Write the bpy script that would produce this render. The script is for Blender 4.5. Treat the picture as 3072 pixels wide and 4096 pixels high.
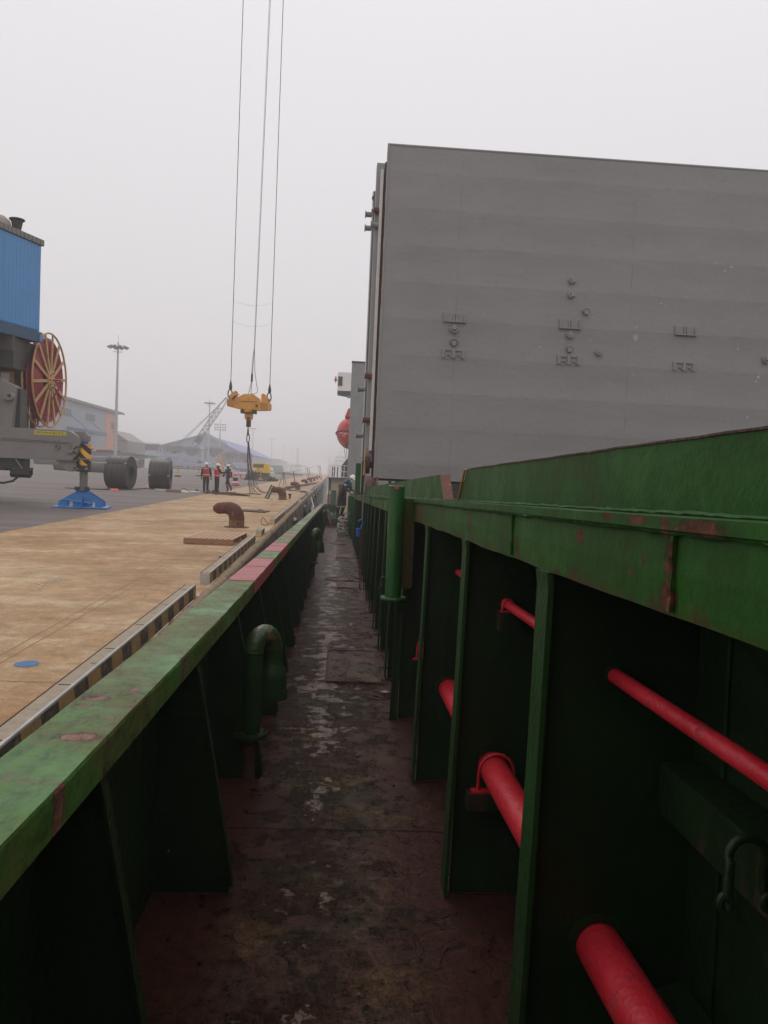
import bpy, bmesh, math, random
from mathutils import Vector, Matrix
from math import radians as rad, sin, cos, pi
random.seed(7)
sc = bpy.context.scene
C = sc.collection
for o in list(bpy.data.objects): bpy.data.objects.remove(o)

# ------------------------------------------------------------------ camera, sky, sun, exposure
def axes(vx, vy, roll):
    a = Vector(((vx-1536)/3072, (2048-vy)/3072, -1.0)).normalized()
    s, c = sin(roll), cos(roll)
    z = Vector((s, c, -(a.x*s+a.y*c)/a.z)).normalized()
    return a.cross(z), a, z
QX, QY, QZ = axes(1325, 1890, rad(2.5))       # quay axes seen from the camera
SX, SY, SZ = axes(1359, 1974, rad(2.5))       # ship axes (trimmed 1.5 degrees)
cam = bpy.data.cameras.new('camera'); cam.sensor_fit = 'VERTICAL'; cam.sensor_height = 36; cam.lens = 27
cam.clip_start = 0.05; cam.clip_end = 6000
co = bpy.data.objects.new('camera', cam); C.objects.link(co); sc.camera = co
co.matrix_world = Matrix.Translation((0, 0, 1.48)) @ Matrix((QX, QY, QZ)).to_4x4()
SHIP = Matrix.Translation((0, 0, 1.48)) @ Matrix([[s.dot(q) for s in (SX, SY, SZ)] for q in (QX, QY, QZ)]).to_4x4() @ Matrix.Translation((0, 0, -1.6))
I4 = Matrix.Identity(4)

W = bpy.data.worlds.new('World'); sc.world = W; W.use_nodes = True
nt = W.node_tree; nt.nodes.clear()
wo = nt.nodes.new('ShaderNodeOutputWorld'); bg = nt.nodes.new('ShaderNodeBackground'); sky = nt.nodes.new('ShaderNodeTexSky')
sky.sky_type = 'NISHITA'; sky.sun_disc = False; sky.sun_elevation = rad(48); sky.sun_rotation = rad(200); sky.dust_density = 6; sky.air_density = 1
tc = nt.nodes.new('ShaderNodeTexCoord'); sp = nt.nodes.new('ShaderNodeSeparateXYZ'); rp = nt.nodes.new('ShaderNodeValToRGB')
nt.links.new(tc.outputs['Generated'], sp.inputs[0]); nt.links.new(sp.outputs['Z'], rp.inputs[0])
rp.color_ramp.elements[0].position = 0.0; rp.color_ramp.elements[0].color = (.70, .672, .685, 1)
rp.color_ramp.elements[1].position = 1.0; rp.color_ramp.elements[1].color = (1.08, 1.04, 1.06, 1)
e = rp.color_ramp.elements.new(.45); e.color = (.855, .825, .845, 1)
vm = nt.nodes.new('ShaderNodeVectorMath'); vm.operation = 'SCALE'; vm.inputs['Scale'].default_value = 10.6
mx = nt.nodes.new('ShaderNodeMix'); mx.data_type = 'RGBA'; mx.inputs[0].default_value = .94
nt.links.new(rp.outputs[0], vm.inputs[0]); nt.links.new(sky.outputs[0], mx.inputs[6]); nt.links.new(vm.outputs[0], mx.inputs[7])
nt.links.new(mx.outputs[2], bg.inputs[0]); bg.inputs[1].default_value = .1; nt.links.new(bg.outputs[0], wo.inputs[0])
sl = bpy.data.lights.new('sun', 'SUN'); sl.energy = .5; sl.angle = rad(25); sl.color = (1, .96, .9)
so = bpy.data.objects.new('sun', sl); C.objects.link(so); so.rotation_euler = (rad(42), 0, rad(200-180+180))
sc.view_settings.view_transform = 'Standard'; sc.view_settings.look = 'None'; sc.view_settings.exposure = 0; sc.view_settings.gamma = 1
sc.cycles.use_denoising = True; sc.cycles.max_bounces = 7; sc.cycles.diffuse_bounces = 4; sc.cycles.volume_bounces = 2
sc.cycles.sample_clamp_indirect = 4

# ------------------------------------------------------------------ materials
def mat(name, c1, c2=None, scale=3., rough=.6, rust=0., rcol=(.10, .035, .02), bump=.15, bscale=60., metal=0., spec=.5, stretch=(1, 1, 1), det=6., r2=None, rscale=5., drip=0.):
    m = bpy.data.materials.new(name); m.use_nodes = True; n = m.node_tree.nodes; l = m.node_tree.links
    b = n['Principled BSDF']; t = n.new('ShaderNodeTexCoord'); mp = n.new('ShaderNodeMapping'); mp.inputs['Scale'].default_value = stretch
    l.new(t.outputs['Object'], mp.inputs[0])
    b.inputs['Metallic'].default_value = metal; b.inputs['Specular IOR Level'].default_value = spec
    n1 = n.new('ShaderNodeTexNoise'); n1.inputs['Scale'].default_value = scale; n1.inputs['Detail'].default_value = det; n1.inputs['Roughness'].default_value = .65
    l.new(mp.outputs[0], n1.inputs['Vector'])
    c2 = c2 or tuple(x*.72 for x in c1)
    r = n.new('ShaderNodeValToRGB'); r.color_ramp.elements[0].position = .32; r.color_ramp.elements[1].position = .68
    r.color_ramp.elements[0].color = (*c2, 1); r.color_ramp.elements[1].color = (*c1, 1); l.new(n1.outputs[0], r.inputs[0])
    col = r.outputs[0]
    rr = n.new('ShaderNodeMapRange'); rr.inputs['To Min'].default_value = r2 if r2 is not None else rough*.8; rr.inputs['To Max'].default_value = min(1, rough*1.15)
    rr.inputs['From Min'].default_value = .35; rr.inputs['From Max'].default_value = .65
    l.new(n1.outputs[0], rr.inputs['Value']); ro = rr.outputs[0]
    if rust > 0:
        n2 = n.new('ShaderNodeTexNoise'); n2.inputs['Scale'].default_value = rscale; n2.inputs['Detail'].default_value = 8; n2.inputs['Roughness'].default_value = .7
        mp2 = n.new('ShaderNodeMapping'); mp2.inputs['Location'].default_value = (3.1, 7.7, 1.3); mp2.inputs['Scale'].default_value = (1, 1, 1-drip*.85)
        l.new(t.outputs['Object'], mp2.inputs[0]); l.new(mp2.outputs[0], n2.inputs['Vector'])
        q = n.new('ShaderNodeValToRGB'); th = .655-.25*rust; q.color_ramp.elements[0].position = th; q.color_ramp.elements[1].position = th+.05
        l.new(n2.outputs[0], q.inputs[0]); x = n.new('ShaderNodeMix'); x.data_type = 'RGBA'; l.new(q.outputs[0], x.inputs[0]); l.new(col, x.inputs[6]); x.inputs[7].default_value = (*rcol, 1); col = x.outputs[2]
        y = n.new('ShaderNodeMix'); l.new(q.outputs[0], y.inputs[0]); l.new(ro, y.inputs[2]); y.inputs[3].default_value = .85; ro = y.outputs[0]
    l.new(col, b.inputs['Base Color']); l.new(ro, b.inputs['Roughness'])
    if bump:
        n3 = n.new('ShaderNodeTexNoise'); n3.inputs['Scale'].default_value = bscale; n3.inputs['Detail'].default_value = 4; l.new(t.outputs['Object'], n3.inputs['Vector'])
        bp = n.new('ShaderNodeBump'); bp.inputs['Strength'].default_value = bump; bp.inputs['Distance'].default_value = .02; l.new(n3.outputs[0], bp.inputs['Height']); l.new(bp.outputs[0], b.inputs['Normal'])
    return m
M = {}
M['green'] = mat('green_paint', (.018, .078, .010), (.012, .052, .007), 2.5, .5, .12, (.07, .032, .016), .22, 40, spec=.25, drip=.6, rscale=3)
M['green_in'] = mat('shade_darkened_green_paint', (.0085, .027, .0052), (.005, .017, .0036), 2.5, .5, .22, (.035, .018, .008), .35, 26, spec=.3, drip=.8, rscale=2.5)  # green darkened to carry the shade of the inner bays, with rust runs
M['cap'] = mat('cap_rail_paint', (.055, .150, .028), (.085, .085, .030), 3.2, .62, .12, (.11, .05, .03), .30, 45, r2=.42, spec=.4, rscale=8, stretch=(1, .5, 1), det=12)
M['capred'] = mat('cap_rail_red_paint', (.36, .080, .085), (.27, .065, .065), 8, .5, .1, (.2, .07, .05), .3, 60)
M['ledge'] = mat('coaming_ledge_paint', (.020, .084, .010), (.016, .060, .009), 2.2, .55, .20, (.075, .036, .016), .12, 60, drip=.8, rscale=2.6, det=10, spec=.22)
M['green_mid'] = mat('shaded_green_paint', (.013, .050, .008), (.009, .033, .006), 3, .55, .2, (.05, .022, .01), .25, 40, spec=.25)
M['post'] = mat('bright_green_paint', (.014, .092, .012), (.010, .070, .010), 3, .42, .08, (.3, .2, .12), .2, 60)
M['grey'] = mat('hatch_cover_grey', (.262, .252, .243), (.208, .199, .192), .9, .6, .17, (.225, .215, .205), .5, 9, rscale=5, stretch=(.45, 1, 1.5), det=12)
M['grey2'] = mat('hatch_cover_grey_side', (.28, .28, .28), (.22, .22, .22), 2, .6, .12, (.16, .09, .06), .25, 30, rscale=4)
M['rust'] = mat('rusty_steel', (.17, .065, .04), (.075, .03, .022), 9, .85, .25, (.28, .14, .085), .6, 45, rscale=12)
M['rust_dk'] = mat('dark_rusty_steel', (.085, .035, .025), (.045, .02, .016), 12, .85, .2, (.15, .07, .04), .6, 50, rscale=14)
M['red'] = mat('fire_main_red', (.60, .020, .034), (.48, .016, .028), 5, .46, .26, (.36, .020, .026), .22, 45, rscale=11)
M['concrete'] = None
M['steel'] = mat('weathered_steel', (.20, .19, .18), (.13, .12, .11), 8, .5, .2, (.14, .08, .05), .3, 60, metal=.3)
M['galv'] = mat('galvanised_pole', (.42, .42, .42), (.34, .34, .34), 6, .55, bump=.05)
M['galv_dk'] = mat('floodlight_grey', (.16, .16, .16), (.10, .10, .10), 6, .6, bump=.0)
M['black'] = mat('black_rubber', (.018, .018, .018), (.010, .010, .010), 8, .7, bump=.4, bscale=40)
M['dark'] = mat('dark_machinery', (.035, .034, .034), (.02, .02, .02), 4, .6, .1, (.07, .04, .03), .3, 30)
M['cblue'] = mat('crane_blue_cladding', (.075, .27, .58), (.065, .24, .52), 1.5, .42, bump=.05, bscale=20)
M['pblue'] = mat('outrigger_blue', (.03, .19, .48), (.025, .16, .42), 4, .45, .08, (.12, .07, .05), .2, 30)
M['cgrey'] = mat('crane_grey', (.22, .203, .193), (.19, .175, .166), 2.5, .5, .05, (.1, .06, .04), .1, 30)
M['cdark'] = mat('crane_charcoal', (.05, .047, .045), (.038, .036, .035), 2, .55, bump=.1)
M['yellow'] = mat('hook_block_yellow', (.72, .33, .035), (.62, .27, .03), 4, .45, .1, (.22, .09, .03), .2, 30)
M['ywarn'] = mat('warning_yellow', (.74, .52, .03), (.66, .44, .03), 8, .5, .06, (.3, .2, .06), .1, 40)
M['reel'] = mat('reel_ochre', (.52, .33, .13), (.42, .24, .10), 6, .55, .22, (.25, .08, .06), .15, 40)
M['hose'] = mat('crimson_cable', (.42, .055, .085), (.34, .045, .07), 8, .5, bump=.1)
M['white'] = mat('white_paint', (.78, .77, .74), (.66, .65, .62), 6, .5, .08, (.35, .22, .14), .1, 30)
M['cream'] = mat('cream_paint', (.66, .54, .34), (.58, .46, .28), 2, .55, .12, (.35, .18, .08), .1, 30, drip=.7)
M['orange'] = mat('orange_cladding', (.62, .22, .13), (.56, .19, .11), .6, .6, bump=0)
M['whgrey'] = mat('warehouse_cladding', (.29, .32, .36), (.25, .28, .32), .2, .6, bump=0)
M['whblue'] = mat('blue_roof_sheet', (.14, .17, .44), (.12, .15, .39), .2, .6, bump=0)
M['whwall'] = mat('blue_grey_wall_sheet', (.24, .31, .47), (.20, .27, .42), .2, .6, bump=0)
M['canopy'] = mat('canopy_blue', (.06, .13, .26), (.05, .11, .22), 1, .6, bump=0)
M['hutwall'] = mat('hut_wall', (.22, .21, .19), (.17, .16, .14), 1, .7, bump=0)
M['tarpg'] = mat('green_tarpaulin', (.018, .12, .09), (.012, .08, .065), .4, .7, bump=.6, bscale=1.2)
M['tarpb'] = mat('blue_grey_tarpaulin', (.060, .060, .135), (.042, .042, .10), .3, .7, bump=.6, bscale=1.2)
M['hopper'] = mat('hopper_green', (.02, .045, .038), (.015, .025, .022), .5, .7, .2, (.05, .03, .02), .2, 8)
M['lattice'] = mat('lattice_steel', (.09, .09, .10), (.06, .06, .07), 1, .7, bump=0)
M['scrap'] = mat('scrap_metal', (.075, .06, .055), (.03, .026, .025), .8, .9, .3, (.2, .13, .1), .8, 3)
M['wood'] = mat('weathered_timber', (.34, .19, .11), (.24, .13, .075), 6, .8, .15, (.12, .07, .045), .4, 50, stretch=(1, 6, 6))
M['slat'] = mat('pale_slat_timber', (.52, .34, .22), (.38, .24, .15), 6, .8, .1, (.2, .12, .08), .4, 50, stretch=(6, 1, 6))
M['rope'] = mat('old_rope', (.40, .36, .28), (.24, .21, .16), 30, .9, bump=.8, bscale=120)
M['ropew'] = mat('white_rope', (.72, .71, .68), (.55, .54, .5), 30, .9, bump=.6, bscale=120)
M['wire'] = mat('greased_wire_rope', (.035, .035, .037), (.02, .02, .02), 30, .6, bump=.3, bscale=150)
M['skin'] = mat('skin', (.42, .25, .18), (.38, .22, .16), 8, .55, bump=0)
M['navy'] = mat('dark_workwear', (.016, .016, .022), (.010, .010, .014), 12, .85, bump=.5, bscale=30)
M['plum'] = mat('dark_plum_coverall', (.045, .032, .038), (.03, .022, .027), 12, .85, bump=.6, bscale=30)
M['vest'] = mat('red_vest', (.52, .035, .04), (.42, .03, .035), 8, .7, bump=.4, bscale=30)
M['refl'] = mat('reflective_tape', (.62, .60, .58), (.5, .48, .46), 30, .35, bump=0)
M['teal'] = mat('teal_yoke', (.02, .24, .33), (.02, .2, .28), 10, .8, bump=.2)
M['helmet'] = mat('white_helmet', (.80, .80, .77), (.76, .76, .73), 4, .3, bump=0)
M['boot'] = mat('brown_boot', (.09, .055, .04), (.05, .035, .03), 20, .8, bump=.2)
M['orangep'] = mat('fluorescent_orange', (.85, .12, .05), (.75, .1, .04), 10, .6, bump=0)
M['lifeboat'] = mat('lifeboat_red', (.52, .035, .03), (.44, .03, .028), 1, .4, .05, (.3, .06, .05), .05, 10)
M['hullg'] = mat('hull_paint', (.03, .045, .035), (.02, .03, .025), 2, .5, .2, (.1, .05, .03), .2, 20)
M['qwall'] = mat('quay_wall_concrete', (.27, .23, .18), (.15, .13, .105), 1.5, .85, .12, (.10, .08, .06), .5, 12, drip=.8)
M['recess'] = mat('recess_shade_joint_dark', (.022, .022, .024), (.012, .012, .013), 1.5, .9, bump=.3)  # near black: painted shade of the fender openings, also colours the joints
M['bluep'] = mat('blue_marking', (.05, .14, .30), (.045, .12, .26), 12, .7, bump=.2)
M['glass'] = mat('dark_window', (.02, .024, .028), (.015, .018, .02), 3, .12, bump=0)
M['brass'] = mat('olive_tarp', (.05, .075, .05), (.03, .045, .032), 6, .8, bump=.8, bscale=12)
M['fbox'] = mat('faded_far_paint', (.5, .5, .5), (.42, .42, .42), .5, .7, bump=0)
M['hblue'] = mat('hoist_blue', (.02, .10, .42), (.02, .08, .34), 8, .35, bump=.05)
M['coil'] = mat('steel_coil_wrap', (.078, .070, .063), (.040, .037, .035), 1.6, .5, .15, (.14, .10, .075), .25, 8, metal=.25, spec=.4)
M['coilb'] = mat('rusty_coil_wrap', (.15, .09, .07), (.09, .06, .05), 1, .6, bump=.2, bscale=8)
M['slingw'] = mat('dirty_canvas', (.55, .50, .42), (.38, .34, .28), 5, .9, bump=.6, bscale=20)
M['aluminium'] = mat('aluminium_trim', (.50, .49, .47), (.38, .37, .35), 6, .4, metal=.4, bump=.1)

def node_mat(name):
    m = bpy.data.materials.new(name); m.use_nodes = True
    return m, m.node_tree.nodes, m.node_tree.links, m.node_tree.nodes['Principled BSDF']
def noise(n, l, vec, s, d=6, r=.6):
    q = n.new('ShaderNodeTexNoise'); q.inputs['Scale'].default_value = s; q.inputs['Detail'].default_value = d; q.inputs['Roughness'].default_value = r; l.new(vec, q.inputs['Vector']); return q.outputs[0]
def ramp(n, l, v, *st):
    q = n.new('ShaderNodeValToRGB'); q.color_ramp.elements[0].position = st[0][0]; q.color_ramp.elements[0].color = (*st[0][1], 1)
    q.color_ramp.elements[1].position = st[-1][0]; q.color_ramp.elements[1].color = (*st[-1][1], 1)
    for p_, c_ in st[1:-1]:
        e_ = q.color_ramp.elements.new(p_); e_.color = (*c_, 1)
    l.new(v, q.inputs[0]); return q.outputs[0]
def mixc(n, l, f, a, b, mode='MIX'):
    q = n.new('ShaderNodeMix'); q.data_type = 'RGBA'; q.blend_type = mode
    for i, v in ((0, f), (6, a), (7, b)):
        if isinstance(v, (int, float)): q.inputs[i].default_value = v
        elif isinstance(v, tuple): q.inputs[i].default_value = (*v, 1)
        else: l.new(v, q.inputs[i])
    return q.outputs[2]
def math_(n, l, op, a, b=0.):
    q = n.new('ShaderNodeMath'); q.operation = op
    for i, v in ((0, a), (1, b)):
        if isinstance(v, (int, float)): q.inputs[i].default_value = v
        else: l.new(v, q.inputs[i])
    return q.outputs[0]
def mapped(n, l, s, loc=(0, 0, 0), kind='Object'):
    t = n.new('ShaderNodeTexCoord'); m = n.new('ShaderNodeMapping'); m.inputs['Scale'].default_value = s; m.inputs['Location'].default_value = loc
    l.new(t.outputs[kind], m.inputs[0]); return m.outputs[0]
def bumpn(n, l, b, h, st, dist=.02, prev=None):
    q = n.new('ShaderNodeBump'); q.inputs['Strength'].default_value = st; q.inputs['Distance'].default_value = dist; l.new(h, q.inputs['Height'])
    if prev is not None: l.new(prev, q.inputs['Normal'])
    l.new(q.outputs[0], b.inputs['Normal']); return q.outputs[0]

def spots(n, l, v, ax, ay, pts):
    q = n.new('ShaderNodeTexNoise'); q.inputs['Scale'].default_value = 22; q.inputs['Detail'].default_value = 8; q.inputs['Roughness'].default_value = .75; l.new(v, q.inputs['Vector'])
    s_ = n.new('ShaderNodeSeparateXYZ'); l.new(v, s_.inputs[0]); best = None
    for x, y, a, b_ in pts:
        dx = math_(n, l, 'MULTIPLY', math_(n, l, 'SUBTRACT', s_.outputs[ax], x), 1/a); dy = math_(n, l, 'MULTIPLY', math_(n, l, 'SUBTRACT', s_.outputs[ay], y), 1/b_)
        d = math_(n, l, 'SQRT', math_(n, l, 'ADD', math_(n, l, 'MULTIPLY', dx, dx), math_(n, l, 'MULTIPLY', dy, dy)))
        best = d if best is None else math_(n, l, 'MINIMUM', best, d)
    d = math_(n, l, 'ADD', best, math_(n, l, 'MULTIPLY', math_(n, l, 'SUBTRACT', q.outputs[0], .5), 2.6))
    return ramp(n, l, d, (.72, (1, 1, 1)), (.82, (0, 0, 0))), ramp(n, l, d, (.86, (.8, .8, .8)), (1., (0, 0, 0)))
# coaming ledge: green paint, rust bleeding along the lower edge and at the butt welds
m, n, l, b = node_mat('ledge_green_paint'); v = mapped(n, l, (1, 1, 1)); s_ = n.new('ShaderNodeSeparateXYZ'); l.new(v, s_.inputs[0])
a_ = noise(n, l, v, 2.4, 10, .7); d_ = noise(n, l, v, 40, 6, .7); e_ = noise(n, l, mapped(n, l, (1, 1, .25), (4, 0, 0)), 9, 10, .75)
c = ramp(n, l, a_, (.34, (.032, .056, .011)), (.48, (.016, .070, .008)), (.62, (.020, .098, .010)), (.74, (.030, .110, .020)))
mr = n.new('ShaderNodeMapRange'); l.new(s_.outputs['Z'], mr.inputs[0]); mr.inputs[1].default_value = 1.428; mr.inputs[2].default_value = 1.50; mr.inputs[3].default_value = .20; mr.inputs[4].default_value = -.12
rs = math_(n, l, 'ADD', e_, math_(n, l, 'MAXIMUM', mr.outputs[0], -.10))
c = mixc(n, l, ramp(n, l, rs, (.60, (0, 0, 0)), (.72, (.85, .85, .85))), c, (.060, .034, .014))
sp_, rim_ = spots(n, l, v, 'Y', 'Z', [(1.165, 1.52, .026, .075), (1.17, 1.46, .035, .035), (1.06, 1.572, .10, .014), (1.28, 1.578, .05, .010), (1.42, 1.579, .04, .007), (1.62, 1.53, .03, .02), (1.36, 1.525, .010, .006), (1.27, 1.51, .008, .010), (1.33, 1.485, .010, .008), (4.95, 1.50, .22, .075), (3.0, 1.52, .03, .06), (2.2, 1.46, .02, .05)])
c = mixc(n, l, rim_, c, (.022, .030, .010)); c = mixc(n, l, sp_, c, ramp(n, l, d_, (.40, (.050, .022, .010)), (.62, (.125, .045, .022))))
c = mixc(n, l, .5, c, ramp(n, l, d_, (.35, (.6, .6, .6)), (.55, (1, 1, 1)), (.7, (1.25, 1.25, 1.25))), 'MULTIPLY')
l.new(c, b.inputs['Base Color']); b.inputs['Specular IOR Level'].default_value = .16; l.new(ramp(n, l, a_, (.4, (.62, .62, .62)), (.65, (.45, .45, .45))), b.inputs['Roughness'])
bumpn(n, l, b, math_(n, l, 'ADD', d_, math_(n, l, 'MULTIPLY', a_, 1.5)), .5, .004); M['ledge'] = m
# bulwark cap: olive and green paint under a damp film, freckled with dark chips
m, n, l, b = node_mat('mottled_cap_paint'); v = mapped(n, l, (1, 1, 1))
a_ = noise(n, l, v, 2.2, 12, .72); d_ = noise(n, l, mapped(n, l, (1, .45, 1)), 26, 8, .8); g_ = noise(n, l, mapped(n, l, (1, 1, 1), (3, 3, 3)), 7, 10, .75)
c = ramp(n, l, a_, (.36, (.100, .088, .028)), (.47, (.080, .118, .028)), (.56, (.056, .150, .024)), (.68, (.085, .185, .055)))
c = mixc(n, l, ramp(n, l, g_, (.54, (0, 0, 0)), (.64, (.8, .8, .8))), c, (.105, .078, .040))
sp_, rim_ = spots(n, l, v, 'X', 'Y', [(-.575, 1.80, .060, .036), (-.64, 2.13, .040, .028), (-.655, 2.06, .030, .012), (-.56, 2.23, .020, .022), (-.55, 1.95, .016, .009), (-.53, 2.05, .014, .010), (-.62, 2.62, .014, .012), (-.665, 3.05, .02, .04), (-.518, 2.7, .006, .05), (-.516, 1.50, .004, .03), (-.66, 1.35, .025, .03), (-.6, 4.1, .02, .03), (-.54, 3.6, .012, .05)])
c = mixc(n, l, rim_, c, (.035, .030, .018)); c = mixc(n, l, sp_, c, ramp(n, l, d_, (.4, (.10, .040, .028)), (.6, (.24, .115, .085))))
c = mixc(n, l, .85, c, ramp(n, l, d_, (.36, (.35, .32, .30)), (.50, (1, 1, 1)), (.68, (1.35, 1.35, 1.3))), 'MULTIPLY')
l.new(c, b.inputs['Base Color']); b.inputs['Specular IOR Level'].default_value = .28
l.new(ramp(n, l, a_, (.38, (.65, .65, .65)), (.62, (.30, .30, .30))), b.inputs['Roughness']); bumpn(n, l, b, math_(n, l, 'SUBTRACT', math_(n, l, 'ADD', math_(n, l, 'MULTIPLY', d_, .8), g_), math_(n, l, 'MULTIPLY', sp_, .9)), .6, .006); M['cap'] = m
# quay concrete: ochre, stained, with wind-swept pale streaks running across
m, n, l, b = node_mat('ochre_concrete')
v = mapped(n, l, (1, 1, 1)); big = noise(n, l, v, .35, 5); st = noise(n, l, mapped(n, l, (.8, 1.25, 1)), 1.1, 14, .74); fi = noise(n, l, v, 30, 5, .75)
c = ramp(n, l, big, (.35, (.43, .25, .115)), (.5, (.50, .325, .17)), (.65, (.56, .41, .245)))
c = mixc(n, l, ramp(n, l, st, (.50, (0, 0, 0)), (.64, (.62, .62, .62))), c, (.74, .60, .40))
c = mixc(n, l, ramp(n, l, noise(n, l, mapped(n, l, (.8, 1.2, 1), (9, 4, 0)), .6, 10, .75), (.50, (0, 0, 0)), (.62, (.8, .8, .8))), c, (.42, .23, .10))
c = mixc(n, l, .5, c, ramp(n, l, fi, (.36, (.5, .5, .5)), (.62, (1.08, 1.08, 1.08))), 'MULTIPLY')
c = mixc(n, l, .75, c, ramp(n, l, noise(n, l, mapped(n, l, (1, 1, 1), (5, 1, 0)), .55, 12, .72), (.36, (.70, .62, .52)), (.50, (.98, .97, .96)), (.66, (1.15, 1.17, 1.2))), 'MULTIPLY')
c = mixc(n, l, .6, c, ramp(n, l, noise(n, l, mapped(n, l, (1, 1.15, 1), (2, 2, 0)), 4, 12, .74), (.40, (.62, .60, .56)), (.58, (1.1, 1.1, 1.1))), 'MULTIPLY')
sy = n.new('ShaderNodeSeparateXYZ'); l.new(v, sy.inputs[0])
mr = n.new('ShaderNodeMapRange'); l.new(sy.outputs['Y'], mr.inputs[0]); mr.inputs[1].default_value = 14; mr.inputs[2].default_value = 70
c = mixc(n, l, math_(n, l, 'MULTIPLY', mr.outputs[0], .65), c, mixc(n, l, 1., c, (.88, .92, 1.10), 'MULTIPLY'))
c = mixc(n, l, .6, c, ramp(n, l, noise(n, l, v, 90, 4, .8), (.38, (.62, .60, .58)), (.55, (1, 1, 1)), (.7, (1.2, 1.18, 1.15))), 'MULTIPLY')
l.new(c, b.inputs['Base Color']); b.inputs['Roughness'].default_value = .8; bumpn(n, l, b, fi, .8, .02); M['concrete'] = m
# curb concrete top / striped side
m, n, l, b = node_mat('striped_curb_paint')
v = mapped(n, l, (1, 1, 1)); s_ = n.new('ShaderNodeSeparateXYZ'); l.new(v, s_.inputs[0])
f = math_(n, l, 'FRACT', math_(n, l, 'MULTIPLY', math_(n, l, 'ADD', s_.outputs['Y'], math_(n, l, 'MULTIPLY', s_.outputs['Z'], .35)), 1.9))
f = math_(n, l, 'GREATER_THAN', f, .5); w = noise(n, l, v, 14, 8, .7)
c = mixc(n, l, f, (.40, .25, .09), (.045, .04, .036)); c = mixc(n, l, ramp(n, l, w, (.45, (0, 0, 0)), (.62, (.8, .8, .8))), c, (.22, .16, .11))
l.new(c, b.inputs['Base Color']); b.inputs['Roughness'].default_value = .7; bumpn(n, l, b, w, .4); M['stripe'] = m
M['curbtop'] = mat('curb_concrete', (.40, .33, .24), (.26, .21, .15), 14, .85, .2, (.16, .11, .07), .7, 70)
# asphalt yard
m, n, l, b = node_mat('worn_asphalt')
v = mapped(n, l, (1, 1, 1)); big = noise(n, l, v, .12, 6, .65); st = noise(n, l, mapped(n, l, (.25, 1.2, 1)), .6, 8, .7); fi = noise(n, l, v, 25, 4, .7)
c = ramp(n, l, big, (.3, (.105, .083, .075)), (.7, (.170, .142, .130)))
c = mixc(n, l, ramp(n, l, st, (.5, (0, 0, 0)), (.68, (.6, .6, .6))), c, (.25, .22, .195)); c = mixc(n, l, ramp(n, l, noise(n, l, mapped(n, l, (.3, 1., 1), (5, 5, 0)), .5, 6, .7), (.53, (0, 0, 0)), (.66, (.8, .8, .8))), c, (.085, .072, .066))
c = mixc(n, l, .4, c, ramp(n, l, fi, (.3, (.5, .5, .5)), (.7, (1, 1, 1))), 'MULTIPLY')
l.new(c, b.inputs['Base Color']); b.inputs['Roughness'].default_value = .8; bumpn(n, l, b, fi, .3, .01); M['asphalt'] = m
# ship deck: flaking red-brown paint, green and ochre stains, damp film down the middle
m, n, l, b = node_mat('wet_flaking_deck_paint')
v = mapped(n, l, (1, 1, 1)); s_ = n.new('ShaderNodeSeparateXYZ'); l.new(v, s_.inputs[0])
n1 = noise(n, l, v, 5, 12, .75); n2 = noise(n, l, mapped(n, l, (1, 1, 1), (4, 2, 0)), 1.6, 6, .65); fi = noise(n, l, v, 70, 8, .85); md = noise(n, l, mapped(n, l, (1.6, 1, 1), (7, 1, 0)), 16, 10, .8)
c = ramp(n, l, n1, (.30, (.085, .030, .020)), (.44, (.155, .070, .047)), (.56, (.20, .118, .080)), (.70, (.31, .23, .16)))
c = mixc(n, l, ramp(n, l, n2, (.50, (0, 0, 0)), (.66, (.7, .7, .7))), c, (.070, .085, .034))
c = mixc(n, l, ramp(n, l, noise(n, l, mapped(n, l, (1, 1, 1), (1, 9, 0)), 2.4, 9, .75), (.53, (0, 0, 0)), (.62, (.75, .75, .75))), c, (.34, .215, .095))
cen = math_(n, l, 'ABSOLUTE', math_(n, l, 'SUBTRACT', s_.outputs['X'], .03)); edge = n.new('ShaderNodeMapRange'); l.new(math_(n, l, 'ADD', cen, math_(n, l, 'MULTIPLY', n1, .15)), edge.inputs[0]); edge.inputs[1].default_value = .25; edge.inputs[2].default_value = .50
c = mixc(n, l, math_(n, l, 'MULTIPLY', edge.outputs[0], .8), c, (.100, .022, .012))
c = mixc(n, l, .75, c, ramp(n, l, md, (.38, (.22, .22, .22)), (.52, (1, 1, 1)), (.64, (1.9, 1.8, 1.7))), 'MULTIPLY')
c = mixc(n, l, .6, c, ramp(n, l, fi, (.40, (.2, .2, .2)), (.58, (1.3, 1.3, 1.3))), 'MULTIPLY')
ydist = n.new('ShaderNodeMapRange'); l.new(s_.outputs['Y'], ydist.inputs[0]); ydist.inputs[1].default_value = 1.8; ydist.inputs[2].default_value = 6; ydist.inputs[3].default_value = .13; ydist.inputs[4].default_value = 0.
pud = noise(n, l, mapped(n, l, (1.3, 1.1, 1), (2, 0, 0)), 3.8, 12, .78); pud = math_(n, l, 'SUBTRACT', math_(n, l, 'SUBTRACT', pud, math_(n, l, 'MULTIPLY', math_(n, l, 'ABSOLUTE', math_(n, l, 'ADD', s_.outputs['X'], .06)), .32)), ydist.outputs[0])
wet = ramp(n, l, pud, (.35, (0, 0, 0)), (.48, (1, 1, 1)))
ds = n.new('ShaderNodeVectorMath'); ds.operation = 'MULTIPLY_ADD'; nz = n.new('ShaderNodeTexNoise'); nz.inputs['Scale'].default_value = 6; nz.inputs['Detail'].default_value = 6; l.new(v, nz.inputs['Vector']); l.new(nz.outputs['Color'], ds.inputs[0]); ds.inputs[1].default_value = (.35, .35, 0); l.new(v, ds.inputs[2])
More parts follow.
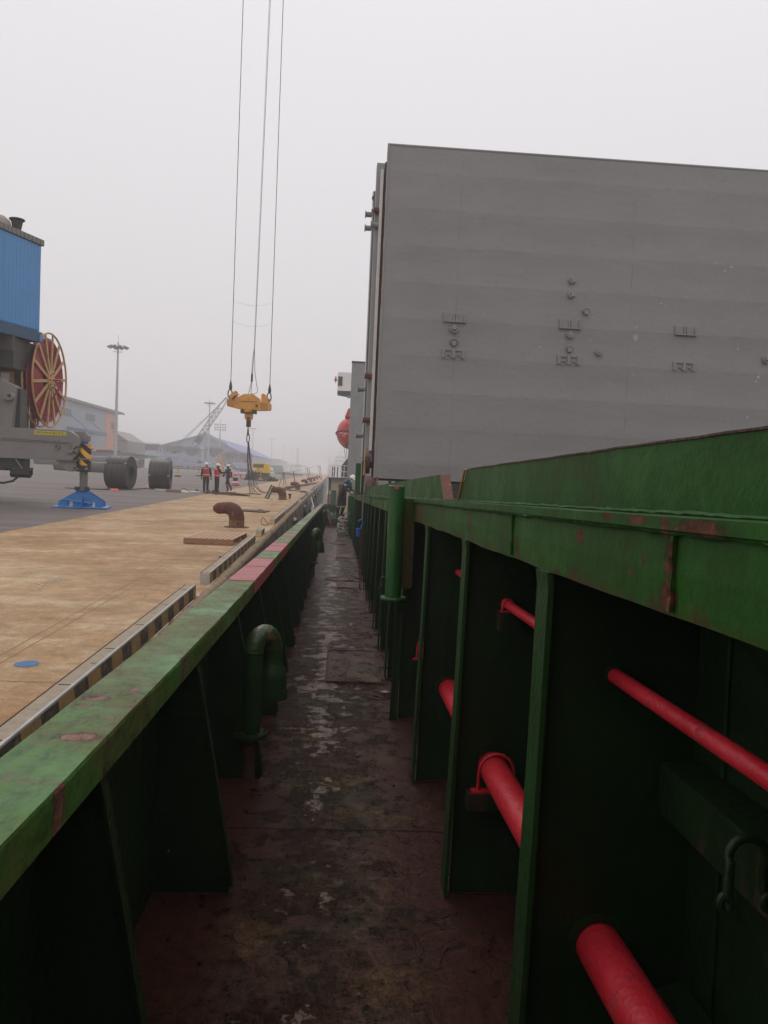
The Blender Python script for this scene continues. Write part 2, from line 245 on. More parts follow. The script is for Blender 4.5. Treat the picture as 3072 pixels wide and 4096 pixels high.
vo = n.new('ShaderNodeTexVoronoi'); vo.feature = 'DISTANCE_TO_EDGE'; vo.inputs['Scale'].default_value = 7; l.new(ds.outputs[0], vo.inputs['Vector'])
vq = n.new('ShaderNodeTexVoronoi'); vq.feature = 'DISTANCE_TO_EDGE'; vq.inputs['Scale'].default_value = 19; l.new(ds.outputs[0], vq.inputs['Vector'])
ck = math_(n, l, 'MINIMUM', vo.outputs['Distance'], math_(n, l, 'ADD', math_(n, l, 'MULTIPLY', vq.outputs['Distance'], .6), math_(n, l, 'MULTIPLY', math_(n, l, 'SUBTRACT', .62, n1), .35)))
ckm = ramp(n, l, ck, (.004, (.25, .25, .25)), (.016, (1, 1, 1)))
c = mixc(n, l, .8, c, ckm, 'MULTIPLY')
c = mixc(n, l, math_(n, l, 'MULTIPLY', wet, .28), c, (.19, .145, .12))
l.new(c, b.inputs['Base Color']); rr = mixc(n, l, wet, ramp(n, l, md, (.3, (.24, .24, .24)), (.7, (.40, .40, .40))), (.15, .15, .15)); l.new(rr, b.inputs['Roughness'])
dry = math_(n, l, 'SUBTRACT', 1., math_(n, l, 'MULTIPLY', wet, .80)); hgt = math_(n, l, 'MULTIPLY', math_(n, l, 'ADD', math_(n, l, 'ADD', math_(n, l, 'MULTIPLY', n1, 1.5), fi), math_(n, l, 'MULTIPLY', md, 1.6)), dry)
hgt = math_(n, l, 'ADD', hgt, math_(n, l, 'MULTIPLY', math_(n, l, 'MULTIPLY', ckm, dry), .9))
bumpn(n, l, b, hgt, 1., .018); M['deck'] = m
M['joint'] = mat('dirt_filled_joint', (.34, .21, .11), (.22, .14, .075), 12, .9)
# harbour water
m, n, l, b = node_mat('harbour_water'); b.inputs['Base Color'].default_value = (.03, .045, .045, 1); b.inputs['Roughness'].default_value = .12
bumpn(n, l, b, noise(n, l, mapped(n, l, (1, 1, 1)), 1.4, 5), .4, .1); M['water'] = m
# corrugated crane cladding ribs
def stripes_mat(name, ca, cb, freq, axis='X', diag=0., rough=.5, wear=.25, duty=.5):
    m, n, l, b = node_mat(name); v = mapped(n, l, (1, 1, 1)); s_ = n.new('ShaderNodeSeparateXYZ'); l.new(v, s_.inputs[0])
    a = math_(n, l, 'ADD', s_.outputs[axis], math_(n, l, 'MULTIPLY', s_.outputs['Z' if axis != 'Z' else 'X'], diag))
    f = math_(n, l, 'GREATER_THAN', math_(n, l, 'FRACT', math_(n, l, 'MULTIPLY', a, freq)), duty)
    c = mixc(n, l, f, ca, cb); w = noise(n, l, v, 12, 7, .7); c = mixc(n, l, math_(n, l, 'MULTIPLY', w, wear), c, (.2, .14, .1))
    l.new(c, b.inputs['Base Color']); b.inputs['Roughness'].default_value = rough; return m
M['hazard'] = stripes_mat('yellow_black_hazard', (.78, .45, .03), (.015, .014, .013), 2.6, 'X', 1., wear=.1)
M['hazard2'] = stripes_mat('hook_block_stripes', (.72, .33, .035), (.10, .03, .02), 6.5, 'X', 1., wear=.1, duty=.55)
M['hazard3'] = stripes_mat('hook_block_stripes_mirrored', (.72, .33, .035), (.10, .03, .02), 6.5, 'X', -1., wear=.1, duty=.55)
M['poststripe'] = stripes_mat('bollard_bands', (.72, .45, .04), (.02, .02, .02), 3., 'Z', 0.)
M['conestripe'] = stripes_mat('cone_bands', (.70, .05, .04), (.75, .72, .7), 2.6, 'Z', 0., duty=.62)

# ------------------------------------------------------------------ mesh helpers
class MB:
    def __init__(s): s.v = []; s.f = []
    def add(s, vs, fs):
        k = len(s.v); s.v += [tuple(p) for p in vs]; s.f += [tuple(i+k for i in f) for f in fs]; return s
    def box(s, x0, x1, y0, y1, z0, z1, M_=None):
        vs = [(x, y, z) for x in (x0, x1) for y in (y0, y1) for z in (z0, z1)]
        if M_: vs = [M_ @ Vector(p) for p in vs]
        return s.add(vs, [(0, 1, 3, 2), (4, 6, 7, 5), (0, 4, 5, 1), (2, 3, 7, 6), (0, 2, 6, 4), (1, 5, 7, 3)])
    def prism(s, poly, ax, a, b):          # poly of 2D points extruded along axis ax from a to b
        def P(p, t): return (t, p[0], p[1]) if ax == 'x' else (p[0], t, p[1]) if ax == 'y' else (p[0], p[1], t)
        k = len(poly); vs = [P(p, a) for p in poly]+[P(p, b) for p in poly]
        return s.add(vs, [tuple(range(k)), tuple(range(2*k-1, k-1, -1))]+[(i, i+k, (i+1) % k+k, (i+1) % k) for i in range(k)])
    def tube(s, path, r, n=10, cap=True, closed=False):
        path = [Vector(p) for p in path]; k = len(path); rs = r if isinstance(r, (list, tuple)) else [r]*k; vs = []; prev = None
        for i, p in enumerate(path):
            if closed: t = path[(i+1) % k]-path[i-1]
            else: t = path[min(i+1, k-1)]-path[max(i-1, 0)]
            t = t.normalized() if t.length > 1e-9 else Vector((0, 0, 1))
            if prev is None: u = t.cross(Vector((0, 0, 1)) if abs(t.z) < .9 else Vector((1, 0, 0))).normalized()
            else: u = (prev-t*prev.dot(t)).normalized()
            prev = u; w_ = t.cross(u)
            vs += [p+(u*cos(2*pi*j/n)+w_*sin(2*pi*j/n))*rs[i] for j in range(n)]
        fs = [(i*n+j, i*n+(j+1) % n, (i+1)*n+(j+1) % n, (i+1)*n+j) for i in range(k-1) for j in range(n)]
        if closed: fs += [((k-1)*n+j, (k-1)*n+(j+1) % n, (j+1) % n, j) for j in range(n)]
        elif cap: fs += [tuple(range(n))[::-1], tuple(range((k-1)*n, k*n))]
        return s.add(vs, fs)
    def cyl(s, p0, p1, r, n=14, r1=None): return s.tube([p0, p1], [r, r if r1 is None else r1], n)
    def lathe(s, prof, c, ax='z', n=20, closed=False):      # prof: (radius, height)
        vs = []
        for r, h in prof:
            for j in range(n):
                a, b_ = r*cos(2*pi*j/n), r*sin(2*pi*j/n)
                q = (a, b_, h) if ax == 'z' else (h, a, b_) if ax == 'x' else (a, h, b_)
                vs.append((q[0]+c[0], q[1]+c[1], q[2]+c[2]))
        k = len(prof); fs = [(i*n+j, i*n+(j+1) % n, (i+1)*n+(j+1) % n, (i+1)*n+j) for i in range(k-1) for j in range(n)]
        if closed: fs += [((k-1)*n+j, (k-1)*n+(j+1) % n, (j+1) % n, j) for j in range(n)]
        else: fs += [tuple(range(n))[::-1], tuple(range((k-1)*n, k*n))]
        return s.add(vs, fs)
    def grid(s, fn, nu, nv):
        return s.add([fn(i/nu, j/nv) for i in range(nu+1) for j in range(nv+1)], [(i*(nv+1)+j, (i+1)*(nv+1)+j, (i+1)*(nv+1)+j+1, i*(nv+1)+j+1) for i in range(nu) for j in range(nv)])
ORG = {}
def build(name, mb, m, parent=None, smooth=False, bevel=0., org=None):
    me = bpy.data.meshes.new(name); o = bpy.data.objects.new(name, me); C.objects.link(o)
    off = Vector(org if org is not None else ORG.get(parent, (0, 0, 0)) if parent else (0, 0, 0))
    me.from_pydata([tuple(Vector(p)-off) for p in mb.v], [], mb.f)
    bm = bmesh.new(); bm.from_mesh(me); bmesh.ops.recalc_face_normals(bm, faces=bm.faces)
    if bevel: bmesh.ops.bevel(bm, geom=bm.edges[:], offset=bevel, segments=2, affect='EDGES', profile=.6)
    bm.to_mesh(me); bm.free()
    me.materials.append(m if not isinstance(m, str) else M[m])
    if smooth:
        for p in me.polygons: p.use_smooth = True
        me.set_sharp_from_angle(angle=rad(38))
    if parent: o.parent = parent; ORG[o] = off
    return o
def tag(o, label=None, cat=None, group=None, kind=None):
    for k, v_ in (('label', label), ('category', cat), ('group', group), ('kind', kind)):
        if v_: o[k] = v_
    return o
def thing(name, label, cat, loc=(0, 0, 0), group=None, ship=False, rot=None):
    o = bpy.data.objects.new(name, None); C.objects.link(o); o.empty_display_size = .1
    mw = Matrix.Translation(loc)
    if rot is not None: mw = mw @ Matrix.Rotation(rot, 4, 'Z'); ORG[o] = Vector((0, 0, 0))
    else: ORG[o] = Vector(loc)
    o.matrix_world = (SHIP if ship else I4) @ mw
    return tag(o, label, cat, group)
def setting(name, mb, m, ship=False, **k):
    o = build(name, mb, m, **k); o['kind'] = 'structure'
    if ship: o.matrix_world = SHIP
    return o
def copy_tree(o, parent=None):
    c_ = o.copy(); C.objects.link(c_); c_.parent = parent
    ORG[c_] = ORG.get(o, Vector())
    for ch in list(o.children): copy_tree(ch, c_)
    return c_
def instance(name, parent, src, loc=(0, 0, 0), rotz=0.):
    o = src.copy(); C.objects.link(o); o.name = name; o.parent = parent; o.location = loc; o.rotation_euler = (0, 0, rotz); return o
def gz(x): return .016*min(max(0., -x-8.), 42.)
def text(name, s_, size, m, parent, mw, ext=.004, align='CENTER'):
    cu = bpy.data.curves.new(name, 'FONT'); cu.body = s_; cu.size = size; cu.extrude = ext; cu.align_x = align; cu.align_y = 'CENTER'; cu.resolution_u = 3
    t_ = bpy.data.objects.new(name, cu); C.objects.link(t_); dg = bpy.context.evaluated_depsgraph_get(); me = bpy.data.meshes.new_from_object(t_.evaluated_get(dg)); bpy.data.objects.remove(t_)
    o = bpy.data.objects.new(name, me); C.objects.link(o); me.materials.clear(); me.materials.append(M[m]); o.parent = parent; o.matrix_basis = mw; return o

# ================================================================== SHIP (built in ship axes; SHIP tilts it)
def capx(y): return -.515-.0078*max(0., y-4.)
def toex(y): return -.375-.0088*max(0., y-2.)
STAYY = [-.6+1.215*i for i in range(0, 34)]
END = 41.

# deck plating
d = MB(); d.grid(lambda u, v: (-1.3+2.5*v, -3+71*u, 0), 142, 10)
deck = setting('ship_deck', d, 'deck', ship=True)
for y in (3.62, 9.9, 18.2, 27.4):                                  # welded plate seams
    s = MB(); pts = [(-1.1+i*.1, y+random.uniform(-.004, .004), .002+random.uniform(0, .004)) for i in range(22)]
    s.tube(pts, .0022, 6); build('weld_seam', s, 'deck', deck)
s = MB(); s.tube([(-.08+random.uniform(-.003, .003), 3.6+i*.12, .001) for i in range(0, 20)], .004, 5); build('weld_seam', s, 'deck', deck)

# flush deck hatches
def frame(mb, x0, x1, y0, y1, h, w):
    mb.box(x0, x1, y0, y0+w, 0, h).box(x0, x1, y1-w, y1, 0, h).box(x0, x0+w, y0+w, y1-w, 0, h).box(x1-w, x1, y0+w, y1-w, 0, h)
for i, (x0, x1, y0, y1, lab) in enumerate([(-.06, .42, 6.46, 7.78, 'large rectangular flush hatch with raised rim, nearest on the red deck'), (.015, .42, 12.98, 13.9, 'rectangular flush hatch just in front of the oval manhole on the deck'),
        (-.03, .40, 19.1, 20.5, 'rectangular flush hatch midway along the narrow red deck'), (-.07, .34, 26.3, 27.4, 'rectangular flush hatch beyond the middle of the deck'), (-.2, .19, 33.0, 34.2, 'farthest rectangular flush hatch, left of the rope heap on the deck')]):
    t = thing('deck_hatch', lab, 'deck hatch', ((x0+x1)/2, (y0+y1)/2, 0), 'flush hatches along the deck', ship=True)
    f = MB(); frame(f, x0, x1, y0, y1, .018, .014); build('rim', f, 'deck', t, bevel=.003)
    f = MB(); f.box(x0+.02, x1-.02, y0+.02, y1-.02, .001, .010); build('cover_plate', f, 'deck', t, bevel=.003)
for x, y, lab in ((.06, 14.3, 'oval manhole lid set flat in the red deck'), (0, 24.4, 'thin oval manhole lid far along the deck')):
    t = thing('manhole_cover', lab, 'manhole cover', (x, y, 0), 'oval manholes along the deck', ship=True)
    f = MB(); n = 28
    f.add([(x+.26*cos(a*2*pi/n)*k, y+.33*sin(a*2*pi/n)*k, z) for k, z in ((1, 0), (1, .016), (.92, .016), (.9, .009), (.01, .009)) for a in range(n)], [(i*n+j, i*n+(j+1) % n, (i+1)*n+(j+1) % n, (i+1)*n+j) for i in range(4) for j in range(n)])
    build('lid', f, 'deck', t)
    b_ = MB()
    for a in range(0, 12): b_.cyl((x+.215*cos(a*pi/6), y+.275*sin(a*pi/6), .009), (x+.215*cos(a*pi/6), y+.275*sin(a*pi/6), .024), .012, 6)
    build('bolt_ring', b_, 'deck', t)['kind'] = 'stuff'

# bulwark
bw = thing('bulwark', 'green bulwark with flaking painted cap rail running along the left of the deck', 'bulwark', (0, 0, 0), ship=True)
ys = [-3+.5*i for i in range(0, 89)]
ys = [y for y in ys if y <= END]
w = MB()
vs = []; 
for y in ys:
    x = capx(y)-.16
    vs += [(x-.02, y, -.6), (x-.02, y, 1.0), (x+.005, y, 1.0), (x+.005, y, -.6)]
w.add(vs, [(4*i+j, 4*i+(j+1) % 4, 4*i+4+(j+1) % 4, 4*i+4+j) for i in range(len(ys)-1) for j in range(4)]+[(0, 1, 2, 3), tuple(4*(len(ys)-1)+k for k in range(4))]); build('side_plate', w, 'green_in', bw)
REDS = [(4.97, 6.68, 'long'), (7.47, 8.75, ''), (10.25, 10.7, ''), (15.9, 16.3, ''), (23.7, 24.3, ''), (28.9, 31.2, '')]
cuts = [-3.]+[v_ for r_ in REDS for v_ in r_[:2]]+[END]
for i in range(len(cuts)-1):
    a, b2 = cuts[i], cuts[i+1]; red = i % 2 == 1; k = max(2, int((b2-a)/.14))
    r_ = MB(); vs = []
    for j in range(k+1):
        y = a+(b2-a)*j/k; x = capx(y); q = random.uniform(-.003, .003); q2 = random.uniform(-.001, .001); e_ = .001 if red else 0
        vs += [(x-.175+q2, y, 1.012+e_), (x-.003+q*.5, y, 1.012+e_+q2*.5), (x+q, y, 1.004), (x+.0+q, y, .925+q*1.5), (x-.014+q, y, .925+q*1.5), (x-.014, y, .995), (x-.175, y, .995)]
    n7 = 7; r_.add(vs, [(n7*p+j, n7*p+(j+1) % n7, n7*p+n7+(j+1) % n7, n7*p+n7+j) for p in range(k) for j in range(n7)]+[tuple(range(n7)), tuple(n7*k+j for j in range(n7))])
    o = build('cap_rail', r_, 'capred' if red else 'cap', bw)
    if red: o['label'] = 'red painted length of cap rail'
for y0, y1, _ in REDS[:2]:                                          # weld beads across the red lengths
    for y in (y0+.01, (y0+y1)/2+.1, y1-.02):
        r_ = MB(); r_.tube([(capx(y)-.172+.168*i/6, y+random.uniform(-.004, .004), 1.0135) for i in range(7)], .0035, 5); build('weld_bead', r_, 'capred', bw)
def bstay():
    m_ = MB()   # in the XZ plane, origin at cap inner edge x
    prof = [(-.155, .0), (.14, .0), (.148, .06), (.135, .10), (.075, .42), (.02, .70), (-.012, .86), (-.03, .93), (-.155, .93)]
    m_.prism(prof, 'y', -.007, .007); return m_
def bflange():
    m_ = MB(); pr = [(.146, .03), (.137, .10), (.077, .42), (.022, .70), (-.010, .86), (-.026, .925)]
    vs = []
    for x, z in pr: vs += [(x, -.022, z), (x, .022, z), (x+.009, .022, z), (x+.009, -.022, z)]
    m_.add(vs, [(4*i+j, 4*i+(j+1) % 4, 4*i+4+(j+1) % 4, 4*i+4+j) for i in range(5) for j in range(4)]+[(0, 1, 2, 3), (20, 21, 22, 23)]); return m_
s0 = build('stay', bstay(), 'green_in', bw, org=(0, 0, 0)); f0 = build('stay_flange', bflange(), 'green_in', s0, org=(0, 0, 0))
s0.location = (capx(-.6), -.6, 0)
for y in STAYY[1:]:
    if y > END-.3: break
    a = s0.copy(); C.objects.link(a); a.parent = bw; a.location = (capx(y), y, 0)
    b2 = f0.copy(); C.objects.link(b2); b2.parent = a
s = MB(); s.tube([(-.60, 3.05, .40), (-.585, 3.06, .31), (-.59, 3.05, .22), (-.615, 3.04, .16)], .004, 6); build('pale_cord', s, 'rope', bw)
e_ = MB(); e_.box(capx(END)-.17, .0, END, END+.05, .0, .93); e_.box(capx(END)-.17, .12, END-.05, END+.15, .95, .99); build('end_bulkhead', e_, 'green', bw)
# hull side below the bulwark and beyond it
h = MB(); vs = []
for i in range(72):
    y = -3+i*1.05; x = capx(min(y, 60))-.19
    vs += [(x, y, 0.), (x-.05, y, -5.), (x+.02, y, -5.), (x+.02, y, 0.)]
h.add(vs, [(4*i+j, 4*i+(j+1) % 4, 4*i+4+(j+1) % 4, 4*i+4+j) for i in range(71) for j in range(4)]); hull = setting('ship_hull', h, 'hullg', ship=True)

# hatch coaming
cm = thing('hatch_coaming', 'green steel hatch coaming with ledge and vertical stays along the right of the deck', 'hatch coaming', (0, 0, 0), ship=True)
CE = 25.3
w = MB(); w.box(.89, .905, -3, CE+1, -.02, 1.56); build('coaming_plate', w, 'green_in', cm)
s = MB(); s.tube([(.886, 1.66, .05+.03*i) for i in range(48)], [.005+.003*random.random() for _ in range(48)], 5); build('weld_bead', s, 'green_in', cm)
k = 190; l_ = MB(); vs = []
for j in range(k+1):
    y = -1.5+(CE+1.5)*j/k; q = random.uniform(-.0035, .0035); q2 = random.uniform(-.002, .002)
    vs += [(.52+q*.4, y, 1.432+q), (.518+q2*.6, y, 1.50), (.520+q2, y, 1.562), (.534, y, 1.562), (.534, y, 1.444), (.545, y, 1.432)]
l_.add(vs, [(6*p+j, 6*p+(j+1) % 6, 6*p+6+(j+1) % 6, 6*p+6+j) for p in range(k) for j in range(6)]+[tuple(range(6)), tuple(6*k+j for j in range(6))]); build('ledge_face', l_, 'ledge', cm)
l_ = MB(); vs = []
for j in range(k+1):
    y = -1.5+(CE+1.5)*j/k; q = random.uniform(-.0025, .0025)
    vs += [(.506+q, y, 1.566), (.506+q, y, 1.586+q*.5), (.895, y, 1.588), (.895, y, 1.566)]
l_.add(vs, [(4*p+j, 4*p+(j+1) % 4, 4*p+4+(j+1) % 4, 4*p+4+j) for p in range(k) for j in range(4)]+[(0, 1, 2, 3), tuple(4*k+j for j in range(4))]); build('ledge_top', l_, 'ledge', cm)
s = MB(); s.tube([(.514+random.uniform(-.0015, .0015), -1.4+.03*i, 1.563+random.uniform(-.0025, .0015)) for i in range(890)], [.0028+.0035*random.random() for _ in range(890)], 6); build('ledge_weld_bead', s, 'ledge', cm, smooth=True)
s = MB(); s.tube([(.634+random.uniform(-.002, .002), -1.4+.03*i, 1.590+random.uniform(-.0015, .002)) for i in range(890)], [.0035+.0035*random.random() for _ in range(890)], 6); build('top_weld_bead', s, 'ledge', cm, smooth=True)
for y, x0 in ((1.15, .515), (2.25, .515), (8.0, .515), (12.5, .515), (17.3, .515)):
    s = MB(); s.tube([(x0+random.uniform(-.002, .001), y, 1.44+.012*i) for i in range(11)], [.004+.003*random.random() for _ in range(11)], 5); build('butt_weld', s, 'ledge', cm)
# upright plates on the ledge with notches
def upright(y0, y1, zt0, zt1, slope0, slope1, m_='ledge'):
    p = MB(); top = [(y0+slope0+(y1-slope1-y0-slope0)*i/14, zt0+(zt1-zt0)*i/14+random.uniform(-.0012, .0012)) for i in range(15)]
    p.prism([(y0, 1.588)]+top+[(y1, 1.588)], 'x', .64, .654); o = build('upright_plate', p, m_, cm); return o
upright(-1.2, 4.09, 1.708, 1.752, .05, .21); upright(4.70, 15.75, 1.75, 1.772, .21, .04)
for pts in ([(4.09, 1.59), (4.0, 1.66), (3.90, 1.742), (3.87, 1.752)],):
    f = MB(); f.tube([(.632, a, b2) for a, b2 in pts], .006, 5); build('notch_edge', f, mat('notch_yellow', (.6, .32, .03), (.3, .12, .03), 20, .6), cm)
f = MB(); f.prism([(4.68, 1.59), (4.90, 1.752), (4.915, 1.752), (4.695, 1.59)], 'x', .636, .70); build('notch_face', f, 'rust', cm)
f = MB(); f.prism([(4.11, 1.59), (3.885, 1.745), (3.87, 1.745), (4.095, 1.59)], 'x', .655, .69); build('notch_face', f, 'rust', cm)
f = MB(); f.tube([(.640, -1.15+.1*i, 1.708+.044*i/50+random.uniform(-.001, .001)) for i in range(50)], .0035, 5); build('plate_edge', f, 'rust_dk', cm)
f = MB(); f.prism([(15.75, 1.59), (15.8, 1.77), (17.2, 1.78), (18.9, 2.04), (19.6, 2.04), (19.6, 1.59)], 'x', .64, .66); build('upright_plate', f, 'ledge', cm)
f = MB(); f.prism([(16.3, 1.6), (16.6, 1.98), (18.6, 2.1), (18.6, 1.6)], 'x', .78, .82); build('hinge_plate', f, 'rust', cm)
f = MB(); f.prism([(15.82, 1.77), (17.2, 1.80), (18.9, 2.06), (18.9, 2.03), (17.2, 1.775)], 'x', .60, .78); build('rusty_landing', f, 'rust', cm)
f = MB(); f.box(.95, 12.5, 13.2, 13.3, .9, 1.86); build('end_coaming', f, 'dark', cm)
f = MB(); f.box(.655, 12.5, 16.05, 16.2, 1.55, 1.80); build('cross_beam', f, 'rust_dk', cm)
for i in range(16): f = MB(); f.box(1.0+.62*i, 1.06+.62*i, 15.9, 16.04, 1.5, 1.92); build('cross_beam_rib', f, 'rust_dk', cm)
f = MB(); f.box(.92, 13., 20, 20.1, .9, 1.7); build('end_coaming', f, 'green', cm)
# stays of the coaming
def cstay(hi=True):
    m_ = MB(); m_.prism([(.895, .0), (.50, .0), (.498, .04), (.515, 1.43), (.895, 1.43)], 'y', -.006, .006); return m_
def cflange():
    m_ = MB(); vs = []
    for x, z in ((.472, .01), (.470, .05), (.480, .5), (.490, .95), (.497, 1.40), (.492, 1.436)):
        for a, b2 in ((x, -.05), (x+.013, -.05), (x+.013, .05), (x, .05)): vs.append((a+random.uniform(-.001, .001), b2, z))
    m_.add(vs, [(4*i+j, 4*i+(j+1) % 4, 4*i+4+(j+1) % 4, 4*i+4+j) for i in range(5) for j in range(4)]+[(0, 1, 2, 3), (20, 21, 22, 23)]); return m_
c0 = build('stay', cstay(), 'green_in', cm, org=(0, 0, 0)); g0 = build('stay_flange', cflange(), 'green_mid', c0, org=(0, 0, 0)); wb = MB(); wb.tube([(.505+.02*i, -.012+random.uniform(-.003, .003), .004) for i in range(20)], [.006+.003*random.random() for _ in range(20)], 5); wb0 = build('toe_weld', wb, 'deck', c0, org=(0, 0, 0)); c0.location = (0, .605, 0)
for i in range(1, 21):
    y = .605+1.215*i+(.02 if i > 1 else 0)
    if y > CE: break
    a = c0.copy(); C.objects.link(a); a.parent = cm; a.location = ({1: .0, 2: .012, 3: -.002}.get(i, -.014), y, 0)
    b2 = g0.copy(); C.objects.link(b2); b2.parent = a
    b2 = wb0.copy(); C.objects.link(b2); b2.parent = a
# wall ledge channel and lifting eye near the camera
f = MB(); f.prism([(.80, .865), (.80, .985), (.885, 1.0), (.885, .985), (.812, .972), (.812, .865)], 'y', .62, 1.80); build('side_channel', f, 'green_in', cm, bevel=.003)
f = MB(); f.prism([(.78, .30), (.78, .42), (.885, .45), (.885, .30)], 'y', .62, 1.80); build('side_channel', f, 'green_in', cm, bevel=.003)
# beyond the first hatch: the green house wall between the hatches
f = MB(); f.box(.50, .66, 25.2, 26.4, 0, 2.62); build('corner_column', f, 'green', cm, bevel=.01)
f = MB(); f.box(.52, .60, 18.9, 19.3, 1.588, 2.46); build('corner_column', f, 'green', cm, bevel=.006)
f = MB(); f.box(.52, 4, 26.5, 42, 0, 1.7); build('far_coaming_side', f, 'green', cm)
for i in range(12):
    f = MB(); f.box(.44, .52, 27.1+1.2*i, 27.13+1.2*i, 0, 1.5); build('stay', f, 'green', cm)

# fire mains (two red pipes through the stays)
def fx(x, y): return x+(.030*max(0., min(1., (3.0-y)/2.0))-.008 if x < .67 else 0.)
def pipe(name, label, r, x, z, y0, y1, kink=0):
    t = thing(name, label, 'pipe', (x, y0, z), 'red pipes behind the coaming stays', ship=True)
    for i in range(int((y1-y0)/1.215)+1):
        a = y0+1.215*i; b2 = min(a+1.2, y1)
        s = MB(); s.tube([(fx(x, q_), q_, z) for q_ in (a, (a+b2)/2, b2+.012)], r, 20); build('pipe_length', s, 'red', t, smooth=True)
    return t
P1_ = pipe('fire_main_pipe', 'thick red pipe low down, passing through the coaming stays', .057, .664, .53, -.3, 22)
P2_ = pipe('drain_pipe', 'thin red pipe high up, passing through the coaming stays', .0185, .68, 1.19, -.3, 22)
for par, r, x, z in ((P1_, .057, .664, .53), (P2_, .0185, .68, 1.19)):
    for i in (1, 2, 3, 4):
        yy = .605+1.215*i+(.02 if i > 1 else 0)-.012
        s = MB(); s.lathe([(r*1.05, -.006), (r*1.34, -.006), (r*1.34, .006), (r*1.05, .006)], (fx(x, yy), yy, z), 'y', 20, closed=True); build('sleeve', s, 'green_in', par)
    for yy in (2.98, 5.4):
        s = MB(); s.tube([(x-r*1.25, yy, z-r*1.3), (x-r*1.22, yy, z)]+[(x-r*1.2*cos(a*pi/8), yy, z+r*1.2*sin(a*pi/8)) for a in range(1, 8)]+[(x+r*1.22, yy, z), (x+r*1.25, yy, z-r*1.3)], .004+r*.05, 6)
        s.box(x-r*1.7, x+r*1.7, yy-.02, yy+.02, z-r*1.45, z-r*1.3); build('pipe_clamp', s, 'red', par)
        s = MB(); s.box(x-r*2.0, x+r*2.6, yy-.03, yy+.03, z-r*1.3-.075, z-r*1.47); build('clamp_bracket', s, 'green_in', par)

# lifting eye bow hung on the channel
t = thing('lashing_bow', 'dark green U-shaped bow with eyed ends, low at the right edge', 'lashing bow', (.745, 1.3, .95), ship=True)
s = MB(); s.tube([(.706, 1.29, .925), (.708, 1.29, .985)]+[(.7435-.0345*cos(a*pi/8), 1.30, .990+.036*sin(a*pi/8)) for a in range(0, 9)]+[(.780, 1.31, .96), (.781, 1.31, .925)], .0085, 12); build('bow', s, 'green_in', t, smooth=True)
for xx in (.704, .783):
    s = MB(); s.tube([(xx+.010*cos(a*pi/6), 1.292, .914+.014*sin(a*pi/6)) for a in range(12)], .0065, 8, closed=True); build('eye', s, 'green_in', t, smooth=True)
s = MB(); s.box(.775, .812, 1.295, 1.315, .93, .95); build('lug', s, 'green_in', t)

# green post with gusset on the coaming
t = thing('vent_post', 'tall bright green capped pipe post standing out from the coaming ledge', 'post', (.39, 5.3, .9), ship=True)
s = MB(); s.tube([(.397, 5.3, .905), (.395, 5.3, 1.3), (.392, 5.3, 1.66)], .056, 28); build('tube', s, 'post', t, smooth=True)
s = MB(); s.lathe([(.058, -.004), (.0585, .006), (.052, .012)], (.392, 5.3, 1.66), 'z', 28); build('cap', s, 'post', t)
s = MB(); s.box(.372, .402, 5.235, 5.25, 1.645, 1.668); o = build('paint_mark', s, 'capred', t)
s = MB(); s.lathe([(.09, -.012), (.092, 0), (.088, .01)], (.40, 5.3, .892), 'z', 22); build('base_disc', s, 'post', t)
s = MB(); s.prism([(.445, .96), (.437, 1.585), (.52, 1.585), (.52, .96)], 'y', 5.30, 5.314); build('gusset', s, 'ledge', t)
s = MB(); s.tube([(.446, 5.296, .97+.02*i) for i in range(31)], [.004+.003*random.random() for _ in range(31)], 5); build('weld_bead', s, 'ledge', t)
s = MB(); s.tube([(.521, 5.297, .97+.02*i) for i in range(31)], [.005+.004*random.random() for _ in range(31)], 5); build('weld_bead', s, 'rust_dk', t)
s = MB(); s.prism([(.42, .0), (.44, .86), (.475, .86), (.475, .0)], 'y', 5.44, 5.452); build('lower_rib', s, 'green_in', t)

t = thing('grab_handle', 'small bent green grab bar on the stay behind the green post', 'grab handle', (.41, 6.68, .8), ship=True)
s = MB(); s.tube([(.385, 6.66, .80), (.385, 6.66, .86), (.392, 6.66, .885), (.41, 6.66, .893), (.428, 6.66, .885), (.436, 6.66, .865), (.436, 6.66, .82)], .007, 8); build('bar', s, 'ledge', t, smooth=True)
for x in (.385, .436):
    s = MB(); s.tube([(x+.01*cos(a*pi/4), 6.655, .792+.012*sin(a*pi/4)) for a in range(8)], .005, 6, closed=True); build('eye', s, 'ledge', t)

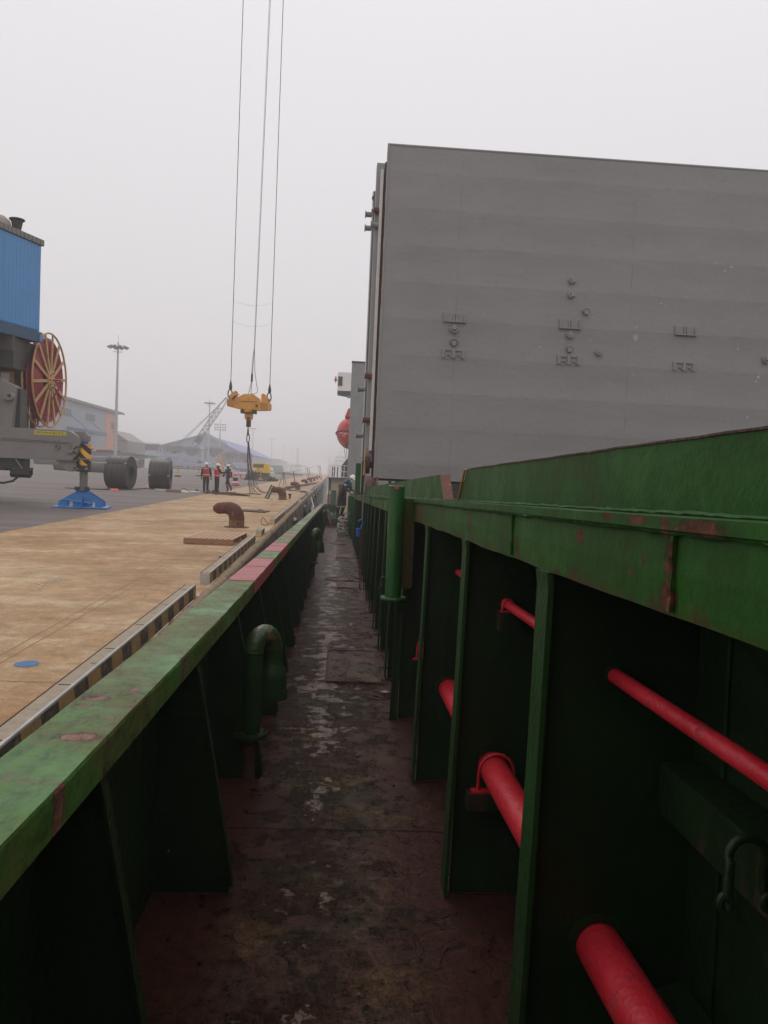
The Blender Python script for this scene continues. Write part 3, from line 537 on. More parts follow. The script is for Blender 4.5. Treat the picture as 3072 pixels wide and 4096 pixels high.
# goose-neck vents
def vent(x, y, sc_, lab):
    t = thing('gooseneck_vent', lab, 'vent pipe', (x, y, 0), 'goose-neck air pipes along the bulwark', ship=True)
    r = .055*sc_; H = .70*sc_; R_ = .078*sc_
    s = MB(); s.lathe([(.05*sc_, 0), (.045*sc_, .02), (.042*sc_, .23*sc_)], (x, y, 0), 'z', 18); build('foot', s, 'rust_dk', t, smooth=True)
    s = MB(); s.lathe([(.092*sc_, 0), (.094*sc_, .012), (.092*sc_, .024)], (x, y, .23*sc_), 'z', 20); build('flange', s, 'green_mid', t)
    for a in range(6): s = MB(); s.cyl((x+.08*sc_*cos(a*pi/3), y+.08*sc_*sin(a*pi/3), .225*sc_), (x+.08*sc_*cos(a*pi/3), y+.08*sc_*sin(a*pi/3), .27*sc_), .009*sc_, 6); build('bolt', s, 'rust_dk', t)
    s = MB(); s.cyl((x, y, .24*sc_), (x, y, H), r, 24); build('riser', s, 'green_mid', t, smooth=True)
    s = MB(); s.lathe([(r*1.05, 0), (r*1.08, .006), (r*1.05, .012)], (x, y, H-.006), 'z', 24); build('weld_ring', s, 'green', t)
    dx, dy = .62, .78
    arc = [(x+(R_-R_*cos(a*pi/10))*dx, y+(R_-R_*cos(a*pi/10))*dy, H+1.15*R_*sin(a*pi/10)) for a in range(11)]
    s = MB(); s.tube(arc, r*1.02, 24); build('bend', s, mat('bend_paint_chipped', (.018, .070, .011), (.03, .04, .014), 8, .4, .42, (.15, .07, .045), .3, 60, rscale=6), t, smooth=True)
    ex, ey = x+2*R_*dx, y+2*R_*dy
    s = MB(); s.cyl((ex, ey, H+.005), (ex, ey, H-.07*sc_), r, 24); build('drop', s, 'green_mid', t, smooth=True)
    s = MB(); s.lathe([(r*1.02, 0), (r*1.05, -.03*sc_), (r*1.42, -.06*sc_), (r*1.56, -.12*sc_), (r*1.58, -.165*sc_)], (ex, ey, H-.06*sc_), 'z', 26); build('float_head', s, 'green_mid', t, smooth=True)
    s = MB(); s.lathe([(r*1.62, -.165*sc_), (r*1.68, -.165*sc_), (r*1.68, -.225*sc_), (r*1.45, -.225*sc_)], (ex, ey, H-.06*sc_), 'z', 26); build('head_ring', s, 'green_mid', t)
vent(-.44, 4.28, 1., 'large green goose-neck vent pipe with rust patch, nearest along the bulwark')
vent(-.46, 14.6, 1.1, 'dark green goose-neck vent halfway along the bulwark')
vent(-.62, 30.5, 1.1, 'farthest dark goose-neck vent, near the end of the bulwark')

# debris scraps on the deck
t = thing('flaked_rust_scrap', 'thin flakes of peeled rust and a paper scrap lying on the deck by a stay', 'debris', (.36, 6.0, 0), ship=True)
for i, (x, y, s1, s2, a) in enumerate([(.34, 5.98, .055, .022, .2), (.37, 6.06, .05, .02, -.3), (.41, 6.0, .03, .015, .6)]):
    s = MB(); R_ = Matrix.Translation((x, y, .008)) @ Matrix.Rotation(a, 4, 'Z') @ Matrix.Rotation(.25, 4, 'Y')
    s.box(-s1, s1, -s2, s2, -.002, .002, R_); build('flake', s, 'rust_dk', t)
s = MB(); s.box(-.03, .03, -.03, .03, 0, .002, Matrix.Translation((.43, 6.18, .01)) @ Matrix.Rotation(.5, 4, 'Z')); build('paper_scrap', s, 'rope', t)
for x, y, L in ((-.50, 36.4, .12), (-.36, 35.7, .16)):
    t = thing('timber_offcut', 'short dark offcut of flat bar on the deck near the left toe'+(' , the nearer one' if L > .13 else ', the farther one'), 'offcut', (x, y, 0), 'dark offcuts on the far deck', ship=True)
    t['label'] = 'short dark flat offcut on the far deck, '+('nearer of two' if L > .13 else 'farther of two')
    s = MB(); s.box(x-L, x+L, y-.06, y+.06, 0, .03); build('offcut_bar', s, 'dark', t)

# chain hoist hanging on a wire beside the stays
t = thing('chain_hoist', 'small blue chain hoist with long rusty chain hanging beside the coaming stays', 'chain hoist', (.33, 11.2, 1.1), ship=True)
s = MB(); s.tube([(.318+.035*cos(a)-.0, 11.2, 1.185+.042*sin(a)) for a in [pi*.95-i*pi*1.25/12 for i in range(13)]], [.006+.004*sin(i*pi/12) for i in range(13)], 8); build('top_hook', s, 'hblue', t, smooth=True)
s = MB(); s.tube([(.345, 11.2, 1.155), (.33, 11.2, 1.125), (.335, 11.2, 1.105)], .010, 8); build('hook_shank', s, 'hblue', t)
s = MB(); s.box(.262, .312, 11.17, 11.24, 0.985, 1.105); build('gear_case', s, 'hblue', t, bevel=.008)
s = MB(); s.box(.312, .352, 11.18, 11.23, 1.06, 1.10); build('chain_guide', s, 'dark', t, bevel=.004)
s = MB()
def chain(mb, p0, p1, L=.034, r=.0042, wd=.012, n=6):
    p0, p1 = Vector(p0), Vector(p1); D_ = p1-p0; k = int(D_.length/(L*.78)); u = D_.normalized(); a = u.cross(Vector((0, 1, 0))).normalized(); b_ = u.cross(a)
    for i in range(k):
        c_ = p0+D_*(i+.5)/k; q = a if i % 2 else b_
        mb.tube([c_+u*(L*.5*cos(t_))+q*(wd*sin(t_)) for t_ in [j*2*pi/8 for j in range(8)]], r, 5, closed=True)
chain(s, (.325, 11.2, 1.07), (.335, 11.2, .33)); chain(s, (.345, 11.2, 1.07), (.352, 11.2, .28)); o = build('hoist_chain', s, 'rust', t); o['kind'] = 'stuff'
s = MB(); s.tube([(.345, 11.2, .28), (.35, 11.2, .22), (.37, 11.2, .20), (.372, 11.2, .235)], .009, 7); build('load_hook', s, 'dark', t)
t = thing('hatch_pull_wire', 'brown wire rope running from the rusty wheel down to the blue hoist', 'wire rope', (.45, 14, 2), ship=True)
s = MB(); s.tube([(.60, 19, 3.2), (.53, 17.4, 2.45), (.45, 14.2, 1.98), (.385, 12.5, 1.5), (.342, 11.25, 1.215)], .009, 7); build('strand', s, 'rust_dk', t)

# ---------------------------------------------------------------- hatch covers
def slab(nm, x0, x1, y, z0, z1, th, par, m_, amp=.006, sign=-1):
    s = MB(); nu, nv = 60, 64
    def fn(u, v):
        x = x0+(x1-x0)*u; z = z0+(z1-z0)*v
        e_ = min(1, u*30, (1-u)*30, v*30, (1-v)*30)
        bmp = amp*(abs(sin(z*pi/.78))-.5)+amp*.15*(abs(sin(x*pi/1.26))-.5)+.004*sin(x*2.1+z*1.3)*sin(z*.9)
        return (x, y-.012*e_+sign*-bmp*e_, z)
    s.grid(fn, nu, nv)
    s.box(x0, x1, y+.002, y+th, z0, z1); return build(nm, s, m_, par)
def ring(par, x, z, y, R_, ang, nm='lashing_ring'):
    s = MB(); pts = [(R_*cos(a), R_*sin(a)) for a in [pi*i/10 for i in range(11)]]
    rot = lambda p: (x+p[0]*cos(ang)-p[1]*sin(ang), y-.045-.02*abs(p[1])/R_, z+p[0]*sin(ang)+p[1]*cos(ang))
    s.tube([rot(p) for p in pts]+[rot((-R_*.3, -R_*.12)), rot((R_*.3, -R_*.12))], .019, 8, closed=True)
    o = build(nm, s, 'grey', par, smooth=True)
    c_ = MB(); T = Matrix.Translation((x, y-.03, z)) @ Matrix.Rotation(-ang, 4, 'Y'); c_.box(-.045, .045, -.045, .03, -.065, .035, T); build('ring_clip', c_, 'grey', o, bevel=.008)
def socket(par, x, z, y, kind):
    s = MB(); s.box(x-.265, x+.265, y-.022, y+.01, z-.125, z+.125); o = build('container_socket', s, 'grey', par, bevel=.004)
    if kind == 'upper':
        for dx in (-.225, -.025, .035, .215): c_ = MB(); c_.box(x+dx-.02, x+dx+.02, y-.055, y-.02, z-.095, z+.09); build('guide_bar', c_, 'grey', o, bevel=.004)
        c_ = MB(); c_.box(x-.235, x+.235, y-.07, y-.02, z-.105, z-.08); build('guide_bar', c_, 'grey', o, bevel=.004)
    else:
        for dx in (-.22, .0, .22): c_ = MB(); c_.box(x+dx-.03, x+dx+.03, y-.055, y-.02, z-.095, z+.095); build('guide_bar', c_, 'grey', o, bevel=.004)
        for dx in (-.11, .11):
            c_ = MB(); c_.prism([(x+dx-.075, z-.085), (x+dx-.045, z-.01), (x+dx+.045, z-.01), (x+dx+.075, z-.085), (x+dx+.05, z-.085), (x+dx+.03, z-.03), (x+dx-.03, z-.03), (x+dx-.05, z-.085)], 'y', y-.05, y-.02); build('guide_bar', c_, 'grey', o)
            c_ = MB(); c_.box(x+dx-.05, x+dx+.05, y-.06, y-.02, z+.065, z+.08); build('guide_bar', c_, 'grey', o)
def roller(par, x, y, z, L=.16, r=.085):
    s = MB(); s.cyl((x, y, z), (x+L, y, z), r*.72, 18); o = build('roller_pin', s, 'rust' if L > .155 else 'grey2', par, smooth=True)
    s = MB(); s.cyl((x-.02, y, z), (x+.0, y, z), r, 20); build('roller_flange', s, 'grey2', o)
hc = thing('hatch_cover', 'huge near grey steel hatch cover standing upright, with container sockets and lashing rings', 'hatch cover', (.75, 16.7, 1.97), 'upright folded hatch covers', ship=True)
slab('panel', .735, 12.6, 16.7, 1.97, 9.17, .48, hc, 'grey', .013)
s = MB(); s.tube([(.735+i*.25, 16.72, 9.16) for i in range(48)], .035, 8); build('top_edge', s, 'grey', hc, smooth=True)
s = MB(); s.tube([(.742, 16.71, 1.98+i*.24) for i in range(31)], [.028+random.uniform(-.006, .008) for _ in range(31)], 8); build('side_edge', s, 'grey', hc, smooth=True)
s = MB(); s.box(.80, 12.5, 16.9, 17.15, 1.93, 1.972); build('seal_channel', s, 'rust_dk', hc)
for x in (2.335, 4.885, 7.485, 10.05):
    socket(hc, x, 5.525, 16.7, 'upper'); socket(hc, x, 4.74, 16.7, 'lower')
for x, z, a in ((2.33, 5.29, pi), (2.34, 4.98, 0), (4.885, 6.48, pi/2), (4.885, 6.17, pi/2), (5.22, 5.82, .2), (4.89, 5.30, pi), (4.89, 4.98, 0), (5.555, 4.96, pi-.5), (9.36, 5.0, pi-.6)):
    ring(hc, x, z, 16.7, .085 if abs(x-5.2) > .5 else .07, a)
s = MB(); s.prism([(6.30, 5.30), (6.38, 5.22), (6.42, 5.35), (6.39, 5.52), (6.40, 5.60), (6.36, 5.56), (6.35, 5.50), (6.33, 5.56), (6.32, 5.44)], 'y', 16.681, 16.686); build('filler_patch', s, mat('pale_primer', (.40, .37, .29), (.30, .28, .22), 20, .8), hc)
for x in (2.36, 6.22):
    s = MB(); s.tube([(x+random.uniform(-.004, .004), 16.688, 2.05+.1*i) for i in range(70)], [.0015+.004*random.random() for _ in range(70)], 5); build('panel_seam', s, 'grey', hc)
M['fleck'] = mat('pale_paint_fleck', (.55, .52, .48), (.45, .42, .38), 30, .8)
for x, z, r_ in ((3.2, 5.45, .022), (4.25, 5.0, .018), (4.18, 5.25, .012), (3.0, 5.62, .01), (4.2, 5.35, .012), (6.9, 6.1, .02), (7.0, 6.05, .02), (8.3, 6.9, .03), (8.45, 7.0, .03), (8.1, 7.05, .02), (8.7, 5.2, .025), (9.2, 4.6, .04), (9.15, 4.5, .03), (5.4, 5.7, .015), (5.35, 5.2, .02), (6.35, 4.5, .02), (2.9, 3.9, .015), (1.6, 7.5, .015), (6.0, 8.1, .012), (9.0, 3.7, .03)):
    s = MB(); s.add([(x+r_*random.uniform(.4, 1)*cos(a), 16.683, z+r_*random.uniform(.4, 1)*sin(a)) for a in [i*pi/5 for i in range(10)]], [tuple(range(10))]); build('paint_fleck', s, 'fleck', hc)
hc2 = thing('hatch_cover', 'second grey hatch cover folded close behind the near one, with roller pins on its edge', 'hatch cover', (.6, 17.6, 2.3), 'upright folded hatch covers', ship=True)
s = MB(); s.box(.53, 12.4, 17.62, 17.95, 2.3, 9.15); build('panel', s, 'grey2', hc2, bevel=.01)
s = MB(); s.box(.62, .68, 17.35, 17.6, 2.6, 8.9); build('edge_rail', s, 'white', hc2)
s = MB(); s.box(.70, .74, 17.2, 17.62, 2.0, 9.0); build('seal_strip', s, 'rust_dk', hc2)
for z in (8.05, 7.72, 4.30, 3.30): roller(hc2, .50 if z > 7.9 else .46, 17.55, z, .17 if z not in (7.72,) else .15)
s = MB(); s.box(.66, .71, 17.5, 17.62, 8.35, 8.6); build('latch', s, 'dark', hc2)
hc3 = thing('hatch_cover', 'third grey hatch cover, a thin upright strip with white edge trim behind the second', 'hatch cover', (.5, 18.3, 2.3), 'upright folded hatch covers', ship=True)
s = MB(); s.box(.50, 12.4, 18.3, 18.6, 2.4, 8.78); build('panel', s, 'grey2', hc3, bevel=.01)
s = MB(); s.box(.475, .50, 18.28, 18.34, 2.5, 8.75); build('edge_trim', s, 'white', hc3)
for z in (8.22, 7.90, 4.1, 3.0): roller(hc3, .34, 18.32, z, .15)
for z in (8.75-.45, 8.6): s = MB(); s.box(.465, .50, 18.25, 18.34, z-.03, z+.03); build('latch', s, 'dark', hc3)
hc4 = thing('hatch_cover', 'distant grey hatch cover standing beyond the worker in front of the red lifeboat', 'hatch cover', (.4, 43, 1.8), 'upright folded hatch covers', ship=True)
slab('panel', .375, 12., 43., 1.75, 8.92, .5, hc4, 'grey2', .004)
s = MB(); s.box(.36, 12.1, 42.95, 43.55, 8.93, 9.0); build('top_strip', s, 'cdark', hc4)
roller(hc4, .22, 43.05, 7.0, .12, .08)
# hatch wheel
t = thing('guide_wheel', 'brown rusty hatch cover wheel beside the lower corner of the near hatch cover', 'wheel', (.58, 17.3, 2.27), ship=True)
s = MB(); s.lathe([(.03, -.05), (.17, -.05), (.195, -.045), (.20, 0), (.195, .05), (.17, .055), (.03, .055)], (.59, 17.3, 2.27), 'x', 28); build('disc', s, 'rust_dk', t, smooth=True)
s = MB(); s.cyl((.64, 17.3, 2.27), (.74, 17.3, 2.27), .07, 16); build('axle', s, 'rust_dk', t)
s = MB(); s.lathe([(.02, -.02), (.06, -.015), (.06, .02)], (.53, 17.3, 2.32), 'x', 14); build('hub_cap', s, 'capred', t)
s = MB(); s.tube([(.53, 17.25, 2.62), (.525, 17.22, 2.45), (.52, 17.2, 2.15), (.51, 17.2, 2.04), (.49, 17.2, 2.05)], .014, 7); build('safety_hook', s, 'yellow', t)

# far end of the deck: dark sheeted heap, rope pile, poop front
t = thing('sheeted_heap', 'dark green tarpaulin heap blocking the far end of the deck', 'tarpaulin heap', (-.25, 38, 0), ship=True)
s = MB(); s.grid(lambda u, v: (-.72+.80*u, 37.6+1.6*v, max(.0, (.66+.09*sin(u*9)+.05*sin(u*23+v*7))*min(1, sin(pi*u)*2.2)*min(1, sin(pi*min(1, v*1.2+.05))*2))), 26, 14); build('tarpaulin', s, 'brass', t, smooth=True)
s = MB(); s.box(-.68, .25, 37.55, 38.4, 0, .36); build('crate_base', s, 'rust_dk', t, bevel=.02)
s = MB(); s.tube([(-.62, 37.3, .72), (-.5, 37.2, .45), (-.36, 37.0, .1)], .035, 7); build('orange_lashing', s, mat('faded_orange', (.35, .10, .06), (.25, .07, .05), 9, .7), t)
t = thing('rope_heap', 'heap of coiled cream ropes with red and green floats under the worker on deck', 'rope heap', (.2, 29.5, 0), ship=True)
for i in range(13):
    z = .05+.052*i; rr = .225-.006*i; s = MB(); cx, cy = .18+random.uniform(-.03, .03), 29.5+random.uniform(-.05, .05); ph = random.uniform(0, 6)
    s.tube([(cx+rr*cos(a*pi/9), cy+rr*1.3*sin(a*pi/9), z+.02*sin(a*1.3+ph)) for a in range(18)], .026, 7, closed=True); build('rope_coil', s, 'ropew' if i % 3 else 'rope', t, smooth=True)
for x, z, m_ in ((.02, .56, 'gfl'), (.06, .37, 'gfl'), (.16, .66, 'rfl'), (.26, .52, 'rfl'), (.27, .34, 'rfl')):
    if m_ not in M: M['gfl'] = mat('float_green', (.02, .35, .05)); M['rfl'] = mat('float_red', (.35, .03, .03))
    s = MB(); s.lathe([(.01, -.05), (.04, -.03), (.045, .03), (.01, .05)], (x, 29.2, z), 'x', 12); build('float', s, m_, t, smooth=True)
t = thing('wooden_stick', 'thin pale stick leaning from the rope heap to the coaming', 'stick', (.2, 29, .4), ship=True)
s = MB(); s.tube([(.10, 28.9, .40), (.42, 29.2, .92)], .012, 6); build('rod', s, 'rope', t)

ph = thing('poop_house', 'cream painted deckhouse front with open dark doorway and white railing, at the deck end', 'deckhouse', (0, 66, 0), ship=True)
k = 66/60.
s = MB(); s.box(-.75, -.13, 66, 66.12, .0, 2.85); s.box(-.13, .62, 66, 66.12, 2.38, 2.85); s.box(.62, 3, 66, 66.12, 0, 2.85); s.box(-.13, .62, 66, 66.12, 0, .55); build('front_wall', s, 'cream', ph)
s = MB(); s.box(-.13, .62, 66.6, 66.7, .5, 2.4); build('doorway', s, 'glass', ph)
s = MB(); s.box(-.21, -.13, 65.9, 66.05, .5, 2.42).box(-.21, .66, 65.9, 66.05, 2.38, 2.46).box(.60, .68, 65.9, 66.05, .5, 2.38).box(-.21, .68, 65.85, 66.05, .5, .58); build('door_frame', s, 'cream', ph, bevel=.01)
s = MB(); s.box(-1.0, -.76, 65.9, 66.2, .4, 2.9); build('corner_column', s, 'ledge', ph, bevel=.02)
s = MB(); s.box(-.9, -.32, 65.4, 65.8, .0, 1.85); build('green_locker', s, 'green', ph, bevel=.02)
s = MB(); s.box(-1.05, 3, 64.9, 67, 2.86, 2.92); build('poop_deck_edge', s, 'cdark', ph)
for x in (-1.0, -.86, .28, 1.1):
    s = MB(); s.cyl((x, 65, 2.92), (x, 65, 3.98), .028, 8); build('rail_post', s, 'white', ph)
for z in (2.98, 3.45, 3.96):
    s = MB(); s.cyl((-1.0, 65, z), (2., 65, z), .026, 8); build('rail_bar', s, 'white', ph)
for x, m_ in ((-.72, 'rust_dk'), (-.55, 'rust_dk'), (-.28, 'rust_dk'), (.02, 'white')):
    s = MB(); s.cyl((x, 67, 2.95), (x+.02, 67, 3.9), .05, 8); build('inner_post', s, m_, ph)
s = MB(); s.prism([(.0, 3.0), (.05, 4.1), (.55, 4.75), (1.2, 4.75), (1.2, 3.0)], 'y', 69, 70); build('winch_cover', s, 'cdark', ph)
t = thing('valve_locker', 'cream box with red pipe beside it, on the green bulkhead at the bulwark end', 'locker', (-.72, 44, .9), ship=True)
s = MB(); s.box(-.86, -.72, 43.9, 44.2, .97, 1.58); build('cabinet', s, 'cream', t, bevel=.01)
s = MB(); s.box(-.62, -.5, 43.9, 44.1, .97, 1.5); build('side_post', s, 'cgrey', t, bevel=.01)
s = MB(); s.cyl((-.67, 43.95, .97), (-.67, 43.95, 1.52), .03, 10); build('red_pipe', s, 'capred', t)
s = MB(); s.box(-.92, -.38, 43.8, 44.3, .90, .96); build('shelf', s, 'rust_dk', t)
s = MB(); s.box(-.62, -.5, 43.85, 44.0, 1.52, 1.75); build('lamp', s, 'aluminium', t, bevel=.01)

lb = thing('lifeboat', 'red enclosed lifeboat slung above the deck end, with white name lettering', 'lifeboat', (.75, 62, 6.7), ship=True)
s = MB(); prof = [(.02, -1.28), (.45, -1.2), (.85, -.95), (1.12, -.55), (1.22, -.1), (1.26, 0.), (1.20, .15), (1.10, .6), (.85, 1.0), (.45, 1.22), (.02, 1.28)]
vs = []; n = 26
L_ = [(-3.2, .05), (-3.0, .45), (-2.5, .78), (-1.6, .96), (0, 1.), (1.6, .96), (2.5, .78), (3.0, .45), (3.2, .05)]
for yy, k_ in L_:
    for j in range(n):
        a = 2*pi*j/n; rx = 1.26*k_; rz = 1.3*(.35+.65*k_); vs.append((.76+rx*cos(a), 65.2+yy, 6.72+rz*sin(a)*(1 if sin(a) < 0 else .95)))
s.add(vs, [(i*n+j, i*n+(j+1) % n, (i+1)*n+(j+1) % n, (i+1)*n+j) for i in range(len(L_)-1) for j in range(n)]+[tuple(range(n)), tuple((len(L_)-1)*n+j for j in range(n))]); build('hull', s, 'lifeboat', lb, smooth=True)
s = MB(); vs = [(.76+1.30*k_*cg, 65.2+yy*1.01, 6.66) for cg in (-1,) for yy, k_ in L_]+[(.76+1.30*k_, 65.2+yy*1.01, 6.66) for yy, k_ in L_[::-1]]
s.tube(vs, .05, 8, closed=True); build('fender_band', s, 'black', lb)
s = MB(); s.prism([(.15, 7.85), (.4, 8.55), (1.5, 8.55), (1.6, 7.85)], 'y', 62.6, 64.2); build('conning_hood', s, 'lifeboat', lb, bevel=.05)
s = MB(); s.box(.25, .95, 62.02, 62.08, 6.95, 7.25); build('entry_hatch', s, 'lifeboat', lb, bevel=.02)
RX = Matrix.Rotation(rad(90), 4, 'X')
lbr = lambda x, z, y: Matrix.Translation(Vector((x, y, z))-Vector((.75, 62, 6.7))) @ RX
s = MB(); s.cyl((.16, 62.6, 5.45), (.45, 62.6, 4.1), .02, 5); build('fall_wire', s, 'wire', lb)
s = MB(); s.cyl((.34, 62.6, 5.45), (.5, 62.6, 4.4), .02, 5); build('fall_wire', s, 'wire', lb)
wg = thing('bridge_wing', 'white bridge wing box with dark window sticking out past the distant hatch cover', 'bridge wing', (0, 70, 11), ship=True)
kk = 70/66.
s = MB(); s.box(-.62, 3, 70, 72, 10.9, 12.6); build('cabin', s, 'white', wg, bevel=.03)
s = MB(); s.box(-.58, -.18, 69.96, 70.0, 11.35, 12.2); build('window', s, 'glass', wg)
s = MB(); s.prism([(-.6, 10.88), (-.6, 10.72), (1.2, 10.48), (1.2, 10.88)], 'y', 70.1, 71.9); build('underside', s, 'cdark', wg)
s = MB(); s.lathe([(.02, -.3), (.06, -.1), (.13, -.08), (.13, .1), (.06, .14), (.05, .35), (.02, .36)], (-.80, 70.2, 11.9), 'z', 12); build('side_lamp', s, 'lifeboat', wg)
s = MB(); s.cyl((-.8, 70.2, 11.85), (-.6, 70.2, 11.85), .03, 6); build('lamp_bracket', s, 'lifeboat', wg)

for txt, sz, x, z in (('BAO XING', .165, .09, 6.46), ('PANAMA', .085, .12, 6.27), ('CSB 01', .07, .10, 6.62)):
    text('name_lettering', txt, sz, 'white', lb, Matrix.Translation((x-.75, 62.24-62, z-6.7)) @ Matrix.Rotation(rad(-36), 4, 'Z') @ Matrix.Rotation(rad(8), 4, 'Y') @ RX, .01)

# unseen block added behind the viewer to cut light on the near deck
f = MB(); f.box(-1.2, 9, -3.6, -1.6, 0, 3.4); f.box(-1.4, 9.2, -3.8, -1.45, 3.4, 3.5); setting('unseen_shade_block', f, 'green', ship=True)

# ================================================================== QUAY (true world axes, quay surface z = 0)
bx = lambda y: -6.35-.010*max(0, y)
q = MB(); q.grid(lambda u, v: (bx(-20+1500*u*u)+(-1.47-bx(-20+1500*u*u))*v, -20+1500*u*u, 0), 60, 4)
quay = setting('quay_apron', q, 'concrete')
q = MB()
def yard(u, v):
    y = -25+2600*u*u; x0 = bx(min(y, 1480))+.25; x = x0-(1500*v**2.2); return (x, y, gz(x)-.004)
q.grid(yard, 70, 60); setting('asphalt_yard', q, 'asphalt')
q = MB(); q.box(-1.47, -1.312, -20, 1480, -5, -.004)
o = build('wall_face', q, 'qwall', quay)
for i in range(30):
    q = MB(); y = 1+2.6*i+random.uniform(-.05, .05); q.tube([(-1.31+random.uniform(-.002, .002), y, -.1-.3*j) for j in range(14)], .012, 5); build('wall_joint', q, 'recess', quay)
# concrete joints
for x in (-2.33, -2.43):
    q = MB(); pts = [(x+random.uniform(-.012, .012)*(1 if x < -2.4 else .5), y*.35, 0) for y in range(-6, 240)]
    q.add([p for a, b2, c_ in pts for p in ((a-.006, b2, .002), (a+.006, b2, .002))], [(2*i, 2*i+1, 2*i+3, 2*i+2) for i in range(len(pts)-1)]); build('expansion_joint', q, 'joint', quay)
for y in (5.2, 14.3, 24, 33.5, 43, 52, 62):
    q = MB(); q.add([p for i in range(60) for p in ((-6.2+i*.078, y+random.uniform(-.008, .008), .002), (-6.2+i*.078, y+.012, .002))], [(2*i, 2*i+1, 2*i+3, 2*i+2) for i in range(59)]); build('expansion_joint', q, 'joint', quay)
w = MB(); w.box(-1.18, 700, -60, 2400, -3.9, -3.4); setting('harbour_water', w, 'water')

# fender openings: dark panels on the wall face paint their shade, with diagonal beams
for i, y in enumerate([27.5, 38.5, 48, 57, 66, 75, 84, 93, 102, 111, 120, 130]):
    t = thing('fender_frame', 'dark fender opening with pale diagonal beam in the quay wall, '+['nearest', 'second', 'third', 'fourth', 'fifth', 'sixth', 'seventh', 'eighth', 'ninth', 'tenth', 'eleventh', 'farthest'][i]+' of the row', 'fender frame', (-1.3, y, -1), 'fender frames down the quay wall')
    L = 3.6 if i == 0 else 7.2
    s = MB(); s.prism([(y, -3.2), (y+.1, -.5), (y+.5, -.22), (y+L-.3, -.22), (y+L, -3.2)], 'x', -1.4, -1.302); build('recess', s, 'recess', t)
    s = MB(); s.tube([(-1.26, y+.5, -.26), (-1.12, y+L*.62, -1.35)], .085, 4); build('diagonal_beam', s, 'aluminium', t)
    s = MB(); s.tube([(-1.27, y+.4, -.55), (-1.27, y+.4, -1.1)], .06, 12); build('rubber_block', s, 'black', t)
    s = MB(); s.tube([(-1.27, y+.1, -.45), (-1.15, y+.5, -.75)], .03, 6); build('shackle_eye', s, 'steel', t)

# pipe laid along the quay edge
t = thing('quay_edge_pipe', 'long dirt-caked pipe fixed along the edge of the quay beside the kerbs', 'pipe', (-1.36, 0, -.06))
y = -2.
while y < 62:
    L = 2.9; s = MB(); k = 30
    s.tube([(-1.385+random.uniform(-.008, .008), y+L*i/k, -.035+random.uniform(-.008, .008)) for i in range(k+1)], [.080+random.uniform(-.014, .016) for _ in range(k+1)], 12); build('pipe_length', s, M.setdefault('dpipe', mat('mud_caked_pipe', (.34, .25, .15), (.15, .10, .06), 7, .85, .3, (.08, .055, .035), 1., 30)), t, smooth=True)
    s = MB(); s.lathe([(.078, 0), (.088, .01), (.088, .05), (.078, .06)], (-1.385, y+L-.03, -.055), 'y', 14); build('coupling', s, 'rust_dk', t)
    y += L
# kerbs
def kerb(y0, y1, lab, mat_='stripe', x0=-1.605, x1=-1.475, h=.145, yellow=None):
    t = thing('quay_kerb', lab, 'kerb', (x0, y0, 0), 'kerb lengths along the quay edge')
    s = MB(); s.box(x0+.012, x1-.02, y0+.01, y1-.01, 0, h); build('core', s, 'curbtop', t, bevel=.006)
    s = MB(); s.box(x1-.014, x1, y0, y1, 0, h-.012); build('striped_face', s, mat_, t)
    s = MB(); s.tube([(x1-.013, y0+.004, h-.006), (x1-.013, y1-.004, h-.006)], .013, 8); build('edge_trim', s, 'aluminium', t, smooth=True)
    s = MB(); s.tube([(x0+.01, y0+.004, h-.004), (x0+.01, y1-.004, h-.004)], .007, 6); build('edge_trim', s, 'rust_dk', t)
    s = MB(); s.box(x0+.004, x1-.004, y0-.006, y0+.01, 0, h-.008); build('end_plate', s, 'aluminium', t, bevel=.003)
    if yellow: s = MB(); s.box(x0+.02, x1-.02, y0-.009, y0-.006, .01, yellow); build('yellow_patch', s, 'ywarn', t)
    y = y0+.7
    while y < y1-.3:
        s = MB(); s.box(x0+.03, x1-.03, y-.006, y+.006, h-.002, h+.002); build('joint_line', s, 'recess', t); y += .95+random.uniform(-.1, .1)
kerb(.2, 8.77, 'long concrete kerb with black and yellow stripes, nearest the viewer')
kerb(9.8, 15.65, 'striped kerb length second from the viewer, in front of the timber pallet')
kerb(17.05, 17.8, 'short stub of kerb alone between two long kerb lengths', yellow=.05)
kerb(21.0, 25.9, 'striped kerb with dark ribs and a wire loop lying at its end', yellow=.08)
kerb(26.4, 31.3, 'pale kerb length just beyond the one with the wire loop', 'curbtop', yellow=.07)
kerb(31.7, 36.5, 'pale kerb with a bright yellow end face', 'curbtop', yellow=.13)
kerb(39.2, 46, 'pale kerb beyond the yellow-ended one, near the third bollard', 'curbtop')
kerb(46.8, 56, 'far kerb length with a black hose lying over it', 'curbtop')
kerb(58, 70, 'very far kerb length by the leaning poles', 'curbtop')
kerb(72, 90, 'farthest kerb length visible along the quay edge', 'curbtop')
for x0, x1, y0, y1, lab in ((-1.68, -1.61, 12.4, 12.55, 'small rusty bracket stub against the back of the second kerb'),):
    t = thing('kerb_bracket', lab, 'bracket', (x0, y0, 0)); s = MB(); s.box(x0-.06, x1, y0, y1, 0, .07); build('stub', s, 'steel', t, bevel=.004)
t = thing('wire_loop', 'loose rusty wire loop lying at the end of the striped kerb', 'wire', (-1.8, 20.9, 0))
s = MB(); s.tube([(-1.60, 20.9, .04), (-1.66, 20.85, .03), (-1.72, 20.9, .10), (-1.78, 21.0, .17), (-1.83, 21.0, .16), (-1.84, 20.9, .08), (-1.80, 20.7, .02), (-1.70, 20.5, .01), (-1.60, 20.6, .02)], .009, 7); build('loop', s, 'rust_dk', t, smooth=True)

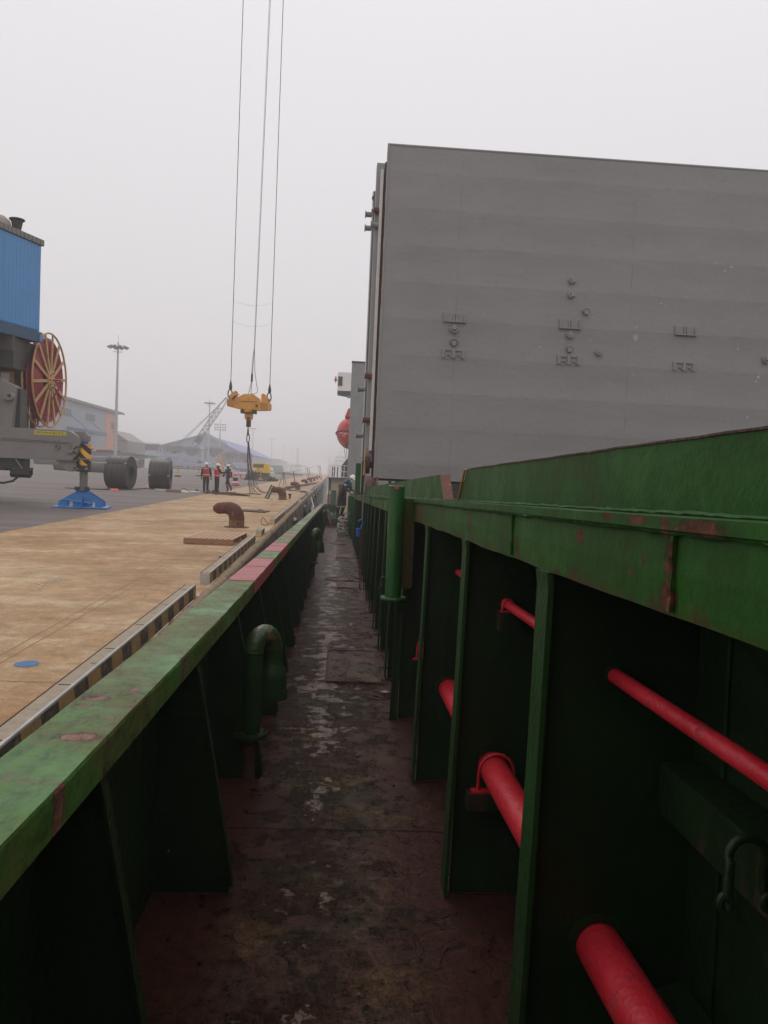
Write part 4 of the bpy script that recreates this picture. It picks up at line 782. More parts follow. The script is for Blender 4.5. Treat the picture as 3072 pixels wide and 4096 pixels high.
# bollards: bent mooring horns
def bollard(x, y, lab, s_=1., m_='rust', cx=1):
    t = thing('mooring_bollard', lab, 'bollard', (x, y, 0), 'bent iron mooring bollards along the quay')
    r = .19*s_; P = [(0, 0), (0, .12), (0, .22), (-.02, .32), (-.075, .41), (-.17, .465), (-.27, .475), (-.36, .468), (-.44, .46), (-.50, .455)]
    rr = [1.0, .99, 1.0, 1.02, .98, .88, .78, .76, .75, .60]
    path = []; rad_ = []
    for i in range(len(P)-1):
        p0_, p1_, p2_, p3_ = P[max(i-1, 0)], P[i], P[i+1], P[min(i+2, len(P)-1)]
        for j in range(4):
            f = j/4; cr = lambda k_: .5*((2*p1_[k_])+(-p0_[k_]+p2_[k_])*f+(2*p0_[k_]-5*p1_[k_]+4*p2_[k_]-p3_[k_])*f*f+(-p0_[k_]+3*p1_[k_]-3*p2_[k_]+p3_[k_])*f**3)
            path.append((x+.03*s_+cr(0)*s_*1.06, y, cr(1)*s_)); rad_.append(r*(rr[i]*(1-f)+rr[i+1]*f)*random.uniform(.992, 1.008))
    path.append((x+.03*s_-.57*s_*1.04, y, .455*s_)); rad_.append(r*.3)
    s = MB(); s.tube(path, rad_, 26); build('horn', s, m_, t, smooth=True)
    s = MB(); s.lathe([(r*1.0, .0), (r*1.02, .14), (r*1.015, .18)], (x+.03*s_, y, 0), 'z', 26); build('painted_band', s, M.setdefault('yworn', mat('worn_yellow_band', (.30, .15, .05), (.14, .06, .035), 14, .85, .35, (.08, .035, .025), .6, 60)), t, smooth=True)
    s = MB(); s.lathe([(r*1.7, 0), (r*1.6, .012), (r*1.2, .014)], (x+.03*s_, y, 0), 'z', 22); build('base_flange', s, 'rust_dk', t)
for i, (x, y, lab) in enumerate([(-2.36, 19.55, 'large bent rusty bollard nearest the viewer, yellow worn band at its foot'), (-2.44, 39.1, 'rust mottled bollard beside the leaning green ladder section'), (-2.62, 61, 'third bollard from the viewer with a pole rising behind it'),
        (-2.62, 83, 'fourth bollard with white rope gathered at its foot'), (-2.75, 106, 'fifth bollard half hidden behind a long pole'), (-2.6, 121, 'sixth bollard just right of the fifth'), (-2.7, 150, 'seventh bollard, small in the distance'), (-2.7, 180, 'farthest bollard before the ship railing')]):
    bollard(x, y, lab, 1. if i != 1 else 1.02)
t = thing('bollard_sleeve', 'small rusty funnel bracket fixed behind the second bollard', 'bracket', (-2.1, 40.5, 0))
s = MB(); s.lathe([(.05, .14), (.10, .26), (.09, .27)], (-2.12, 40.6, 0), 'z', 12); s.cyl((-2.12, 40.6, 0), (-2.12, 40.6, .2), .05, 8); build('funnel', s, 'rust', t)

# timber pallet
t = thing('timber_pallet', 'weathered wooden pallet with slatted deck lying behind the striped kerb', 'pallet', (-2.25, 16, 0))
T = Matrix.Translation((-2.24, 15.6, 0)) @ Matrix.Rotation(rad(-3), 4, 'Z')
for y in (-.80, 0., .80):
    s = MB(); s.box(-.47, .47, y-.035, y+.035, .02, .105, T); build('bearer', s, 'wood', t, bevel=.004)
for i in range(9):
    x = -.42+.105*i; s = MB(); s.box(x-.041, x+.041, -.84, .84, .107, .126, T); build('slat', s, 'slat', t, bevel=.002)
for y in (-.8, .8):
    s = MB(); s.box(-.45, .45, y-.05, y+.05, .0, .018, T); build('bottom_board', s, 'wood', t)
t = thing('steel_plate', 'flat dark steel plate lying on the concrete right of the nearest bollard', 'steel plate', (-2.6, 27.2, 0))
s = MB(); s.prism([(-3.1, 26.7), (-2.2, 26.45), (-2.12, 27.5), (-3.1, 27.8)], 'z', .003, .03); build('plate', s, 'rust_dk', t)
s = MB(); s.tube([(-2.55, 27.2, .035), (-2.45, 27.3, .07), (-2.35, 27.25, .05)], .008, 5); build('wire_end', s, 'rust_dk', t)
t = thing('blue_paint_spot', 'oval blue paint spot marked on the ochre concrete', 'paint mark', (-2.14, 5.66, 0))
s = MB(); s.add([(-2.14+.085*cos(a)*random.uniform(.92, 1.04), 5.66+.095*sin(a)*random.uniform(.92, 1.04), .003) for a in [i*pi/18 for i in range(36)]], [tuple(range(36))]); build('paint', s, 'bluep', t)
t = thing('string_tangle', 'small tangle of white string lying on the ochre concrete', 'string', (-3.42, 9.55, 0))
random.seed(3)
for i in range(3):
    s = MB(); a = random.uniform(0, 6); pts = []
    x, y_ = -3.42+random.uniform(-.05, .05), 9.5+random.uniform(-.2, .2)
    for j in range(14): a += random.uniform(-.9, 1.1); x += .028*cos(a); y_ += .05*sin(a); pts.append((x, y_, .006+.01*random.random()))
    s.tube(pts, .0042, 5); build('string_strand', s, 'ropew', t)
random.seed(11)

# steel coils on the yard
def coil(x, y, r, L, beta, lab, m_='coil', straps=4, face=True, far=False, grp='steel coils standing on the yard'):
    g = gz(x); t = thing('steel_coil', lab, 'steel coil', (x, y, g), grp, rot=-beta)
    s = MB(); pr = [(r-.015, -L/2), (r, -L/2+.02)]+[(r+random.uniform(-.006, .006)-.03*max(0, random.random()-.93), -L/2+.02+(L-.04)*i/9) for i in range(1, 9)]+[(r, L/2-.02), (r-.015, L/2)]
    pr += [(.34*r/.92, L/2-.01), (.31*r/.92, L/2-.15), (.31*r/.92, -L/2+.15), (.34*r/.92, -L/2+.01)]
    s.lathe([(a, b2) for a, b2 in pr], (0, 0, r), 'x', 48, closed=True); build('wound_sheet', s, m_, t, smooth=True)
    if far: return t
    for i in range(straps):
        xx = -L/2+L*(i+.55)/(straps+.1); s = MB(); s.lathe([(r+.001, -.013), (r+.004, -.013), (r+.004, .013), (r+.001, .013)], (xx, 0, r), 'x', 48, closed=True); build('girth_strap', s, 'black', t)
    s = MB(); s.lathe([(r*.93, 0), (r*.935, .008), (r*.37, .008), (r*.36, 0)], (L/2-.006, 0, r), 'x', 40, closed=True); build('end_disc', s, 'dark', t)
    s = MB(); s.lathe([(r*.42, 0), (r*.42, .02), (r*.36, .02), (r*.36, 0)], (L/2+.002, 0, r), 'x', 32, closed=True); build('eye_ring', s, 'black', t)
    for a in (rad(212), ):
        z, yy = r+r*1.01*cos(a+pi), r*1.01*sin(a)
        hz = r*1.55 if y < 47 else r*.92; yy = -math.sqrt(max(0, (r*1.012)**2-(hz-r)**2))
        s = MB(); s.tube([(-L/2-.01, yy*.6, hz if y > 47 else r*1.3), (-L/2-.006, yy, hz), (L/2+.006, yy, hz), (L/2+.012, yy*.35, r+(hz-r)*.35)], .014, 6); build('eye_strap', s, 'black', t)
        for xx in (-L/2+.06, L/2-.05): s = MB(); s.box(xx-.06, xx+.06, yy-.02, yy+.02, hz-.035, hz+.035); build('strap_buckle', s, 'aluminium', t, bevel=.006)
    return t
coil(-11.74, 43.9, .92, 1.22, rad(6), 'large dark steel coil nearest the blue outrigger pad, showing its hollow end')
coil(-10.36, 47.7, .885, 1.22, rad(-5), 'second dark steel coil standing right of the larger hollow-ended one', straps=5)
for i, (x, y, r, L, be, lab, m_) in enumerate([(-45.5, 150, 1.05, 6.0, .0, 'row of wound coil far behind the outrigger, at the left hut', 'coil'), (-43.9, 172, 1.0, 1.6, .5, 'small dark coil beside the grey hut, left one of a pair', 'coil'), (-43.3, 176, 1.0, 1.4, .5, 'small dark coil beside the grey hut, right one of a pair', 'coil'),
        (-54, 232, 1.3, 6, .0, 'brown rusty coil far off in front of the purple sheeted pile', 'coilb'), (-61.5, 250, 1.2, 6, 0, 'brown rusty coil half hidden behind the second dark coil', 'coilb'),
        (-30.5, 92, .62, 3.2, 0, 'dark coil seen under the crane beam, left one', 'coil'), (-26.0, 92, .62, 4.2, 0, 'dark coil seen under the crane beam, middle one', 'coil'), (-52, 146, 1.05, 5.0, 0, 'far dark coil left of the large coil row', 'coil')]):
    coil(x, y, r, L, be, lab, m_, far=True, grp='distant coils in store on the yard')
t = thing('orange_marker_bag', 'bright orange bag lying on the asphalt by a black cable', 'bag', (-11.2, 40.9, 0))
s = MB(); s.grid(lambda u, v: (-11.45+.42*u, 40.8+.3*v, gz(-11.3)+.01+.09*sin(pi*u)**.5*sin(pi*v)**.5*(1+.3*sin(u*11))), 12, 8); build('bag_body', s, 'orangep', t, smooth=True)
t = thing('orange_marker_bag', 'tiny orange disc lying on the concrete left of the second bollard', 'marker', (-3.6, 50, 0)); s = MB(); s.lathe([(.16, 0), (.14, .03), (.02, .05)], (-4.05, 55, 0), 'z', 14); build('disc', s, 'orangep', t); t.name = 'orange_marker_disc'
t = thing('ground_cable', 'black cable lying across the asphalt past the steel coils', 'cable', (-12, 41, 0))
s = MB(); s.tube([(-13.5, 40.2, .10), (-12.2, 40.8, .09), (-11.2, 41.2, .08), (-11.0, 43, .07), (-10.9, 46, .06), (-10.0, 45.5, .06), (-9.6, 44, .05)], .03, 6); build('cable_run', s, 'black', t)
t = thing('sand_heap', 'low brown heap of dust between the two steel coils', 'heap', (-11.5, 50, 0)); s = MB(); s.grid(lambda u, v: (-12.1+1.4*u, 49.6+1.4*v, gz(-11.5)+.13*sin(pi*u)*sin(pi*v)), 12, 10); build('heap_mound', s, 'wood', t, smooth=True)

# slings, dunnage and ropes where the workers stand
t = thing('timber_dunnage', 'pale timber baulk lying in front of the second steel coil', 'timber', (-9.4, 43.3, 0))
s = MB(); s.box(-.30, .30, -.14, .14, 0, .14, Matrix.Translation((-9.35, 43.2, .02)) @ Matrix.Rotation(rad(-3), 4, 'Z')); build('baulk', s, 'slingw', t, bevel=.01)
s = MB(); s.box(.31, 1.1, -.12, .12, 0, .13, Matrix.Translation((-9.35, 43.2, .02)) @ Matrix.Rotation(rad(-3), 4, 'Z')); build('dark_baulk', s, 'wood', t, bevel=.01)
t = thing('canvas_sling', 'crumpled dirty white canvas sling lying at the feet of the workers', 'sling', (-7.6, 43.6, 0))
s = MB(); s.grid(lambda u, v: (-8.3+1.5*u, 43.3+.7*v+.1*sin(u*7), .012+.14*(sin(pi*v)**.6)*(.5+.5*abs(sin(u*6.3+v*3)))*(1-.5*u)), 24, 10); build('canvas', s, 'slingw', t, smooth=True)
t = thing('rope_tangle', 'tangle of dark wire slings and hooks on the ground around the workers', 'wire slings', (-6, 43.5, 0))
for i in range(9):
    s = MB(); x, y_ = -8.4+i*.22, 43.6+random.uniform(-.5, .6); a = random.uniform(-.3, .3); pts = []
    for j in range(16): a += random.uniform(-.35, .35); x += .17*cos(a); y_ += .22*sin(a); pts.append((x, y_, .03+.05*abs(sin(j*.5+i))))
    s.tube(pts, .016, 6); build('sling_leg', s, 'wire', t)
s = MB(); s.tube([(-6.5, 42.6, .05), (-5.6, 42.5, .06), (-4.9, 42.2, .07), (-4.3, 41.8, .03)], [.02, .05, .07, .02], 8); build('spliced_end', s, 'rust_dk', t)
s = MB(); s.tube([(-8.4, 43.9, .02), (-8.35, 43.9, .2), (-8.2, 43.9, .24), (-8.0, 43.9, .12)], .018, 7); build('sling_eye', s, 'black', t)
for x, y_ in ((-7.55, 44.1), (-6.9, 44.2), (-6.6, 44.0)):
    s = MB(); s.lathe([(.02, 0), (.09, .03), (.10, .12), (.05, .2), (.01, .22)], (x, y_, 0), 'z', 10); build('shackle_block', s, 'dark', t)

# ---------------------------------------------------------------- people
def figure(name, label, loc, yaw, J, cols, ship=False, H=1.74, extra=None, group='dock workers'):
    """one skinned body grown over a joint skeleton; J gives joint positions at 1.74 m height, figure facing -Y"""
    root = bpy.data.objects.new(name, None); C.objects.link(root); root.empty_display_size = .1
    root.matrix_world = (SHIP if ship else I4) @ Matrix.Translation(loc) @ Matrix.Rotation(yaw, 4, 'Z') @ Matrix.Scale(H/1.74, 4); ORG[root] = Vector((0, 0, 0)); tag(root, label, 'worker', group)
    def skin(nm, pts, edges, m_, par, rootv=0, lv=2):
        me = bpy.data.meshes.new(nm); ks = list(pts); me.from_pydata([pts[k_][0] for k_ in ks], [(ks.index(a), ks.index(b2)) for a, b2 in edges], [])
        o = bpy.data.objects.new(nm, me); C.objects.link(o); o.parent = par; ORG[o] = Vector((0, 0, 0))
        md = o.modifiers.new('s', 'SKIN'); md.use_smooth_shade = True
        for i, k_ in enumerate(ks): r_ = pts[k_][1]; me.skin_vertices[0].data[i].radius = r_ if isinstance(r_, tuple) else (r_, r_); me.skin_vertices[0].data[i].use_root = (i == rootv)
        o.modifiers.new('d', 'SUBSURF').levels = lv; o.modifiers['d'].render_levels = lv
        me.materials.append(M[m_]); return o
    p = {'pel': (J['pel'], (.155, .12)), 'wst': (J['wst'], (.145, .115)), 'che': (J['che'], (.175, .13)), 'nkb': (J['nkb'], (.10, .085)), 'nk': (J['nk'], .055)}
    E_ = [('pel', 'wst'), ('wst', 'che'), ('che', 'nkb'), ('nkb', 'nk')]
    for s_ in 'LR':
        p.update({'hip'+s_: (J['hip'+s_], .105), 'kn'+s_: (J['kn'+s_], .082), 'an'+s_: (J['an'+s_], .068), 'to'+s_: (J['to'+s_], .045), 'sh'+s_: (J['sh'+s_], .082), 'el'+s_: (J['el'+s_], .064), 'wr'+s_: (J['wr'+s_], .050)})
        E_ += [('pel', 'hip'+s_), ('hip'+s_, 'kn'+s_), ('kn'+s_, 'an'+s_), ('an'+s_, 'to'+s_), ('nkb', 'sh'+s_), ('sh'+s_, 'el'+s_), ('el'+s_, 'wr'+s_)]
    body = skin('body', p, E_, cols['body'], root)
    hd = Vector(J['head']); fwd = Vector(J.get('look', (0, -1, 0))).normalized(); rgt = fwd.cross(Vector((0, 0, 1))).normalized(); up = rgt.cross(fwd)
    s = MB(); n = 14; vs = []
    for h_, rx, ry, oy in ((-.125, .035, .035, .03), (-.11, .05, .058, .02), (-.07, .062, .078, .008), (-.02, .070, .088, 0), (.03, .074, .094, -.004), (.08, .066, .085, -.006), (.115, .03, .04, -.004)):
        for j in range(n): a = 2*pi*j/n; vs.append(hd+rgt*(rx*cos(a))+fwd*(ry*sin(a)+oy)+up*h_)
    s.add(vs, [(i*n+j, i*n+(j+1) % n, (i+1)*n+(j+1) % n, (i+1)*n+j) for i in range(6) for j in range(n)]+[tuple(range(n)), tuple(6*n+j for j in range(n))])
    head = build('head', s, 'skin', root, smooth=True)
    s = MB(); s.add([hd+fwd*.086+up*.015, hd+fwd*.118+up*-.028, hd+fwd*.088+up*-.036+rgt*.016, hd+fwd*.088+up*-.036-rgt*.016], [(0, 2, 1), (0, 1, 3), (1, 2, 3), (0, 3, 2)]); build('nose', s, 'skin', head)
    for sg in (-1, 1):
        s = MB(); c_ = hd+rgt*(.030*sg)+fwd*.084+up*.012; s.add([c_+rgt*a+up*b2+fwd*f_ for a, b2, f_ in ((-.013, 0, .002), (0, .007, .007), (.013, 0, .002), (0, -.007, .007))], [(0, 1, 2, 3)]); build('eye', s, 'glass', head)
        s = MB(); c_ = hd+rgt*(.074*sg); s.tube([c_+up*.03, c_+up*.0+rgt*.006*sg, c_-up*.028], [.010, .013, .008], 6); build('ear', s, 'skin', head)
    if cols.get('mask'):
        s = MB(); s.add([hd+rgt*(.062*cos(a))+fwd*(.084*sin(a)+.010)+up*h_ for h_ in (-.115, -.06, -.012) for a in [pi*j/10 for j in range(11)]], [(i*11+j, i*11+j+1, (i+1)*11+j+1, (i+1)*11+j) for i in range(2) for j in range(10)]); build('face_mask', s, cols['mask'], root, smooth=True)
    else:
        s = MB(); c_ = hd+fwd*.088-up*.066; s.box(-.02, .02, -.004, .004, -.004, .004, Matrix.Translation(c_)); build('mouth', s, 'capred', head)
    s = MB(); vs = []
    for h_, r_ in ((.035, 1.28), (.03, 1.24), (.05, 1.14), (.09, 1.08), (.125, .92), (.15, .60), (.158, .1)):
        for j in range(18):
            a = 2*pi*j/18; br = (.045 if sin(a) > .6 else .012) if h_ < .04 else 0
            vs.append(hd+rgt*((.088*r_+br*.3)*cos(a))+fwd*((.108*r_+br)*sin(a))+up*h_)
    s.add(vs, [(i*18+j, i*18+(j+1) % 18, (i+1)*18+(j+1) % 18, (i+1)*18+j) for i in range(6) for j in range(18)]+[tuple(6*18+j for j in range(18))]); build('helmet', s, 'helmet', root, smooth=True)
    for s_ in 'LR':
        w_, e__ = Vector(J['wr'+s_]), Vector(J['el'+s_]); dd = (w_-e__).normalized(); sd = dd.cross(Vector((0, 1, .2))).normalized(); pn = dd.cross(sd)
        q_ = {'w': (w_+dd*.01, .03), 'p': (w_+dd*.07, (.042, .024))}; ed = [('w', 'p')]
        for i, (o_, l_) in enumerate(((-.030, .072), (-.010, .085), (.010, .08), (.028, .062))):
            q_['k%d' % i] = (w_+dd*.10+sd*o_, .011); q_['m%d' % i] = (w_+dd*(.10+l_*.5)+sd*o_*1.1+pn*.012, .0095); q_['t%d' % i] = (w_+dd*(.10+l_*.85)+sd*o_*1.1+pn*.035, .008); ed += [('p', 'k%d' % i), ('k%d' % i, 'm%d' % i), ('m%d' % i, 't%d' % i)]
        q_['th'] = (w_+dd*.045+sd*-.048+pn*.01, .012); q_['tt'] = (w_+dd*.085+sd*-.062+pn*.025, .010); ed += [('w', 'th'), ('th', 'tt')]
        skin('hand', q_, ed, cols['hand'], root, 1, 1)
        a_, t_ = Vector(J['an'+s_]), Vector(J['to'+s_])
        skin('boot', {'a': (a_+Vector((0, 0, .05)), .058), 'b': (a_-Vector((0, 0, .02)), .056), 'm': (a_.lerp(t_, .55)-Vector((0, 0, .012)), .05), 't': (t_-Vector((0, 0, .008)), .040)}, [('a', 'b'), ('b', 'm'), ('m', 't')], cols['boot'], root, 0, 1)
    def band(nm, a, b2, f0_, f1_, r0, m_):
        a, b2 = Vector(a), Vector(b2); s = MB(); s.tube([a.lerp(b2, f0_), a.lerp(b2, f1_)], r0, 16, cap=False); o = build(nm, s, m_, root, smooth=True); o.modifiers.new('t', 'SOLIDIFY').thickness = .004; return o
    if cols.get('vest'):
        ax = [Vector(J[k_]) for k_ in ('pel', 'wst', 'che', 'nkb')]
        s = MB(); n = 22; vs = []
        lev = [(ax[0]-Vector((0, 0, .02)), .195, .155), (ax[0]+Vector((0, 0, .08)), .188, .150), (ax[1], .186, .150), (ax[1].lerp(ax[2], .5), .196, .155), (ax[2], .212, .160), (ax[2].lerp(ax[3], .5), .205, .145), (ax[3]+Vector((0, 0, .01)), .165, .115), (ax[3]+Vector((0, 0, .06)), .085, .08)]
        for c_, rx, ry in lev:
            for j in range(n): a = 2*pi*j/n; vs.append((c_.x+rx*cos(a), c_.y+ry*sin(a), c_.z))
        s.add(vs, [(i*n+j, i*n+(j+1) % n, (i+1)*n+(j+1) % n, (i+1)*n+j) for i in range(len(lev)-1) for j in range(n)]); v_ = build('vest', s, 'vest', root, smooth=True)
        for z0_, z1_, rx, ry in ((.08, .125, .1915, .153), (.50, .535, .206, .149)) if True else ():
            s = MB(); c0_ = ax[0].lerp(ax[3], z0_/.53); c1_ = ax[0].lerp(ax[3], z1_/.53)
            s.add([(c_.x+(rx+.004)*cos(2*pi*j/n)*k_, c_.y+(ry+.004)*sin(2*pi*j/n)*k_, c_.z) for c_, k_ in ((c0_, 1), (c1_, 1 if z0_ < .3 else .93)) for j in range(n)], [(j, (j+1) % n, n+(j+1) % n, n+j) for j in range(n)]); build('reflective_band', s, 'refl', v_)
        if cols.get('strap'): s = MB(); s.tube([(-.12, .17, ax[3].z), (.02, .178, ax[2].z), (.17, .15, ax[1].z)], .010, 6); build('radio_strap', s, 'black', root)
    for b_ in (extra or ()): band(*b_)
    return root
# A: back view, red vest, arms hanging
JA = dict(pel=(0, 0, .95), wst=(0, 0, 1.08), che=(0, 0, 1.27), nkb=(0, .0, 1.42), nk=(0, 0, 1.50), head=(0, -.01, 1.60),
          hipL=(.095, 0, .88), knL=(.105, -.01, .48), anL=(.09, .02, .10), toL=(.10, -.13, .045), hipR=(-.095, 0, .88), knR=(-.085, -.02, .48), anR=(-.09, .0, .10), toR=(-.10, -.15, .045),
          shL=(.195, 0, 1.40), elL=(.25, .03, 1.13), wrL=(.265, -.03, .90), shR=(-.195, 0, 1.40), elR=(-.255, .03, 1.13), wrR=(-.27, -.02, .90))
figure('person', 'worker in red vest and white helmet seen from behind, arms hanging, leftmost of three', (-7.22, 45.2, 0), pi, JA, dict(body='navy', hand='navy', boot='navy', vest=1, strap=1))
JB = dict(JA); JB.update(head=(-.02, -.03, 1.60), look=(-.6, -.8, -.15), elR=(-.30, -.12, 1.18), wrR=(-.36, -.30, 1.22), elL=(.22, -.06, 1.12), wrL=(.12, -.26, 1.16))
figure('person', 'worker in red vest over dark hooded jacket, turning and reaching toward the left worker', (-6.66, 45.6, 0), pi*.72, JB, dict(body='navy', hand='navy', boot='navy', vest=1, mask='navy'), H=1.72)
JC = dict(JA); JC.update(hipL=(.09, 0, .88), knL=(.09, -.16, .52), anL=(.08, .0, .12), toL=(.08, -.16, .05), hipR=(-.09, 0, .88), knR=(-.09, .12, .50), anR=(-.09, .34, .20), toR=(-.09, .26, .06), elL=(.24, .12, 1.14), wrL=(.24, .04, .90), elR=(-.24, -.12, 1.14), wrR=(-.22, -.24, .92))
figure('person', 'worker in dark coverall with teal shoulders striding left, beside the traffic cone', (-6.42, 48.6, 0), rad(-52), JC, dict(body='plum', hand='refl', boot='boot', mask='black'), H=1.71,
       extra=[('reflective_band', JC['shL'], JC['elL'], .35, .50, .068, 'refl'), ('reflective_band', JC['shR'], JC['elR'], .35, .50, .068, 'refl'), ('reflective_band', JC['knL'], JC['anL'], .15, .28, .072, 'refl'), ('reflective_band', JC['knR'], JC['anR'], .15, .28, .072, 'refl'), ('shoulder_yoke', (0, 0, 1.36), (0, 0, 1.47), 0, 1, (.172, .11), 'teal')])
JD = dict(JA); JD.update(pel=(0, 0, .95), wst=(0, -.06, 1.08), che=(0, -.17, 1.25), nkb=(0, -.28, 1.37), nk=(0, -.34, 1.43), head=(0, -.42, 1.50), look=(0, -.85, -.55), hipL=(.09, 0, .88), hipR=(-.09, .02, .88), knL=(.10, -.05, .48), knR=(-.1, .07, .47), anL=(.1, .05, .1), anR=(-.1, .12, .1), toL=(.1, -.1, .045), toR=(-.1, -.02, .045),
       shL=(.18, -.25, 1.36), shR=(-.18, -.25, 1.36), elL=(.22, -.26, 1.08), wrL=(.16, -.46, 1.0), elR=(-.24, -.26, 1.08), wrR=(-.16, -.46, 1.0))
figure('person', 'worker in dark coverall and white helmet on the ship, leaning over the coaming edge', (.09, 30, .69), rad(62), JD, dict(body='plum', hand='refl', boot='boot', mask='helmet'), ship=True, H=1.74, group='ship side workers',
       extra=[('reflective_band', JD['shL'], JD['elL'], .35, .5, .068, 'refl'), ('reflective_band', JD['shR'], JD['elR'], .35, .5, .068, 'refl'), ('reflective_band', JD['knL'], JD['anL'], .1, .24, .074, 'refl'), ('reflective_band', JD['knR'], JD['anR'], .1, .24, .074, 'refl'), ('shoulder_yoke', (0, -.23, 1.33), (0, -.31, 1.42), 0, 1, (.172, .11), 'teal')])

# traffic cones and banded posts
def cone(x, y, h, lab, band=True):
    t = thing('traffic_cone', lab, 'traffic cone', (x, y, gz(x)), 'traffic cones on the yard')
    g = gz(x); r = h*.30
    s = MB(); s.lathe([(r*1.35, 0), (r*1.35, .04)], (x, y, g), 'z', 8); build('base', s, 'black', t)
    s = MB(); s.lathe([(r, .04), (r*.92, h*.3), (r*.62, h*.31), (r*.38, h*.92), (r*.3, h)], (x, y, g), 'z', 18); build('cone_body', s, 'conestripe', t, smooth=True)
    if band: s = MB(); s.lathe([(r*.66, h*.38), (r*.70, h*.40), (r*.64, h*.66), (r*.5, h*.66)], (x, y, g), 'z', 18); build('black_weight', s, 'black', t)
cone(-8.15, 66.5, 1.06, 'tall red and white traffic cone with black sleeve beside the striding worker')
cone(-11.9, 105, .7, 'small red cone in front of the long grey pipe', False); cone(-13.6, 128, .8, 'tiny red cone beyond the grey pipe, left one', False); cone(-12.5, 128, .8, 'tiny red cone beyond the grey pipe, right one', False)
def bpost(x, y, h, lab):
    g = gz(x); t = thing('banded_post', lab, 'marker post', (x, y, g), 'black and yellow marker posts')
    s = MB(); s.lathe([(.42, 0), (.40, .10), (.30, .22), (.26, .24)], (x, y, g), 'z', 10); build('weight_base', s, 'rust_dk', t)
    s = MB(); s.lathe([(.30, .235), (.28, .28), (.08, .3)], (x, y, g), 'z', 12); build('yellow_collar', s, 'ywarn', t)
    s = MB(); s.cyl((x, y, g+.28), (x, y, g+h), .065, 10); build('banded_tube', s, 'poststripe', t)
bpost(-18.2, 93, 1.42, 'black and yellow marker post right of the second steel coil'); bpost(-17.95, 106, 1.4, 'black and yellow marker post just left of the leftmost worker'); bpost(-17.6, 127, 1.4, 'black and yellow marker post with orange tape between two workers'); bpost(-8.75, 96.5, 1.25, 'slim marker post standing before the yellow generator')

# ---------------------------------------------------------------- harbour crane on the left
cr_ = thing('mobile_harbour_crane', 'blue and grey harbour crane at the left edge, on a blue outrigger pad', 'crane', (-10, 26, 0))
az = rad(20); u = Vector((-sin(az), -cos(az), 0)); v2 = Vector((-cos(az), sin(az), 0)); P0 = Vector((-10.02, 27, 0))
T = Matrix(((v2.x, u.x, 0, P0.x), (v2.y, u.y, 0, P0.y), (0, 0, 1, 0), (0, 0, 0, 1)))      # x along -left, y towards the camera
s = MB(); s.box(0.02, 3.5, 0, 6, 5.80, 8.66, T); build('machinery_house', s, 'cblue', cr_)
for a, b2 in ((.06, .206), (.212, 1.712), (1.718, 3.2), (3.206, 4.7)):
    s = MB(); s.box(-.012, .02, a, b2, 5.84, 8.64, T); o = build('wall_panel', s, 'cblue', cr_, bevel=.004)
    y = a+.12
    while y < b2-.05: r_ = MB(); r_.box(-.0145, -.010, y-.006, y+.006, 5.86, 8.6, T); build('rib', r_, 'cblue', o); y += .16
s = MB(); s.box(-.06, 3.6, -.06, 6, 8.66, 8.86, T); o = build('roof_rail', s, 'steel', cr_, bevel=.01)
for i in range(18): r_ = MB(); r_.box(-.075, -.055, .05+i*.18, .12+i*.18, 8.68, 8.84, T); build('rail_hole', r_, 'cgrey', o)
s = MB(); s.box(-.02, 3.4, -.05, 6, 5.45, 5.78, T); build('base_skirt', s, mat('crane_skirt_blue', (.035, .09, .17), (.03, .07, .13), 3, .5, .15), cr_, bevel=.01)
s = MB(); s.box(-.05, .05, -.07, .05, 5.48, 5.72, T); build('corner_casting', s, 'cblue', cr_)
s = MB(); q0 = Vector((.50, 1.45, 8.68)); s.lathe([(.44, 0), (.44, .22), (.39, .40), (.25, .53), (.06, .58)], tuple(T @ q0), 'z', 22); build('roof_dome', s, mat('dusty_dome', (.34, .28, .24), (.28, .23, .2), 4, .6), cr_, smooth=True)
s = MB(); q1 = T @ Vector((.08, 1.05, 8.72)); s.lathe([(.08, 0), (.13, .15), (.16, .32), (.18, .42), (.24, .46), (.24, .49), (.14, .48)], tuple(q1), 'z', 18); build('exhaust_cowl', s, 'cdark', cr_, smooth=True)
s = MB(); s.prism([(-13.8, 5.45), (-10.42, 5.45), (-10.44, 4.42), (-13.8, 4.5)], 'y', 25.9, 28.4); build('slewing_platform', s, 'cdark', cr_, bevel=.01)
s = MB(); s.prism([(-11.3, 5.45), (-10.41, 5.45), (-10.42, 4.95), (-10.8, 4.98)], 'y', 25.80, 25.9); build('platform_gusset', s, mat('gusset_charcoal', (.075, .065, .058)), cr_)
s = MB(); s.box(-10.82, -10.80, 25.86, 25.9, 4.45, 4.98); s.box(-10.43, -10.40, 25.86, 25.9, 4.42, 4.98); build('platform_rib', s, 'cdark', cr_)
s = MB(); s.box(-14, -10.75, 27.0, 27.2, 3.95, 4.42); build('yellow_deck', s, 'yellow', cr_)
s = MB(); s.box(-11.22, -10.95, 26.9, 27.0, 4.1, 4.36); build('white_notice', s, 'white', cr_)
s = MB(); s.box(-10.8, -10.5, 26.9, 27.3, 3.95, 4.4); build('valve_cluster', s, 'dark', cr_, bevel=.04)
s = MB(); s.box(-13.5, -10.62, 24.9, 27.5, 1.35, 4.0); build('pedestal', s, 'cdark', cr_, bevel=.01)
s = MB(); s.box(-10.66, -10.54, 24.82, 25.6, 1.3, 3.95); build('pedestal_flange', s, 'cgrey', cr_, bevel=.01)
for z in (1.55, 2.0, 3.1, 3.4, 3.7): s = MB(); s.cyl((-10.7, 24.85, z), (-10.7, 24.80, z), .03, 8); build('flange_bolt', s, 'dark', cr_)
